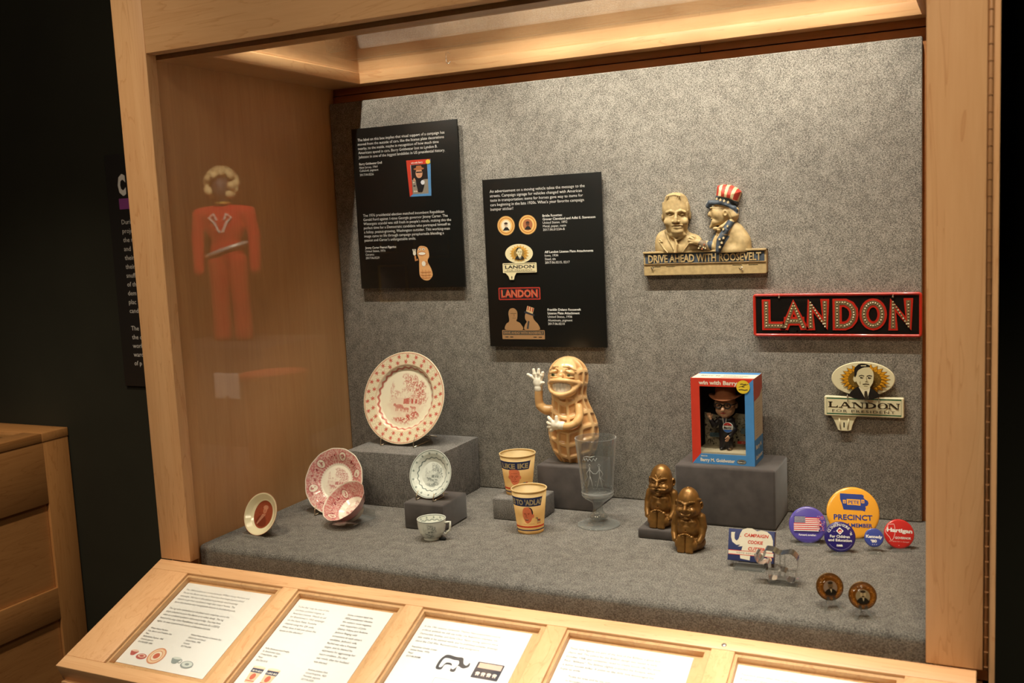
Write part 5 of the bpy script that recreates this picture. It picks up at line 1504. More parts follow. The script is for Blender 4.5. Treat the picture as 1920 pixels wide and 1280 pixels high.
# green saucer and cup
M = disc_frame((0.4400, 0.344, 0.1490), -2.6, 20)
o = thing('saucer', 'pale saucer with green cottage print on a suede block', 'saucer'); place(o, M)
R_ = 0.0579
ceramic('dish', [(0.0004, -0.0125), (R_ * 0.52, -0.012), (R_ * 0.64, -0.0095), (R_ * 0.84, -0.003), (R_, 0.0)], paint_green(0.68, 5), o, back=S(222, 226, 216), nt=280)
stand_wire('plate_stand', 'wire stand holding the green printed saucer', M, R_, 0.0905, 20)
cup = thing('teacup', 'small pale teacup with green cottage print and angular handle', 'cup', (0.4960, 0.2450, DZ), math.radians(6))
prof = [(0.0165, 0.0), (0.0200, 0.0005), (0.0195, 0.0045), (0.0235, 0.0085), (0.0295, 0.0180), (0.0318, 0.0300), (0.0330, 0.0475)]
inn = [(0.0318, 0.0472), (0.0300, 0.0300), (0.0265, 0.0170), (0.0180, 0.0085), (0.0004, 0.0070)]
P = []
for pf in (prof, inn):
    for i in range(len(pf) - 1):
        for j in range(10): P.append(tuple(pf[i][q] + (pf[i + 1][q] - pf[i][q]) * j / 10 for q in (0, 1)))
    P.append(pf[-1])
nt = 260; th = np.linspace(0, 2 * PI, nt, endpoint=False); r = np.array([p[0] for p in P])[:, None]; z = np.array([p[1] for p in P])[:, None]
V = np.stack([r * np.cos(th), r * np.sin(th), z * np.ones_like(th)], -1).reshape(-1, 3)
n = len(P); i = np.arange(n - 1)[:, None] * nt; k = np.arange(nt)[None]; l = (k + 1) % nt
Q = np.stack([i + k, i + l, i + nt + l, i + nt + k], -1).reshape(-1, 4)
tt = th[None] * np.ones((n, 1)); zz = z * np.ones((1, nt)); outer = np.zeros((n, nt)); outer[:len(prof) * 10 - 9] = 1
C = np.tile(np.array(S(234, 236, 226)), (n, nt, 1))
da = (tt - math.radians(-78) + PI) % (2 * PI) - PI
su, sv = da * 0.030 / 0.020, (zz - 0.0245) / 0.0195
C = mix(C, S(54, 74, 74), scene(su, sv, 5) * outer * 0.9); C = mix(C, S(54, 74, 74), scene(((tt - math.radians(20) + PI) % (2 * PI) - PI) * 1.5, sv, 9) * outer * 0.6)
C = mix(C, S(60, 82, 80), sstep(0.0016, 0.0008, np.abs(zz - 0.0455)) * 0.85)
C = mix(C, S(60, 82, 80), (1 - outer) * sstep(0.0016, 0.0008, np.abs(zz - 0.0345 - 0.0012 * np.cos(16 * tt))) * 0.8)
C = mix(C, S(92, 112, 106), (1 - outer) * star_field(zz / 0.0475 + 0.12, tt, ((0.97, 12, 0.0),), 0.075) * 0.8)
link('cup_body', mesh_np('cup_body', V, Q, C.reshape(-1, 3)), cup, GLAZE)
hm = MB(); hm.tube([(0.0315, 0, 0.0385), (0.0400, 0, 0.0405), (0.0460, 0, 0.0420), (0.0455, 0, 0.0300), (0.0440, 0, 0.0215), (0.0380, 0, 0.0180), (0.0350, 0, 0.0130), (0.0300, 0, 0.0150)], 0.0026, 8, S(234, 234, 222))
hm.build('handle', GLAZE, cup)
t = thing('cup_wedge', 'small dark wedge beside the foot of the green teacup', 'stand', (0.5245, 0.2420, DZ), math.radians(10))
MB().box(-0.007, 0.007, -0.004, 0.004, 0, 0.0055, 0.001).build('wedge', DARK, t)
# ================================================================== PAPER CUPS
def paper_cup(label, loc, H, RT, RB, face_ang, art_fn):
    t = thing('paper_cup', label, 'cup', loc, 0, 'printed paper cups')
    m = MB(); PC = S(240, 214, 158)
    m.lathe([(0.0, 0.003), (RB * 0.94, 0.003), (RB * 0.95, 0.0), (RB, 0.0), (RT * 0.985, H - 0.003), (RT * 0.985 - 0.0006, H - 0.003), (RB - 0.0008, 0.0045), (0.0, 0.0045)], 72, PC, cap=False)
    m.build('cup_body', PCUP, t)
    m = MB(); m.tube([(RT * 0.985 * math.cos(a), RT * 0.985 * math.sin(a), H - 0.0016) for a in np.linspace(0, 2 * PI, 65)[:-1]], 0.0017, 8, S(244, 222, 172), closed=True)
    m.build('rolled_rim', PCUP, t)
    Rm = (RT + RB) / 2
    def fn(u, v, h):
        R = RB + (RT * 0.985 - RB) * v / H + h + 0.0001
        a = face_ang + u / Rm
        return (R * math.cos(a), R * math.sin(a), v)
    A = Art(fn, edge=0.0035, h0=0.0003); art_fn(A, H, Rm); A.build('printed_sides', t, PCUP)
    return t
NAVY, ORED, FLSH = S(52, 66, 124), S(220, 72, 52), S(246, 160, 128)
def stripes(A, H, Rm):
    L = PI * Rm
    A.rect(-L * 0.40, 0.0165, L * 0.40, 0.0200, ORED); A.rect(-L * 0.40, 0.0085, L * 0.40, 0.0115, NAVY)
def banner(A, H, x0, x1, words, wx, col):
    A.poly([(x0, H * 0.66), (x1 - 0.003, H * 0.655), (x1 + 0.001, H * 0.86), (x0, H * 0.86)], NAVY)
    A.poly([(x1 - 0.0035, H * 0.855), (x1 + 0.0015, H * 0.87), (x1 + 0.001, H * 0.845)], ORED)
    A.text(words, wx, H * 0.695, H * 0.165, S(246, 226, 176), width=col, align='C', bold=0.05)
def ike(A, H, Rm):
    banner(A, H, -0.060, 0.0310, 'I LIKE IKE', -0.0120, 0.0760)
    x, z = -0.0085, 0.0455
    A.poly(smooth_loop([(x - 0.0135, z + 0.010), (x - 0.0110, z + 0.0190), (x, z + 0.0215), (x + 0.0105, z + 0.0185), (x + 0.0132, z + 0.009), (x + 0.0120, z - 0.006), (x + 0.0070, z - 0.0155), (x, z - 0.0185), (x - 0.0065, z - 0.0155), (x - 0.0115, z - 0.006)], 5), FLSH)
    for s_ in (-1, 1): A.ell(x + s_ * 0.0140, z + 0.001, 0.0022, 0.0045, FLSH)
    D = S(150, 66, 48)
    for s_ in (-1, 1): A.line([(x + s_ * 0.002, z + 0.0038), (x + s_ * 0.006, z + 0.0048), (x + s_ * 0.0095, z + 0.0036)], 0.0008, D); A.ell(x + s_ * 0.0055, z + 0.0018, 0.0014, 0.0007, D, 10)
    A.line([(x + 0.0005, z + 0.002), (x + 0.0025, z - 0.0045), (x - 0.0015, z - 0.0050)], 0.0007, D); A.line([(x - 0.0060, z - 0.0085), (x, z - 0.0100), (x + 0.0065, z - 0.0080)], 0.0009, D); A.line([(x - 0.007, z + 0.011), (x + 0.007, z + 0.0112)], 0.0005, D)
    A.text('DWIGHT D. EISENHOWER', -0.0090, 0.0232, 0.0024, D, width=0.024, align='C')
    ex, ez = 0.0215, 0.0300
    A.ell(ex, ez, 0.0052, 0.0036, S(120, 132, 150)); A.ell(ex - 0.0060, ez + 0.0012, 0.0030, 0.0028, S(150, 160, 172)); A.line([(ex - 0.0080, ez), (ex - 0.0095, ez - 0.004)], 0.0013, S(150, 160, 172)); A.rect(ex - 0.003, ez - 0.0065, ex + 0.004, ez - 0.0055, ORED); A.ell(ex + 0.001, ez + 0.0018, 0.0035, 0.0014, ORED)
    stripes(A, H, Rm)
def adlai(A, H, Rm):
    banner(A, H, -0.070, 0.0300, "'YES TO 'ADLAI'", -0.0130, 0.0830)
    x, z = -0.0055, 0.0460
    A.poly(smooth_loop([(x - 0.0105, z + 0.010), (x - 0.006, z + 0.0180), (x + 0.004, z + 0.0195), (x + 0.0110, z + 0.012), (x + 0.0122, z - 0.001), (x + 0.0085, z - 0.013), (x + 0.001, z - 0.0190), (x - 0.0050, z - 0.0165), (x - 0.0095, z - 0.007), (x - 0.0110, z + 0.002)], 5), FLSH)
    A.poly(smooth_loop([(x + 0.003, z + 0.0195), (x + 0.0095, z + 0.0165), (x + 0.0130, z + 0.008), (x + 0.0122, z + 0.001), (x + 0.0105, z + 0.004), (x + 0.0085, z + 0.0135)], 5), S(58, 58, 74)); A.ell(x + 0.0135, z - 0.002, 0.0022, 0.0048, FLSH)
    D = S(150, 66, 48)
    for s_ in (-0.0052, 0.0032): A.line([(x + s_ - 0.0026, z + 0.0045), (x + s_ + 0.0026, z + 0.0052)], 0.0008, D); A.ell(x + s_, z + 0.0026, 0.0013, 0.0007, D, 10)
    A.line([(x - 0.002, z + 0.003), (x - 0.003, z - 0.004), (x + 0.0008, z - 0.0045)], 0.0007, D); A.ell(x - 0.0015, z - 0.0105, 0.0040, 0.0016, S(120, 44, 36)); A.ell(x - 0.0015, z - 0.0100, 0.0034, 0.0008, S(240, 222, 196))
    A.text('ADLAI E. STEVENSON', -0.0030, 0.0245, 0.0024, D, width=0.027, align='C')
    dx, dz = 0.0215, 0.0330; G = S(150, 142, 138)
    A.ell(dx + 0.001, dz, 0.0048, 0.0024, G); A.poly([(dx - 0.0035, dz), (dx - 0.0050, dz + 0.0075), (dx - 0.0035, dz + 0.0078), (dx - 0.0005, dz + 0.001)], G); A.ell(dx - 0.0055, dz + 0.0055, 0.0026, 0.0014, G)
    for q in (-0.003, -0.0012, 0.003, 0.0045): A.line([(dx + q, dz), (dx + q, dz - 0.0068)], 0.0010, G)
    A.ell(dx + 0.001, dz + 0.0008, 0.0028, 0.0017, ORED); A.rect(dx - 0.0045, dz - 0.0078, dx + 0.0060, dz - 0.0066, ORED)
    stripes(A, H, Rm)
paper_cup('rear cream paper cup with blue slogan banner, on the low cloth block', (0.606, 0.481, 0.0797), 0.0993, 0.0440, 0.0311, math.radians(-66), ike)
paper_cup('front cream paper cup with blue slogan banner, standing on the deck', (0.688, 0.364, DZ), 0.1020, 0.0410, 0.0295, math.radians(-66), adlai)

# ================================================================== PEANUT FIGURINE
pf = thing('peanut_figurine', 'glazed peanut figurine with toothy grin, waving a white gloved hand', 'figurine', (0.694, 0.611, 0.1352))
s = Sdf((-0.085, -0.085, -0.002), (0.085, 0.075, 0.268), 0.0014)
s.ell((0.0075, 0.0, 0.070), (0.0640, 0.0560, 0.088))
s.ell((-0.001, 0.002, 0.212), (0.0505, 0.0470, 0.050), 0.015)
s.cap((0.004, 0, 0.09), (-0.004, 0.002, 0.205), 0.050, 0.0415, 0.015)
s.cut(2, 0.0, True)
V, Q = s.arrays()
def waffle(V):
    th_ = np.arctan2(V[:, 0], -V[:, 1]); z = V[:, 2]
    cx = 0.004
    n = 12
    a = (th_ * n / (2 * PI) + 0.08 * np.sin(z * 45) + 0.5) % 1.0 - 0.5
    row = z / 0.0335 + 0.18 * np.sin(th_ * 3 + 1.0)
    b_ = (row + 0.35) % 1.0 - 0.5
    cell = sstep(0.43, 0.24, np.abs(a)) * sstep(0.43, 0.24, np.abs(b_))
    face = sstep(0.125, 0.150, z) * sstep(1.15, 0.85, np.abs(th_)) * sstep(0.262, 0.245, z) * sstep(0.156, 0.166, z)
    top = sstep(0.255, 0.235, z)
    dep = cell * (1 - face) * (0.35 + 0.65 * top)
    r = np.sqrt((V[:, 0] - cx) ** 2 + V[:, 1] ** 2)
    W = V.copy(); k = 1 - dep * 0.0052 / np.maximum(r, 0.012)
    W[:, 0] = cx + (V[:, 0] - cx) * k; W[:, 1] = V[:, 1] * k
    return W, dep
W_, dep = waffle(V)
PC0, PC1 = np.array(S(232, 190, 134)), np.array(S(206, 146, 88))
cn = vnoise(V[:, 0] * 1 + 3, V[:, 2] + V[:, 1] + 3, 60, 4, 2)
link('peanut_body', mesh_np('peanut_body', W_, Q, PC0[None] * (1 - (dep * 0.8)[:, None]) + PC1[None] * (dep * 0.8)[:, None] - 0.03 * (cn[:, None] - 0.5)), pf, GLAZE)
# face: muzzle, lips, lids and brows
s = Sdf((-0.055, -0.085, 0.150), (0.055, 0.0, 0.258), 0.0010)
s.ell((-0.001, -0.036, 0.190), (0.0375, 0.0190, 0.0270))
arcU = [(-0.0385, -0.028, 0.199), (-0.024, -0.0490, 0.2075), (0, -0.0565, 0.2105), (0.024, -0.0490, 0.2075), (0.0385, -0.028, 0.199)]
arcL = [(-0.0385, -0.028, 0.198), (-0.026, -0.0480, 0.1825), (0, -0.0580, 0.1745), (0.026, -0.0480, 0.1825), (0.0385, -0.028, 0.198)]
s.chain(smooth_loop(arcU, 4, False), 0.0050, 0.004); s.chain(smooth_loop(arcL, 4, False), 0.0050, 0.004)
s.ell((0, -0.060, 0.1932), (0.0365, 0.0190, 0.0128), 0.001, 's')
s.ell((0, -0.047, 0.2215), (0.0060, 0.0080, 0.0055), 0.007)
for sg in (-1, 1):
    s.ell((sg * 0.0205, -0.0400, 0.2295), (0.0132, 0.0090, 0.0060), 0.001, rot=(0, sg * 22, 0))
    s.ell((sg * 0.0205, -0.0405, 0.2165), (0.0120, 0.0075, 0.0036), 0.001)
    s.chain([(sg * 0.0070, -0.0470, 0.2430), (sg * 0.0190, -0.0440, 0.2425), (sg * 0.0345, -0.0330, 0.2325)], 0.0019, 0.006)
    s.ell((sg * 0.0360, -0.0270, 0.2000), (0.0075, 0.0080, 0.0085), 0.004)
s.build('face', GLAZE, pf, flat_col(S(232, 186, 128)))
m = MB(); TW = S(246, 240, 224)
prevt = None
rows = []
for i in range(25):
    a = -1.0 + 2.0 * i / 24
    x = 0.0362 * a; y = -0.0560 + 0.0225 * a * a
    up = 0.2065 - 0.0050 * a * a; lo_ = 0.1800 + 0.0190 * a * a
    g = 0.0010 if i % 3 == 0 else 0.0
    rows.append([(x, y + g, up), (x, y - 0.001 + g, (up + lo_) / 2), (x, y + g, lo_)])
vs = [p for r_ in rows for p in r_]
m.add(vs, [(3 * i + k, 3 * i + 3 + k, 3 * i + 4 + k, 3 * i + 1 + k) for i in range(24) for k in (0, 1)], TW, smooth=False)
for i in range(3, 22, 3): m.box(rows[i][0][0] - 0.0003, rows[i][0][0] + 0.0003, rows[i][0][1] - 0.0001, rows[i][0][1] + 0.001, rows[i][2][2] + 0.001, rows[i][0][2] - 0.001, 0, S(190, 176, 150))
m.build('teeth', GLAZE, pf)
for sg in (-1, 1):
    e = MB(); e.ball((sg * 0.0205, -0.0380, 0.2225), (0.0095, 0.0092, 0.0075), 16, S(236, 222, 190)); e.ball((sg * 0.0205 - 0.0008, -0.0458, 0.2222), (0.0044, 0.0022, 0.0046), 12, S(92, 116, 62)); e.ball((sg * 0.0205 - 0.0008, -0.0475, 0.2222), (0.0022, 0.0012, 0.0026), 10, S(22, 20, 16))
    e.build('eye', GLAZE, pf)
def glove(name, palm, pr, fingers, cuff_a, cuff_b, thumb, parent, fr=0.0046, rot=None):
    lo_ = np.min([palm, *[f[-1] for f in fingers], cuff_a, cuff_b, thumb[-1]], 0) - 0.020; hi_ = np.max([palm, *[f[-1] for f in fingers], cuff_a, cuff_b, thumb[-1]], 0) + 0.020
    s = Sdf(lo_, hi_, 0.0009)
    s.ell(palm, pr, rot=rot)
    for f in fingers: s.chain(f, [fr * 0.95, fr, fr * 0.85][:len(f)], 0.0016)
    s.chain(thumb, [fr, fr * 0.9][:len(thumb)], 0.002)
    s.cap(cuff_a, tuple(np.array(cuff_a) * 0.3 + np.array(palm) * 0.7), 0.0085, 0.0085, 0.003)
    s.cap(cuff_a, cuff_b, 0.0108, 0.0108, 0.0015)
    return s.build(name, GLAZE, parent, flat_col(S(246, 238, 218)))
s = Sdf((-0.095, -0.05, 0.100), (-0.02, 0.02, 0.195), 0.0011)
s.chain(smooth_loop([(-0.038, -0.006, 0.128), (-0.060, -0.012, 0.128), (-0.0745, -0.015, 0.140), (-0.0755, -0.018, 0.158), (-0.0735, -0.020, 0.178)], 4, False), [0.0125] * 5 + [0.0112] * 4 + [0.0098] * 8, 0.002)
s.build('raised_arm', GLAZE, pf, flat_col(S(226, 178, 118)))
glove('raised_glove', (-0.0740, -0.0225, 0.1990), (0.0130, 0.0078, 0.0150), [[(-0.0800, -0.0230, 0.205), (-0.0900, -0.0250, 0.213), (-0.0985, -0.0260, 0.2180)], [(-0.0780, -0.0230, 0.209), (-0.0815, -0.0245, 0.220), (-0.0835, -0.0240, 0.2300)], [(-0.0715, -0.0230, 0.210), (-0.0705, -0.0245, 0.221), (-0.0695, -0.0240, 0.2305)], [(-0.0650, -0.0225, 0.207), (-0.0610, -0.0235, 0.216), (-0.0590, -0.0235, 0.2230)]], (-0.0735, -0.0205, 0.1815), (-0.0737, -0.0206, 0.1835), [(-0.0640, -0.0240, 0.194), (-0.0565, -0.0290, 0.1985)], pf)
s = Sdf((-0.01, -0.085, 0.085), (0.065, 0.0, 0.165), 0.0011)
s.chain(smooth_loop([(0.038, -0.034, 0.142), (0.0435, -0.0450, 0.122), (0.0390, -0.0555, 0.108), (0.0230, -0.0640, 0.1005), (0.0080, -0.0660, 0.1000)], 4, False), [0.0095] * 5 + [0.0100] * 4 + [0.0088] * 8, 0.002)
s.build('folded_arm', GLAZE, pf, flat_col(S(226, 178, 118)))
glove('folded_glove', (-0.0110, -0.0655, 0.1020), (0.0145, 0.0080, 0.0125), [[(-0.0180, -0.0665, 0.1080), (-0.0260, -0.0655, 0.1150), (-0.0310, -0.0625, 0.1190)], [(-0.0200, -0.0665, 0.1030), (-0.0290, -0.0650, 0.1050), (-0.0345, -0.0615, 0.1060)], [(-0.0200, -0.0660, 0.0975), (-0.0280, -0.0640, 0.0960), (-0.0335, -0.0610, 0.0950)], [(-0.0170, -0.0655, 0.0930), (-0.0235, -0.0640, 0.0890), (-0.0280, -0.0620, 0.0865)]], (0.0040, -0.0660, 0.1010), (0.0058, -0.0658, 0.1010), [(-0.0080, -0.0680, 0.1110), (-0.0085, -0.0670, 0.1220)], pf)

# ================================================================== GLASS GOBLET
gb = thing('glass_goblet', 'tall clear stemmed glass goblet with raised figures and script', 'goblet', (0.821, 0.453, DZ))
m = MB(); m.lathe([(0.0, 0.0012), (0.036, 0.0012), (0.0475, 0.0004), (0.0500, 0.0016), (0.0490, 0.0034), (0.034, 0.0070), (0.0190, 0.0110), (0.0160, 0.0150), (0.0215, 0.0190), (0.0215, 0.0225), (0.0150, 0.0275), (0.0115, 0.0340), (0.0110, 0.0460), (0.0140, 0.0540), (0.0230, 0.0600), (0.0315, 0.0650), (0.0315, 0.0665), (0.0180, 0.0690), (0.0, 0.0700)], 64, cap=False)
m.build('foot_and_stem', GOBS, gb)
m = MB(); m.lathe([(0.0318, 0.0662), (0.0352, 0.0690), (0.0362, 0.0740), (0.0362, 0.0800), (0.0400, 0.1250), (0.0450, 0.1750), (0.0480, 0.2045), (0.0478, 0.2060), (0.0468, 0.2062), (0.0462, 0.2045), (0.0432, 0.1750), (0.0382, 0.1250), (0.0345, 0.0830), (0.0330, 0.0750), (0.0200, 0.0705), (0.0, 0.0700)], 72, cap=False)
m.build('bowl', GOBL, gb)
m = MB(); m.lathe([(0.0365, 0.0760), (0.0378, 0.0785), (0.0366, 0.0810)], 72, cap=False); m.lathe([(0.0357, 0.0700), (0.0372, 0.0720), (0.0366, 0.0742)], 72, cap=False)
for i in range(26):
    a = random.uniform(0, 2 * PI); z = random.uniform(0.0830, 0.0960); R = 0.0345 + (z - 0.083) * 0.088
    m.ball((R * math.cos(a), R * math.sin(a), z), random.uniform(0.0010, 0.0020), 6)
m.build('bowl_rings', GOBD, gb)
m = MB(); fa = math.radians(-76)
def gs(pts, r=0.0009):
    out = []
    for (u, z) in pts:
        R = 0.0362 + (z - 0.080) * 0.0945 + 0.0003; a = fa + u / R
        out.append((R * math.cos(a), R * math.sin(a), z))
    m.tube(out, r, 6)
gs([(-0.028, 0.160), (-0.024, 0.166), (-0.021, 0.160), (-0.018, 0.167), (-0.014, 0.160), (-0.010, 0.166), (-0.005, 0.160), (-0.001, 0.167), (0.003, 0.161), (0.007, 0.168)], 0.0012)
gs([(-0.026, 0.168), (-0.018, 0.171), (-0.008, 0.170), (0.002, 0.172)], 0.0008)
for q in (-0.012, 0.010):
    gs([(q - 0.002, 0.150), (q + 0.001, 0.1535), (q + 0.004, 0.150), (q + 0.001, 0.1465), (q - 0.002, 0.150)])
    gs([(q + 0.001, 0.146), (q + 0.001, 0.125), (q - 0.004, 0.104), (q - 0.006, 0.0985)], 0.0011); gs([(q + 0.001, 0.125), (q + 0.005, 0.110), (q + 0.006, 0.0985)], 0.0011)
gs([(-0.011, 0.140), (-0.003, 0.131), (0.004, 0.131), (0.011, 0.140)]); gs([(-0.011, 0.142), (-0.019, 0.132), (-0.017, 0.122), (-0.024, 0.112)]); gs([(0.011, 0.142), (0.019, 0.130), (0.014, 0.120), (0.022, 0.112)])
m.build('raised_decoration', GOBD, gb)

# ================================================================== BOXED DOLL
bx = thing('toy_box', 'red and blue window box labelled with slogan on the largest suede block', 'box', (1.0225, 0.5430, 0.1643))
BW, BD, BH = 0.1420, 0.0900, 0.1975
RB_, BB_, WH, KB = S(216, 60, 38), S(74, 142, 206), S(238, 230, 210), S(22, 18, 16)
il, ir, ib, it = 0.0200, 0.1225, 0.0235, 0.1790
fm = MB()
for pts, c in (([(0, BH), (BW, BH), (ir, it), (il, it)], RB_), ([(0, 0), (il, ib), (il, it), (0, BH)], RB_), ([(BW, BH), (BW, 0), (ir, ib), (ir, it)], BB_), ([(0, 0), (BW, 0), (ir, ib), (il, ib)], BB_)):
    fm.prism(pts, lambda u, v, h: (u, h, v), 0.0, 0.0010, (), c)
fm.build('front_frame', CARD, bx)
sm = MB()
sm.box(0, 0.001, 0.001, BD, 0, BH, 0, RB_); sm.box(BW - 0.001, BW, 0.001, BD, 0, BH, 0, S(208, 196, 168)); sm.box(0.001, BW - 0.001, 0.001, BD, BH - 0.001, BH, 0, WH); sm.box(0.001, BW - 0.001, 0.001, BD, 0, 0.001, 0, WH); sm.box(0, BW, BD, BD + 0.001, 0, BH, 0, S(150, 60, 40))
sm.box(0.0012, BW - 0.0012, BD - 0.0016, BD - 0.0004, 0.0012, BH - 0.0012, 0, KB)
sm.box(0.0012, 0.0016, 0.0012, BD - 0.0016, 0.0012, BH - 0.0012, 0, S(96, 66, 48)); sm.box(BW - 0.0016, BW - 0.0012, 0.0012, BD - 0.0016, 0.0012, BH - 0.0012, 0, S(70, 56, 46))
sm.build('carton', CARD, bx)
wi = MB().box(il - 0.002, ir + 0.002, 0.0012, 0.0016, ib - 0.002, it + 0.002); wi.build('window_film', PLEXI, bx)
# inner tray: sloping floor and printed crowd at the back
tr = MB(); tr.prism([(il - 0.012, ib - 0.018), (ir + 0.012, ib - 0.018), (ir + 0.012, ib + 0.004), (il - 0.012, ib + 0.004)], lambda u, v, h: (u, h, v), 0.0020, BD - 0.002, (), S(226, 212, 178))
tr.build('inner_floor', CARD, bx)
A = Art(lambda u, v, h: (u, 0.070 - h, v))
A.poly([(0.012, ib + 0.0042), (BW - 0.012, ib + 0.0042), (BW - 0.012, 0.102), (0.086, 0.106), (0.078, 0.098), (0.050, 0.098), (0.012, 0.106)], S(206, 196, 170))
rr_ = random.Random(11)
for i in range(190):
    x = rr_.uniform(0.014, BW - 0.016); z = rr_.uniform(ib + 0.007, 0.096); k = rr_.uniform(0.0015, 0.005); a = rr_.uniform(0, PI)
    if rr_.random() < 0.5: A.poly([(x + k * math.cos(a + q * 2.1 + rr_.uniform(-.3, .3)), z + k * math.sin(a + q * 2.1)) for q in range(3)], rr_.choice([S(48, 44, 42), S(60, 56, 52), S(240, 232, 212)]))
    else: A.line([(x, z), (x + 2 * k * math.cos(a), z + 2 * k * math.sin(a))], 0.0011, S(40, 36, 34))
A.rect(0.026, 0.050, 0.052, 0.060, S(96, 130, 150)); A.text('LOVE', 0.039, 0.0520, 0.0075, S(50, 66, 78), align='C', width=0.020)
A.rect(0.098, 0.060, 0.122, 0.073, S(110, 130, 140)); A.rect(0.090, 0.036, 0.126, 0.0425, S(204, 56, 44)); A.text('A LAND', 0.108, 0.0373, 0.0050, S(240, 225, 205), align='C', width=0.018)
A.line([(0.112, 0.099), (0.122, 0.094)], 0.003, S(204, 56, 44))
A.build('printed_crowd', bx, CARD)
A = Art(lambda u, v, h: (u, -h, v))
A.text('win with Barry', 0.0185, 0.1835, 0.0125, WH, width=0.0880, bold=0.035); 
A.build('slogan_print', bx, CARD); A = Art(lambda u, v, h: (u, -h, v))
A.text('SENATOR', 0.0200, 0.0168, 0.0042, WH, width=0.0150, bold=0.03); A.text('Barry M. Goldwater', 0.0185, 0.0058, 0.0105, WH, width=0.0790, bold=0.035)
A.build('name_print', bx, CARD); A = Art(lambda u, v, h: (u, -h, v))
A.ell(0.1125, 0.0085, 0.0108, 0.0058, S(20, 20, 20)); A.ring(0.1125, 0.0085, 0.0095, 0.0047, 0.0006, WH); A.text('REMCO', 0.1125, 0.0068, 0.0038, WH, width=0.0150, align='C', bold=0.03)
A.build('maker_emblem', bx, CARD)
A = Art(lambda u, v, h: (u, -0.0012 - h, v)); A.ell(0.1195, 0.1800, 0.0150, 0.0150, S(238, 206, 52), 36)
for (x, z, w) in ((0.1195, 0.1860, 0.013), (0.1195, 0.1805, 0.006), (0.1195, 0.1735, 0.020)): A.line([(x - w / 2, z), (x - w / 6, z + 0.0008), (x + w / 6, z - 0.0006), (x + w / 2, z + 0.0006)], 0.0022, S(96, 82, 34))
A.line([(0.110, 0.1795), (0.1315, 0.1870)], 0.0008, S(30, 26, 20))
A.build('round_sticker', bx, CARD)
A = Art(lambda u, v, h: (BW + h, u, v))
A.poly([(0, BH), (0, 0.146), (0.060, 0.150), (BD, 0.165), (BD, BH)], S(190, 80, 56)); A.rect(0.0, 0.0, BD, 0.058, BB_); A.rect(0.0, 0.058, 0.004, 0.160, BB_)
for i in range(13): A.line([(0.018, 0.066 + i * 0.006), (0.018 + rr_.uniform(0.02, 0.042), 0.066 + i * 0.006)], 0.0008, S(140, 128, 108))
A.text('Barry M.', 0.012, 0.036, 0.013, WH, width=0.060, bold=0.04); A.text('Goldwater', 0.010, 0.012, 0.013, WH, width=0.070, bold=0.04)
A.line([(0.070, 0.03), (0.072, 0.17)], 0.0007, S(240, 236, 224))
A.build('side_print', bx, CARD)
A = Art(lambda u, v, h: (u, v, BH + h))
A.rect(0.001, BD * 0.70, BW - 0.001, BD, BB_); A.poly([(0, 0), (BW, 0), (BW, 0.012), (0, 0.004)], RB_); A.text('Barry M. Goldwater', 0.070, 0.034, 0.016, S(140, 130, 118), width=0.110, align='C', bold=0.03); A.line([(0.065, 0.018), (0.115, 0.020)], 0.004, RB_)
A.build('top_print', bx, CARD)

dl = thing('toy_doll', 'doll with large head, brown hat, glasses and dark suit inside the window box', 'doll', (1.0925, 0.5800, 0.1643 + 0.0278))
SKN = S(224, 172, 134)
DLP = inked('doll_plastic', 0.38, coat=0.2)
s = Sdf((-0.032, -0.036, 0.070), (0.032, 0.030, 0.135), 0.00075)
s.ell((0, 0, 0.106), (0.0235, 0.0235, 0.0260)).ell((0, -0.006, 0.0910), (0.0205, 0.0185, 0.0150), 0.006).ell((0, -0.0180, 0.0830), (0.0085, 0.0060, 0.0055), 0.004)
s.cap((0, -0.0225, 0.1030), (0, -0.0285, 0.0960), 0.0032, 0.0042, 0.003)
for sg in (-1, 1):
    s.ell((sg * 0.0240, 0.003, 0.1030), (0.0035, 0.0055, 0.0080), 0.0015); s.ell((sg * 0.0120, -0.0165, 0.0930), (0.0070, 0.0060, 0.0055), 0.004)
    s.ell((sg * 0.0095, -0.0240, 0.1055), (0.0060, 0.0030, 0.0036), 0.001, 's'); s.ell((sg * 0.0095, -0.0205, 0.1055), (0.0045, 0.0026, 0.0026), 0.0005)
s.chain([(-0.0070, -0.0225, 0.0885), (0, -0.0248, 0.0878), (0.0070, -0.0225, 0.0885)], 0.0014, 0.001)
s.cap((0, 0, 0.072), (0, 0, 0.085), 0.0095, k=0.003)
def doll_head(V):
    out = np.tile(np.array(SKN), (len(V), 1))
    out[((V[:, 0] / 0.0068) ** 2 + ((V[:, 2] - 0.0882) / 0.0016) ** 2 < 1) & (V[:, 1] < -0.019)] = S(186, 70, 58)
    for sg in (-1, 1): out[((V[:, 0] - sg * 0.0095) ** 2 + (V[:, 2] - 0.1055) ** 2 < 0.0021 ** 2) & (V[:, 1] < -0.015)] = S(40, 30, 26)
    return out
s.build('head', DLP, dl, doll_head)
m = MB()
for sg in (-1, 1): m.tube([(sg * 0.0102 + 0.0075 * math.cos(a), -0.0265, 0.1060 + 0.0058 * math.sin(a)) for a in np.linspace(0, 2 * PI, 21)[:-1]], 0.0014, 8, S(20, 18, 18), closed=True); m.tube([(sg * 0.0178, -0.0265, 0.1075), (sg * 0.0238, -0.014, 0.1075), (sg * 0.0252, 0.002, 0.1070)], 0.0012, 6, S(20, 18, 18))
m.tube([(-0.0028, -0.0270, 0.1075), (0.0028, -0.0270, 0.1075)], 0.0012, 6, S(20, 18, 18))
m.build('glasses', DLP, dl)
HATC = S(172, 104, 64)
m = MB(); n = 40; vs = []; fs = []
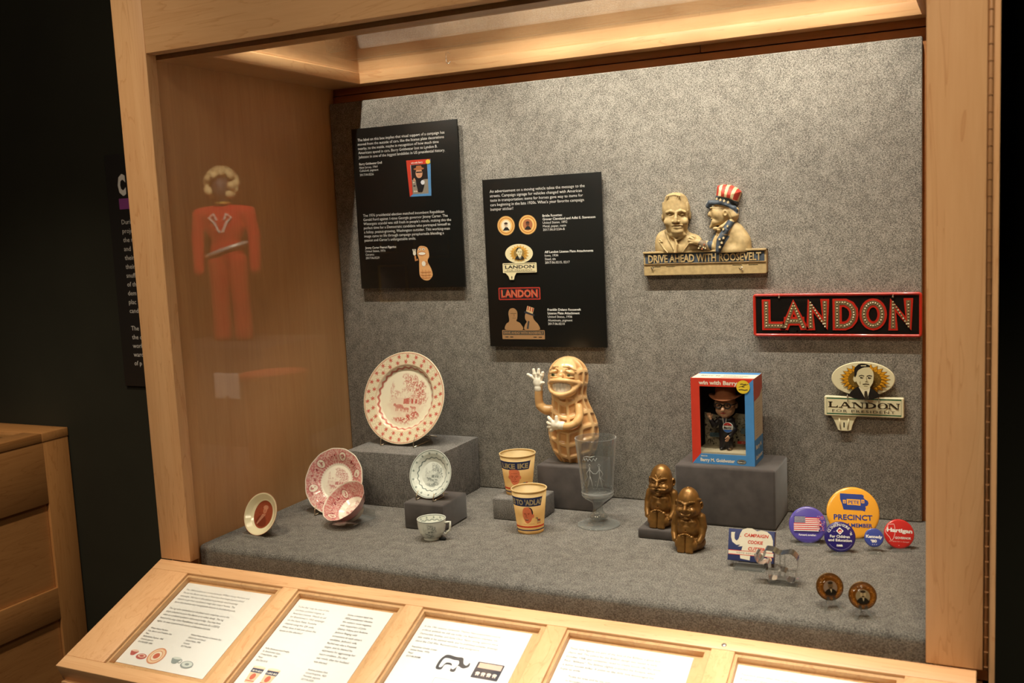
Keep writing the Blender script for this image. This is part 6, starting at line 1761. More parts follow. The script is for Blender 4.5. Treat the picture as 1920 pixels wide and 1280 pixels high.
prof = [(1.0, 0.0000), (1.0, 0.0016), (0.66, 0.0030), (0.62, 0.0080), (0.60, 0.0220), (0.52, 0.0285), (0.30, 0.0255), (0.0, 0.0245)]
for (q, z) in prof:
    for k in range(n):
        a = 2 * PI * k / n
        wv = 0.0065 * (math.cos(a) ** 2) * max(0, (q - 0.6) / 0.4) - 0.0030 * (math.sin(a) ** 2) * max(0, (q - 0.6) / 0.4)
        vs.append((0.0375 * q * math.cos(a), 0.0330 * q * math.sin(a), 0.1200 + z + wv))
for i in range(len(prof) - 1):
    for k in range(n): l = (k + 1) % n; fs.append((i * n + k, i * n + l, (i + 1) * n + l, (i + 1) * n + k))
fs.append(tuple(range(n))[::-1]); m.add(vs, fs, HATC, smooth=True)
m.build('hat', plain('brown_felt', HATC, 0.8, noise=0.12, nscale=80), dl)
SUIT = S(38, 34, 38)
s = Sdf((-0.045, -0.030, -0.001), (0.040, 0.024, 0.090), 0.0008)
s.ell((0, 0, 0.052), (0.0165, 0.0130, 0.024)).cap((-0.011, 0, 0.068), (0.011, 0, 0.068), 0.0085, k=0.005)
for sg in (-1, 1): s.chain([(sg * 0.0065, 0, 0.040), (sg * 0.0080, -0.001, 0.004)], [0.0095, 0.0078], 0.003)
s.chain([(-0.0140, 0.0, 0.068), (-0.0260, -0.006, 0.056), (-0.0310, -0.012, 0.0680)], [0.0068, 0.0065, 0.0056], 0.002)
s.chain([(0.0145, 0.0, 0.066), (0.0205, -0.006, 0.048), (0.0130, -0.0150, 0.0360)], [0.0068, 0.0065, 0.0056], 0.002)
s.cut(2, 0.0, True)
s.build('suit', DLP, dl, flat_col(SUIT))
m = MB(); m.prism([(-0.0060, 0.0760), (0.0060, 0.0760), (0.0, 0.0490)], lambda u, v, h: (u, -h - 0.0095 - (0.076 - v) * 0.10, v), 0.0, 0.0032, (), S(232, 228, 216)); m.prism([(-0.0020, 0.0745), (0.0020, 0.0745), (0.0013, 0.0560), (0, 0.0510), (-0.0013, 0.0560)], lambda u, v, h: (u, -h - 0.0095 - (0.076 - v) * 0.10, v), 0.002, 0.0040, (), S(56, 60, 96))
m.build('shirt_and_tie', DLP, dl)
def small_hand(name, c, up, side, parent):
    s = Sdf(np.array(c) - 0.016, np.array(c) + 0.016, 0.00055); c = np.array(c); up = np.array(up, float); up /= np.linalg.norm(up); side = np.array(side, float); side /= np.linalg.norm(side)
    s.ell(c, (0.0042, 0.0028, 0.0046)); s.cap(c - up * 0.0060, c, 0.0030, k=0.001)
    for k in range(4): s.chain([c + side * (k - 1.5) * 0.0020 + up * 0.003, c + side * (k - 1.5) * 0.0029 + up * (0.0085 + 0.0012 * (1.5 - abs(k - 1.5))) + np.array((0, -0.001, 0))], [0.0012, 0.0010], 0.0006)
    s.chain([c + side * 0.0035 - up * 0.001, c + side * 0.0078 + up * 0.0030], [0.0013, 0.0011], 0.0006)
    return s.build(name, DLP, parent, flat_col(SKN))
small_hand('raised_hand', (-0.0335, -0.0145, 0.0770), (-0.35, -0.1, 1), (1, 0, 0.3), dl)
small_hand('lowered_hand', (0.0090, -0.0180, 0.0315), (-0.4, -0.3, -1), (-0.5, -0.8, 0.2), dl)
for sg in (-1, 1):
    m = MB(); m.ball((sg * 0.0085, -0.0060, 0.0032), (0.0062, 0.0110, 0.0042), 14, S(26, 22, 22)); m.v = [(x, y, max(z, 0.0)) for x, y, z in m.v]; m.build('shoe', DLP, dl)
bd = MB(); bd.lathe([(0.0, 0.0020), (0.0105, 0.0016), (0.0122, 0.0004), (0.0122, -0.0006), (0.0, -0.0006)], 36, S(240, 236, 226), cap=False)
bd.v = [(x + 0.0085, -z - 0.0175, y + 0.0545) for x, y, z in bd.v]
bo = bd.build('badge', DLP, dl)
A = Art(lambda u, v, h: (u + 0.0085, -0.0196 - h, v + 0.0545), h0=0.0003)
A.poly([(0.0113 * math.cos(a), 0.0113 * math.sin(a)) for a in np.linspace(math.asin(0.45), PI - math.asin(0.45), 16)], S(206, 50, 42)); A.poly([(0.0113 * math.cos(a), 0.0113 * math.sin(a)) for a in np.linspace(PI + math.asin(0.42), 2 * PI - math.asin(0.42), 16)], S(66, 110, 184))
A.text('Barry', 0, -0.0020, 0.0060, S(24, 24, 26), width=0.0175, align='C', bold=0.04); A.text('I', 0, 0.0058, 0.0036, WH, align='C', bold=0.04)
A.build('badge_print', bo, DLP)
# ================================================================== GOLD SEATED FIGURES
def gold_figure(label, loc, kind, rotz=0.0, k=1.0):
    t = thing('gold_figurine', label, 'figurine', loc, rotz, 'gold seated figures')
    s = Sdf((-0.046, -0.048, -0.001), (0.046, 0.034, 0.146), 0.00085)
    # body
    s.ell((0, 0.004, 0.047), (0.0310, 0.0240, 0.038)).ell((0, -0.007, 0.046), (0.0240, 0.0195, 0.0210), 0.006)
    s.ell((0, 0.002, 0.016), (0.0345, 0.0280, 0.0210), 0.006)
    for sg in (-1, 1):
        s.ell((sg * 0.0105, -0.0150, 0.0625), (0.0105, 0.0070, 0.0080), 0.005)
        s.chain([(sg * 0.0130, -0.022, 0.0150), (sg * 0.0180, 0.004, 0.0150)], [0.0130, 0.0140], 0.004)
        s.box((sg * 0.0092, -0.0300, 0.0185), (0.0088, 0.0045, 0.0195), 0.004, 0.0012, rot=(-10, 0, 0))
        for i in range(5):
            s.ell((sg * (0.0024 + i * 0.0037), -0.0300 + 0.0002 * i * i, 0.0400 - 0.00065 * i * i), (0.0021, 0.0036, 0.0027), 0.0004)
    s.cap((0, -0.0400, 0.0020), (0, -0.0345, 0.0400), 0.0008, k=0.0010, op='s')
    s.ell((0, -0.0255, 0.0475), (0.0013, 0.003, 0.0013), 0.001, 's')
    # arms hanging down to the feet
    for sg in (-1, 1):
        s.chain([(sg * 0.0270, 0.0020, 0.0715), (sg * 0.0315, -0.0010, 0.0520), (sg * 0.0310, -0.0100, 0.0340), (sg * 0.0270, -0.0200, 0.0240)], [0.0098, 0.0088, 0.0070, 0.0060], 0.0010)
        for i in range(4): s.chain([(sg * (0.0290 - 0.0012 * i), -0.0190 - 0.0012 * i, 0.0240 - 0.0010 * i), (sg * (0.0265 - 0.0026 * i), -0.0250, 0.0180 - 0.0018 * i + 0.003)], [0.0022, 0.0017], 0.0006)
    # head: wide jowls, pointed crown
    s.ell((0, 0.000, 0.1000), (0.0258, 0.0235, 0.0290), 0.003); s.ell((0, -0.004, 0.0860), (0.0272, 0.0225, 0.0165), 0.006)
    s.ell((0, 0.002, 0.1150), (0.0200, 0.0190, 0.0215), 0.008)
    for sg in (-1, 1):
        s.ell((sg * 0.0272, 0.003, 0.0980), (0.0042, 0.0060, 0.0095), 0.0015); s.ell((sg * 0.0288, 0.0005, 0.0980), (0.0020, 0.0040, 0.0060), 0.001, 's')
        s.ell((sg * 0.0125, -0.0205, 0.0900), (0.0085, 0.0065, 0.0070), 0.003)
        s.ell((sg * 0.0098, -0.0248, 0.1010), (0.0066, 0.0034, 0.0034), 0.0012, 's'); s.ell((sg * 0.0098, -0.0205, 0.1005), (0.0050, 0.0030, 0.0022), 0.0006)
        s.chain([(sg * 0.0022, -0.0242, 0.1045), (sg * 0.0105, -0.0238, 0.1095), (sg * 0.0190, -0.0165, 0.1090)], [0.0024, 0.0022, 0.0014], 0.0012)
        if kind == 0: s.chain([(sg * 0.0012, -0.0225, 0.1085), (sg * 0.0060, -0.0205, 0.1165)], [0.0013, 0.0009], 0.001)
    s.cap((0, -0.0225, 0.1050), (0, -0.0295, 0.0935), 0.0027, 0.0047, 0.002)
    for sg in (-1, 1): s.ell((sg * 0.0044, -0.0265, 0.0925), (0.0028, 0.0030, 0.0024), 0.0010)
    if kind == 0:       # curled moustache
        for sg in (-1, 1): s.chain([(sg * 0.0010, -0.0295, 0.0882), (sg * 0.0080, -0.0300, 0.0862), (sg * 0.0160, -0.0258, 0.0852), (sg * 0.0218, -0.0195, 0.0895), (sg * 0.0205, -0.0190, 0.0930)], [0.0024, 0.0032, 0.0026, 0.0018, 0.0014], 0.0004)
        s.cap((-0.0045, -0.0255, 0.0815), (0.0045, -0.0255, 0.0815), 0.0024, k=0.001); s.ell((0, -0.0235, 0.0745), (0.0080, 0.0050, 0.0045), 0.003)
        s.ell((0, -0.0275, 0.0840), (0.0040, 0.002, 0.0008), 0.0005, 's')
    else:               # broad smile and a topknot
        s.chain([(-0.0175, -0.0200, 0.0915), (-0.0110, -0.0262, 0.0855), (0, -0.0282, 0.0835), (0.0110, -0.0262, 0.0855), (0.0175, -0.0200, 0.0915)], [0.0014, 0.0020, 0.0022, 0.0020, 0.0014], 0.0006, 's')
        s.chain([(-0.0150, -0.0212, 0.0870), (-0.0080, -0.0258, 0.0815), (0, -0.0270, 0.0800), (0.0080, -0.0258, 0.0815), (0.0150, -0.0212, 0.0870)], 0.0019, 0.0012)
        s.ell((0, -0.0225, 0.0735), (0.0080, 0.0050, 0.0040), 0.003)
        s.ell((0.0, -0.002, 0.1355), (0.0042, 0.0042, 0.0030), 0.001); s.chain([(0.0205, -0.006, 0.112), (0.0265, 0.000, 0.1115)], [0.0035, 0.0025], 0.002)
    s.cut(2, 0.0, True)
    V, Q = s.arrays()
    # uneven patina of the gold paint, darker and lighter at random
    nz = vnoise(V[:, 0] + V[:, 1] * 0.7 + 2, V[:, 2] + 2, 55, 3 + kind, 2)
    V = V * np.array((k, k, k))
    C = np.array(S(140, 100, 50))[None] * (0.72 + 0.5 * nz[:, None])
    link('figure_body', mesh_np('figure_body', V, Q, C), t, GOLDP)
    return t
GOLDP = inked('gilded_plaster', 0.36, metal=0.5, noise=0.25, nscale=90)
gold_figure('rear gold seated figure with curled moustache on a flat suede slab', (0.983, 0.428, 0.0497), 0, math.radians(-4), 1.0)
gold_figure('front gold seated figure with broad smile, standing on the deck', (1.0655, 0.352, DZ), 1, math.radians(-2), 0.975)

# ================================================================== COOKIE CUTTER BOX AND CUTTER
M = disc_frame((1.2115, 0.2790, 0.0705), 2.0, 20)
cb = thing('cookie_cutter_box', 'flat blue box printed with a white elephant and red slogan', 'box'); place(cb, M)
CW, CH, CDp = 0.0905, 0.0625, 0.0170
NV = S(44, 54, 104); OFFW = S(232, 224, 204); CR = S(214, 60, 44)
MB().box(-CW / 2, CW / 2, -CH / 2, CH / 2, -CDp, 0, 0.0006, NV).build('carton', CARD, cb)
A = Art(lambda u, v, h: (u, v, h))
eq = lambda X, Y: ((X - 560) * 0.000138, (535 - Y + (X - 560) * 0.075) * 0.000150)
body = [(268, 352), (325, 352), (318, 385), (322, 440), (350, 468), (378, 445), (400, 372), (430, 322), (500, 302), (570, 308), (640, 345), (700, 335), (780, 352), (840, 400), (868, 470), (872, 560), (862, 640), (845, 690), (795, 690), (790, 640), (690, 645), (650, 620), (560, 605), (550, 725), (415, 700), (410, 660), (440, 540), (372, 545), (410, 520), (350, 522), (290, 480), (270, 420)]
A.poly([eq(*p) for p in body], OFFW)
A.rect(-CW / 2 + 0.001, -0.0195, CW / 2 - 0.001, -0.0105, OFFW); A.rect(-CW / 2 + 0.001, -0.0117, CW / 2 - 0.001, -0.0105, CR); A.rect(-CW / 2 + 0.001, -0.0195, CW / 2 - 0.001, -0.0184, CR)
A.text('VOTE REPUBLICAN', 0.0, -0.0168, 0.0042, S(120, 100, 110), width=0.056, align='C', space=1.3)
A.ell(*eq(405, 410), 0.0010, 0.0010, CR)
for t_, X, Y, w in (('CAMPAIGN', 632, 425, 0.0480), ('COOKIE', 622, 512, 0.0300), ('CUTTER', 640, 600, 0.0330)):
    u, v = eq(X, Y); A.text(t_, u, v, 0.0090, CR, width=w, align='C', bold=0.025, shear=0.18)
A.ell(0.0290, -0.0250, 0.0045, 0.0030, OFFW); A.ell(0.0390, -0.0240, 0.0026, 0.0040, S(232, 190, 150))
A.build('front_print', cb, CARD)
A = Art(lambda u, v, h: (CW / 2 + h, u, v)); A.rect(-CH / 2 + 0.002, -0.014, CH / 2 - 0.004, -0.008, S(150, 120, 112)); A.rect(-CH / 2 + 0.010, -0.0065, CH / 2 - 0.010, -0.003, S(200, 190, 170)); A.build('side_print', cb, CARD)
t = thing('acrylic_easel', 'clear easel under the blue elephant box', 'easel', (1.2115, 0.2830, DZ), math.radians(2))
m = MB(); m.box(-0.030, 0.030, -0.0340, -0.0295, 0.0004, 0.0170, 0.0006); m.box(-0.030, 0.030, -0.0290, 0.024, 0.0004, 0.0028, 0.0006); m.box(-0.022, 0.022, 0.0200, 0.0235, 0.0030, 0.0300, 0.0006)
m.build('frame', ACRYL, t)
ct = thing('cookie_cutter', 'bright metal elephant outline cookie cutter standing on a clear base', 'cookie cutter', (1.2855, 0.2080, DZ + 0.0085), math.radians(2))
cz = lambda X, Y: ((X - 1080) * 0.000122, (1030 - Y) * 0.000126)
out = smooth_loop([cz(*p) for p in [(735, 645), (700, 632), (675, 665), (690, 730), (735, 785), (800, 795), (868, 770), (890, 850), (893, 1015), (1000, 1018), (1030, 985), (1040, 885), (1150, 900), (1165, 1018), (1290, 1022), (1300, 900), (1330, 780), (1318, 670), (1235, 592), (1130, 605), (1050, 618), (960, 575), (880, 566), (828, 575), (815, 640), (812, 700), (780, 735), (745, 715), (730, 680)]], 3)
n = len(out); m = MB()
ins_ = inset(out, 0.0007); y0, y1 = -0.014, 0.014
vs = [(p[0], y0, p[1]) for p in out] + [(p[0], y1, p[1]) for p in out] + [(p[0], y0, p[1]) for p in ins_] + [(p[0], y1, p[1]) for p in ins_]
fs = []
for i in range(n):
    j = (i + 1) % n; fs += [(i, j, n + j, n + i), (2 * n + j, 2 * n + i, 3 * n + i, 3 * n + j), (i, 2 * n + i, 2 * n + j, j), (n + j, 3 * n + j, 3 * n + i, n + i)]
m.add(vs, fs)
m.build('outline_strip', ALU, ct)
m = MB()
m.box(-0.023, 0.027, 0.0085, 0.0100, 0.0125, 0.0165, 0.0004); m.build('cross_strip', ALU, ct)
t = thing('acrylic_easel', 'clear block base under the metal elephant cookie cutter', 'easel', (1.2865, 0.2080, DZ), math.radians(2))
m = MB(); m.box(-0.0260, 0.0290, -0.0160, 0.0180, 0.0004, 0.0080, 0.0010); m.build('block', ACRYL, t)
m = MB(); m.box(0.0005, 0.0035, 0.0120, 0.0150, 0.0084, 0.0500, 0.0006); m.box(-0.0080, -0.0050, 0.0120, 0.0150, 0.0084, 0.0500, 0.0006); m.build('upright', ACRYL, t)

# ================================================================== CAMPAIGN BUTTONS
def button(label, c, yaw, tilt, R, base, art_fn, stand_label):
    M = disc_frame(c, yaw, tilt)
    o = thing('pin_button', label, 'button', group='campaign pin buttons'); place(o, M)
    dome = lambda r: 0.0035 * (R / 0.05) * (1 - (r / R) ** 2) + 0.0015
    prof = [(0.0004, dome(0))] + [(R * q, dome(R * q)) for q in (0.25, 0.5, 0.7, 0.85, 0.93)] + [(R * 0.975, dome(R * 0.975) - 0.0007), (R, -0.0005), (R * 0.985, -0.0028), (R * 0.93, -0.0032), (0.0004, -0.0030)]
    MB().lathe(prof, 72, base, cap=False).build('button_body', INKG, o)
    A = Art(lambda u, v, h: (u * R, v * R, dome(math.hypot(u, v) * R) + h + 0.00012), edge=0.16, h0=0.0001)
    A.STEP = 0.00003
    art_fn(A); A.build('face_print', o, INKG)
    stand_acrylic(stand_label, M, R, DZ)
    return o
WH2 = S(242, 240, 236)
def art_flag(A):
    B = S(52, 50, 112); Rr = S(212, 70, 72)
    A.rect(-0.72, 0.08, -0.13, 0.46, B)
    for j in range(6):
        for i in range(9): A.rect(-0.70 + i * 0.063 + (j % 2) * 0.03, 0.105 + j * 0.058, -0.667 + i * 0.063 + (j % 2) * 0.03, 0.135 + j * 0.058, WH2)
    for i, (y, x0, x1) in enumerate(((0.37, -0.13, 0.60), (0.26, -0.13, 0.66), (0.16, -0.13, 0.70), (0.06, -0.74, 0.72), (-0.05, -0.74, 0.68), (-0.16, -0.74, 0.64), (-0.27, -0.74, 0.58))):
        A.rect(x0, y - 0.022, x1, y + 0.030, Rr if i % 1 == 0 else WH2)
        A.rect(x0, y - 0.075, x1 - 0.08, y - 0.024, WH2)
        if i in (0, 1, 3, 5, 6): A.poly([(x1 - 0.08, y - 0.095), (x1 + 0.02, y - 0.050), (x1 - 0.08, y - 0.005)], WH2)
    rr = random.Random(2)
    for i in range(70):
        x = rr.uniform(0.52, 0.90); y = rr.uniform(-0.32, 0.50)
        if math.hypot(x, y) < 0.90: k = rr.uniform(0.010, 0.032); A.ell(x, y, k, k, rr.choice([Rr, S(226, 150, 160), S(190, 150, 190)]), 8)
    A.text('Forward, together.', -0.02, -0.60, 0.135, WH2, width=0.92, align='C', bold=0.04)
def art_pete(A):
    B = S(44, 66, 142); O = S(246, 178, 62)
    q = lambda X, Y: ((X - 962) / 340, (482 - Y) / 340)
    A.poly([q(*p) for p in ((808, 225), (1090, 245), (1112, 258), (1108, 288), (1126, 310), (1158, 330), (1166, 362), (1150, 392), (1120, 402), (1127, 428), (1108, 470), (1085, 458), (838, 440), (822, 360), (804, 300))], B)
    A.poly([q(888, 302), q(1060, 312), q(1060, 392), q(975, 382), q(890, 378)], O); A.text('PETE', *q(975, 368), 0.190, B, width=0.40, align='C', bold=0.02, rot=-0.04)
    for X, t_ in ((858, '20'), (1093, '20')): A.poly([q(X - 20, 312), q(X + 20, 314), q(X + 20, 360), q(X - 20, 358)], O); A.text(t_, *q(X, 350), 0.10, B, width=0.085, align='C', bold=0.03)
    A.text('PRECINCT', *q(953, 578), 0.285, B, width=1.45, align='C', bold=0.022, rot=-0.035)
    A.text('TEAM MEMBER', *q(953, 672), 0.205, B, width=1.42, align='C', bold=0.022, rot=-0.035)
def art_clinton(A):
    A.arc_text('CLINTON/GORE', 0, 0, 0.70, math.radians(157), math.radians(38), 0.235, WH2, 0.015)
    A.arc_text("'96", 0, 0, 0.66, math.radians(30), math.radians(8), 0.20, WH2, 0.02)
    A.poly([(0, 0.62), (0.24, 0.38), (0, 0.14), (-0.24, 0.38)], WH2); A.ell(0, 0.38, 0.125, 0.12, S(206, 52, 48)); A.poly([(-0.06, 0.32), (0.0, 0.40), (0.09, 0.36), (0.02, 0.30)], WH2); A.line([(-0.10, 0.46), (0.10, 0.46)], 0.03, S(40, 40, 60))
    A.text('For Children', -0.02, -0.06, 0.235, WH2, width=1.26, align='C', bold=0.03, rot=-0.04); A.text('and Education', -0.02, -0.30, 0.235, WH2, width=1.50, align='C', bold=0.03, rot=-0.04)
    A.text('nea', -0.06, -0.62, 0.25, WH2, width=0.38, align='C', bold=0.05)
    A.ell(-0.36, 0.35, 0.07, 0.035, S(120, 112, 160))
    A.line([(0.84 * math.cos(math.radians(a)), 0.84 * math.sin(math.radians(a))) for a in range(212, 330, 6)], 0.016, S(150, 144, 190))
def art_kennedy(A):
    A.text('Kennedy', 0, -0.04, 0.42, WH2, width=1.68, align='C', bold=0.045, rot=-0.05); A.text("'80", -0.06, -0.50, 0.40, WH2, width=0.62, align='C', bold=0.05)
    for x in (-0.2, 0, 0.2): A.poly(star(x, -0.72, 0.07), S(200, 204, 226))
def art_hartigan(A):
    il_ = [(-0.72, 0.58), (-0.66, 0.66), (-0.30, 0.66), (-0.27, 0.42), (-0.30, 0.02), (-0.36, -0.14), (-0.42, -0.30), (-0.52, -0.42), (-0.60, -0.42), (-0.66, -0.22), (-0.80, -0.05), (-0.92, 0.18), (-0.88, 0.28), (-0.78, 0.34), (-0.72, 0.46)]
    A.line(il_, 0.032, S(240, 210, 204), True)
    A.text('Hartigan', 0.02, 0.10, 0.36, WH2, width=1.68, align='C', bold=0.045, rot=-0.10); A.text('GOVERNOR', 0.20, -0.36, 0.20, WH2, width=1.06, align='C', bold=0.03, rot=-0.06); A.text("it's time for a change!", -0.06, -0.56, 0.12, S(240, 200, 192), width=1.30, align='C', rot=-0.08)
    A.ell(-0.10, -0.78, 0.05, 0.02, S(230, 170, 160))
button('purple pin button with an American flag of arrows', (1.2915, 0.461, 0.0665), 11, 20, 0.0385, S(92, 80, 168), art_flag, 'clear easel under the purple flag button')
button('largest pin button, orange with a blue state shape', (1.3755, 0.5235, 0.0820), 17, 20, 0.0545, S(244, 172, 56), art_pete, 'clear easel behind the large orange button')
button('dark blue pin button with white ring of lettering', (1.3625, 0.4190, 0.0600), 16, 20, 0.0310, S(44, 36, 110), art_clinton, 'clear easel under the dark blue lettered button')
button('smallest pin button, blue with a short white name', (1.4260, 0.4435, 0.0568), 15, 20, 0.0190, S(62, 78, 158), art_kennedy, 'clear tall easel under the smallest blue button')
button('red pin button with a white state outline', (1.4715, 0.4765, 0.0590), 19, 20, 0.0300, S(208, 44, 42), art_hartigan, 'clear easel under the red button')

# ================================================================== DOMED ROSETTES ON SPLAYED EASELS
AMB = inked('amber_print', 0.4, coat=0.3)
def rosette(label, c, yaw, tilt, R, seed, stand_label):
    M = disc_frame(c, yaw, tilt)
    o = thing('bridle_rosette', label, 'rosette', group='amber rosettes'); place(o, M)
    MB().lathe([(0.0, -0.0020), (R * 0.96, -0.0020), (R, 0.0), (R * 0.97, 0.0014), (R * 0.92, 0.0006), (0.0, 0.0004)], 48, S(120, 86, 40), cap=False).build('metal_back', inked('brass_back', 0.35, metal=0.8), o)
    A = Art(lambda u, v, h: (u * R, v * R, 0.0006 + h))
    A.ell(0, 0, 0.92, 0.92, S(168, 112, 44), 40); A.ring(0, 0, 0.80, 0.80, 0.14, S(206, 142, 58)); rr = random.Random(seed)
    for i in range(60): a = rr.uniform(0, 2 * PI); q = rr.uniform(0.6, 0.88); A.ell(q * math.cos(a), q * math.sin(a), 0.03, 0.03, rr.choice([S(230, 172, 84), S(146, 92, 34)]), 8)
    A.ell(0, -0.06, 0.50, 0.50, S(150, 132, 126) if seed == 1 else S(158, 146, 126), 36)
    A.poly(smooth_loop([(-0.42, -0.42), (-0.18, -0.16), (0.18, -0.16), (0.42, -0.40), (0.2, -0.58), (-0.2, -0.58)], 4), S(34, 28, 24)); A.ell(0.02, 0.08, 0.19, 0.25, S(128, 104, 80) if seed == 1 else S(206, 190, 164)); A.ell(0.02, 0.27, 0.19, 0.10, S(56, 44, 36)); A.poly([(-0.04, -0.18), (0.10, -0.18), (0.04, -0.44)], S(214, 204, 186))
    A.line([(-0.06, 0.10), (0.10, 0.10)], 0.04, S(70, 54, 42)); A.ell(0.02, -0.06, 0.11, 0.06, S(90, 72, 56))
    A.build('portrait_print', o, AMB)
    MB().lathe([(R * 0.93, 0.0012)] + [(R * 0.93 * math.cos(a), 0.0012 + R * 0.42 * math.sin(a)) for a in np.linspace(0.15, PI / 2 - 0.02, 9)], 48, cap=True).build('glass_dome', sheet_glass('rosette_dome', (0.86, 0.80, 0.68), 1.6), o)
    t = thing('splayed_easel', stand_label, 'easel', (c[0], c[1], DZ), math.radians(yaw), 'clear splayed easels')
    m = MB(); tl = math.radians(tilt); yb = R * math.sin(tl); zb = c[2] - DZ - R * math.cos(tl)
    for sg in (-1, 1):
        for (a, b_) in (((sg * 0.0045, -yb - 0.0020, zb + 0.0015), (sg * 0.0155, -yb - 0.0150, 0.0032)), ((sg * 0.0045, -yb - 0.0020, zb + 0.0015), (sg * 0.0080, -yb + 0.0120, zb + R * 0.7))):
            d = Vector(b_) - Vector(a); q = Vector((d.z, 0, -d.x)).normalized() * 0.0024; w = d.cross(q).normalized() * 0.0009
            vs = [Vector(p) + q * i + w * j for p in (a, b_) for i in (-1, 1) for j in (-1, 1)]
            m.add(vs, [(0, 1, 3, 2), (4, 6, 7, 5), (0, 4, 5, 1), (2, 3, 7, 6), (0, 2, 6, 4), (1, 5, 7, 3)])
    m.box(-0.0060, 0.0060, -yb + 0.006, -yb + 0.0085, zb - 0.002, zb + R * 1.1, 0.0004)
    m.tube([(0, -yb + 0.010, zb + R), (0, R * 0.9, 0.0022)], 0.0016, 6)
    m.build('legs', ACRYL, t)
rosette('domed amber rosette with a portrait, nearer the elephant cutter', (1.3855, 0.1180, 0.0645), 24, 20, 0.0242, 1, 'clear splayed easel under the left amber rosette')
rosette('domed amber rosette with a portrait, nearer the right post', (1.4435, 0.0940, 0.0642), 14, 20, 0.0236, 2, 'clear splayed easel under the right amber rosette')

# ================================================================== WHITE LABEL SHEETS IN THE RAIL
PAPER = plain('white_label_paper', S(243, 240, 236), 0.75)
GREY, DGREY = S(112, 108, 106), S(70, 66, 64)
def sheet(i, label, fill):
    x0 = OP[i][0] + 0.0066; w = 0.2330; s0, s1 = 0.0450, 0.2820
    t = thing('label_sheet', label, 'label', (x0, 0.0, 0.0), 0, 'white label sheets in the rail')
    f = lambda u, v, n: tuple(np.array(rl(x0 + u, s0 + (s1 - s0) - v, n)) + np.array((RX0 - x0, 0.0, -0.001)))   # v up the slope
    m = MB().box(0, w, 0, s1 - s0, RD + 0.0002, RD + 0.0012)
    m.v = [f(u, v, n) for u, v, n in m.v]; m.build('paper', PAPER, t)
    A = Art(lambda u, v, h: f(u, v, RD + 0.0012 + h)); P = Art(lambda u, v, h: f(u, v, RD + 0.0012 + h))
    fill(A, P, w, s1 - s0)
    A.build('lettering', t, INK)
    if P.mb.f: P.build('printed_pictures', t, INK)
def para(A, lines, x, v, size=0.0070, dv=0.0098, col=GREY, kx=0.92):
    for i, t in enumerate(lines): A.text(t, x, v - i * dv, size, col, sx=kx)
def small_cup(P, x, v, k, c1, c2):
    P.poly(smooth_loop([(x - k, v + k * 0.55), (x + k, v + k * 0.55), (x + k * 0.8, v - k * 0.2), (x + k * 0.4, v - k * 0.7), (x - k * 0.4, v - k * 0.7), (x - k * 0.8, v - k * 0.2)], 3), c1); P.ell(x, v + k * 0.55, k, k * 0.28, c2)
def sh1(A, P, w, H):
    para(A, ['The 1840 presidential contest between William Henry Harrison and', "Martin Van Buren was one of America's first image-based political", "campaigns. Harrison's allies placed in particular used everyday", "objects to get their candidate's image into voters' homes. The", 'items that became very recognizable fixtures in household goods.'], 0.010, H - 0.022)
    para(A, ['The log cabin symbolized an idealized rustic simplicity, and is the', 'single adopted to paint Van Buren as an urban dandy. The log', 'cabin as a political symbol is still around today. You may have', 'heard of the Log Cabin Republicans, who advocate for LGBTQ', 'rights, or seen it paired with stories of Abraham Lincoln.'], 0.010, H - 0.080)
    para(A, ['William Henry Harrison', 'Cup, Saucer, and Columbian Star', 'Plate', 'Staffordshire, England, 1840', 'Ceramic, pigment', '2017.06.0085, 0090'], 0.010, H - 0.140, 0.0058, 0.0080, DGREY, 0.86)
    para(A, ['William Henry Harrison Columbian Star', "Child's Cup and Saucer", 'United States, 1841', 'Ceramic', '2017.06.0084'], 0.122, H - 0.140, 0.0058, 0.0080, DGREY, 0.86)
    PK, PK2 = S(190, 92, 84), S(236, 196, 176)
    small_cup(P, 0.024, 0.030, 0.0095, PK, PK2); P.ell(0.050, 0.024, 0.0135, 0.0075, PK); P.ell(0.050, 0.0255, 0.0100, 0.0045, PK2); P.ell(0.050, 0.0255, 0.006, 0.0025, PK)
    P.ell(0.085, 0.032, 0.0205, 0.0215, S(222, 150, 112), 36); P.ring(0.085, 0.032, 0.0175, 0.0185, 0.0045, S(240, 206, 170)); P.ell(0.085, 0.032, 0.0115, 0.0122, S(246, 226, 200)); P.ell(0.085, 0.032, 0.0075, 0.0075, S(208, 104, 80))
    G1, G2 = S(150, 158, 156), S(214, 218, 212)
    small_cup(P, 0.138, 0.030, 0.0110, G1, G2); P.ring(0.150, 0.030, 0.0045, 0.0050, 0.0014, G1); P.ell(0.172, 0.025, 0.0155, 0.0095, G1); P.ell(0.172, 0.026, 0.0130, 0.0072, G2); P.ell(0.172, 0.026, 0.0055, 0.003, G1)
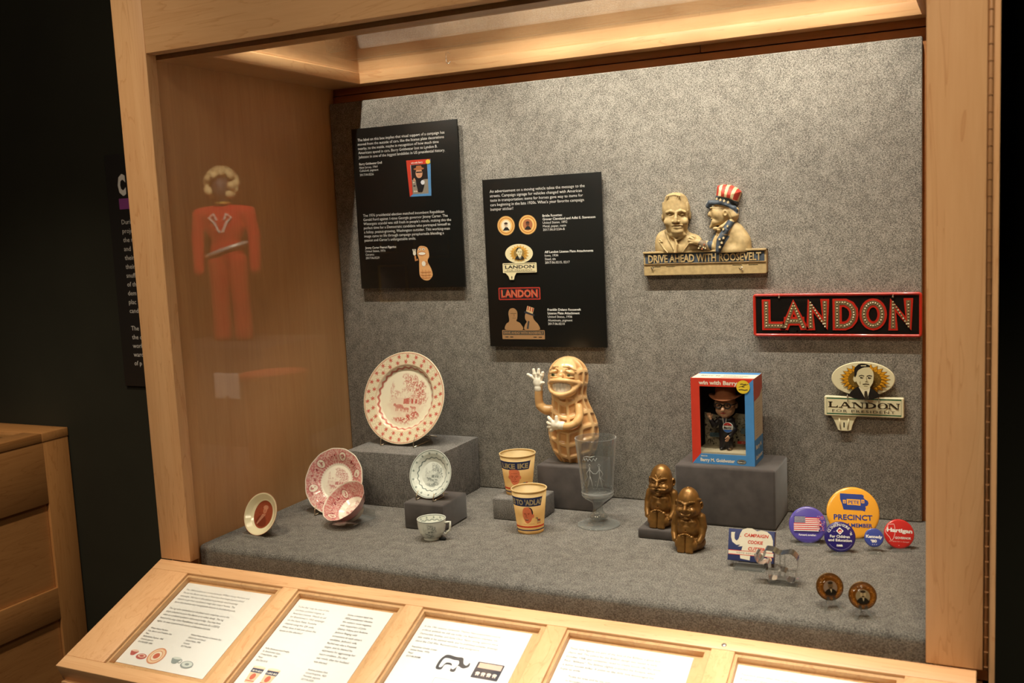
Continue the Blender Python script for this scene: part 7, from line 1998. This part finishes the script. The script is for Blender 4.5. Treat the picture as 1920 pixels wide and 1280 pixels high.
def sh2(A, P, w, H):
    para(A, ['"I Like Ike" may be one of the', 'catchiest political slogans in', 'American history. Watch an ad', 'for Eisenhower\'s 1952 campaign', 'on the State Fable Youtube', 'channel using this QR code.', 'What does it tell you about the', 'issues in the election?'], 0.010, H - 0.022, kx=0.94)
    para(A, ['Some scholars label the', '1828 presidential election', "the nation's most negative,", 'with supporters of John', 'Quincy Adams and Andrew', 'Jackson flinging wild', "accusations at each other's", 'candidate. Jackson\'s wife', 'Rachel was also a frequent', 'target, and he blamed his', 'opponents for aggravating her', 'heart condition. She died', 'just weeks after her husband', 'was elected.'], 0.136, H - 0.024)
    para(A, ['Adlai Stevenson and Dwight', 'D. Eisenhower Cups', 'United States, 1956', 'Paper', '2017.06.0015'], 0.010, H - 0.140, 0.0058, 0.0080, DGREY, 0.9)
    para(A, ['Andrew Jackson Plate', 'United Kingdom, 1829', 'Porcelain, pigment', '2017.06.0059'], 0.136, H - 0.172, 0.0058, 0.0080, DGREY, 0.9)
    for x in (0.030, 0.066):
        P.poly([(x - 0.0145, 0.052), (x + 0.0145, 0.052), (x + 0.0100, 0.012), (x - 0.0100, 0.012)], S(238, 204, 168)); P.rect(x - 0.0135, 0.038, x + 0.0135, 0.048, S(58, 60, 92)); P.text(("YES TO ADLAI" if x < 0.05 else 'I LIKE IKE'), x, 0.0405, 0.0055, S(244, 234, 214), width=0.024, align='C', bold=0.04); P.ell(x, 0.028, 0.0058, 0.0078, S(214, 110, 84)); P.rect(x - 0.0108, 0.0165, x + 0.0108, 0.0180, S(208, 70, 56)); P.ell(x, 0.052, 0.0145, 0.0026, S(248, 228, 200))
    P.ell(0.165, 0.018, 0.0240, 0.0160, S(226, 196, 130), 32); P.ell(0.165, 0.018, 0.0218, 0.0140, S(244, 234, 214), 32)
def sh3(A, P, w, H):
    para(A, ['In the 19th century, cartoonist Thomas Nast popularized several', 'political symbols we still use today: the Republican elephant, the', 'Democratic donkey, and Santa Claus. Nast\'s strong opinions were', 'also visible in his satirical work, and he published complex drawings', 'about the Civil War, Reconstruction, and immigration.'], 0.010, H - 0.022, kx=0.9)
    para(A, ['Republican Cookie Cutter', 'United States, 1970s', 'Metal', '2017.06.0028B'], 0.010, H - 0.076, 0.0058, 0.0080, DGREY, 0.9)
    ex, ev = 0.105, H - 0.096
    P.poly(smooth_loop([(ex - 0.022, ev + 0.006), (ex - 0.014, ev + 0.016), (ex + 0.006, ev + 0.014), (ex + 0.020, ev + 0.014), (ex + 0.026, ev + 0.002), (ex + 0.034, ev - 0.002), (ex + 0.038, ev + 0.006), (ex + 0.040, ev - 0.004), (ex + 0.030, ev - 0.010), (ex + 0.018, ev - 0.006), (ex + 0.018, ev - 0.020), (ex + 0.008, ev - 0.020), (ex + 0.006, ev - 0.008), (ex - 0.008, ev - 0.008), (ex - 0.010, ev - 0.020), (ex - 0.022, ev - 0.020), (ex - 0.024, ev - 0.006)], 3), S(70, 66, 68))
    P.poly(smooth_loop([(ex - 0.017, ev + 0.004), (ex - 0.010, ev + 0.008), (ex + 0.004, ev + 0.006), (ex + 0.014, ev + 0.006), (ex + 0.018, ev - 0.002), (ex + 0.014, ev - 0.014), (ex + 0.008, ev - 0.014), (ex + 0.004, ev - 0.003), (ex - 0.008, ev - 0.003), (ex - 0.012, ev - 0.014), (ex - 0.018, ev - 0.014)], 3), S(240, 238, 236))
    P.poly(rrect(0.158, H - 0.122, 0.212, H - 0.084, 0.002), S(60, 56, 66)); P.rect(0.162, H - 0.098, 0.209, H - 0.086, S(226, 186, 166))
    for k in range(4): P.ell(0.168 + k * 0.0115, H - 0.110, 0.0045, 0.0030, S(232, 214, 200)); P.rect(0.1650 + k * 0.0115, H - 0.116, 0.1675 + k * 0.0115, H - 0.110, S(232, 214, 200)); P.rect(0.1690 + k * 0.0115, H - 0.116, 0.1715 + k * 0.0115, H - 0.110, S(232, 214, 200))
    P.rect(0.092, 0.010, 0.226, H - 0.136, S(176, 176, 184)); P.rect(0.0935, 0.0115, 0.2245, H - 0.1375, S(238, 236, 238))
    P.poly(smooth_loop([(0.110, 0.012), (0.108, 0.045), (0.125, 0.068), (0.150, 0.076), (0.178, 0.068), (0.196, 0.045), (0.200, 0.012)], 4), S(150, 150, 164)); P.line([(0.120, 0.05), (0.148, 0.066), (0.180, 0.052)], 0.004, S(96, 96, 110)); P.ell(0.150, 0.036, 0.014, 0.018, S(206, 204, 210))
def sh4(A, P, w, H):
    para(A, ['These little figures are part of the lore of the Billiken, a good luck', 'charm doll. The patent for the Billiken design was issued in early', 'October 1908, and companies raced to create knock-offs like these', 'Near "Billikens". The Billiken slightly preceded the Kewpie, which', "is better known today. A poem on the dolls' box encouraged the", 'buyer to smile:'], 0.008, H - 0.022, kx=0.92)
    para(A, ['"Tickle his toes and by the remembers', 'to broaden one\'s grin to match all his smiles."'], 0.026, H - 0.086)
    para(A, ['William Howard Taft and', 'Teddy Roosevelt Figurines'], 0.008, H - 0.112, 0.0058, 0.0080, DGREY, 0.9)
def sh5(A, P, w, H):
    para(A, ['Founded soon after the Civil War, the', 'Knights of Labor were', 'an early national union'], 0.010, H - 0.022, kx=0.96)
sheet(0, 'leftmost white label sheet with small cup and plate pictures', sh1)
sheet(1, 'white label sheet with two columns and paper cup pictures', sh2)
sheet(2, 'white label sheet with elephant pictures in the middle recess', sh3)
sheet(3, 'white label sheet with only paragraphs, left of the rail lock', sh4)
sheet(4, 'rightmost white label sheet in the rail, in front of the right post', sh5)
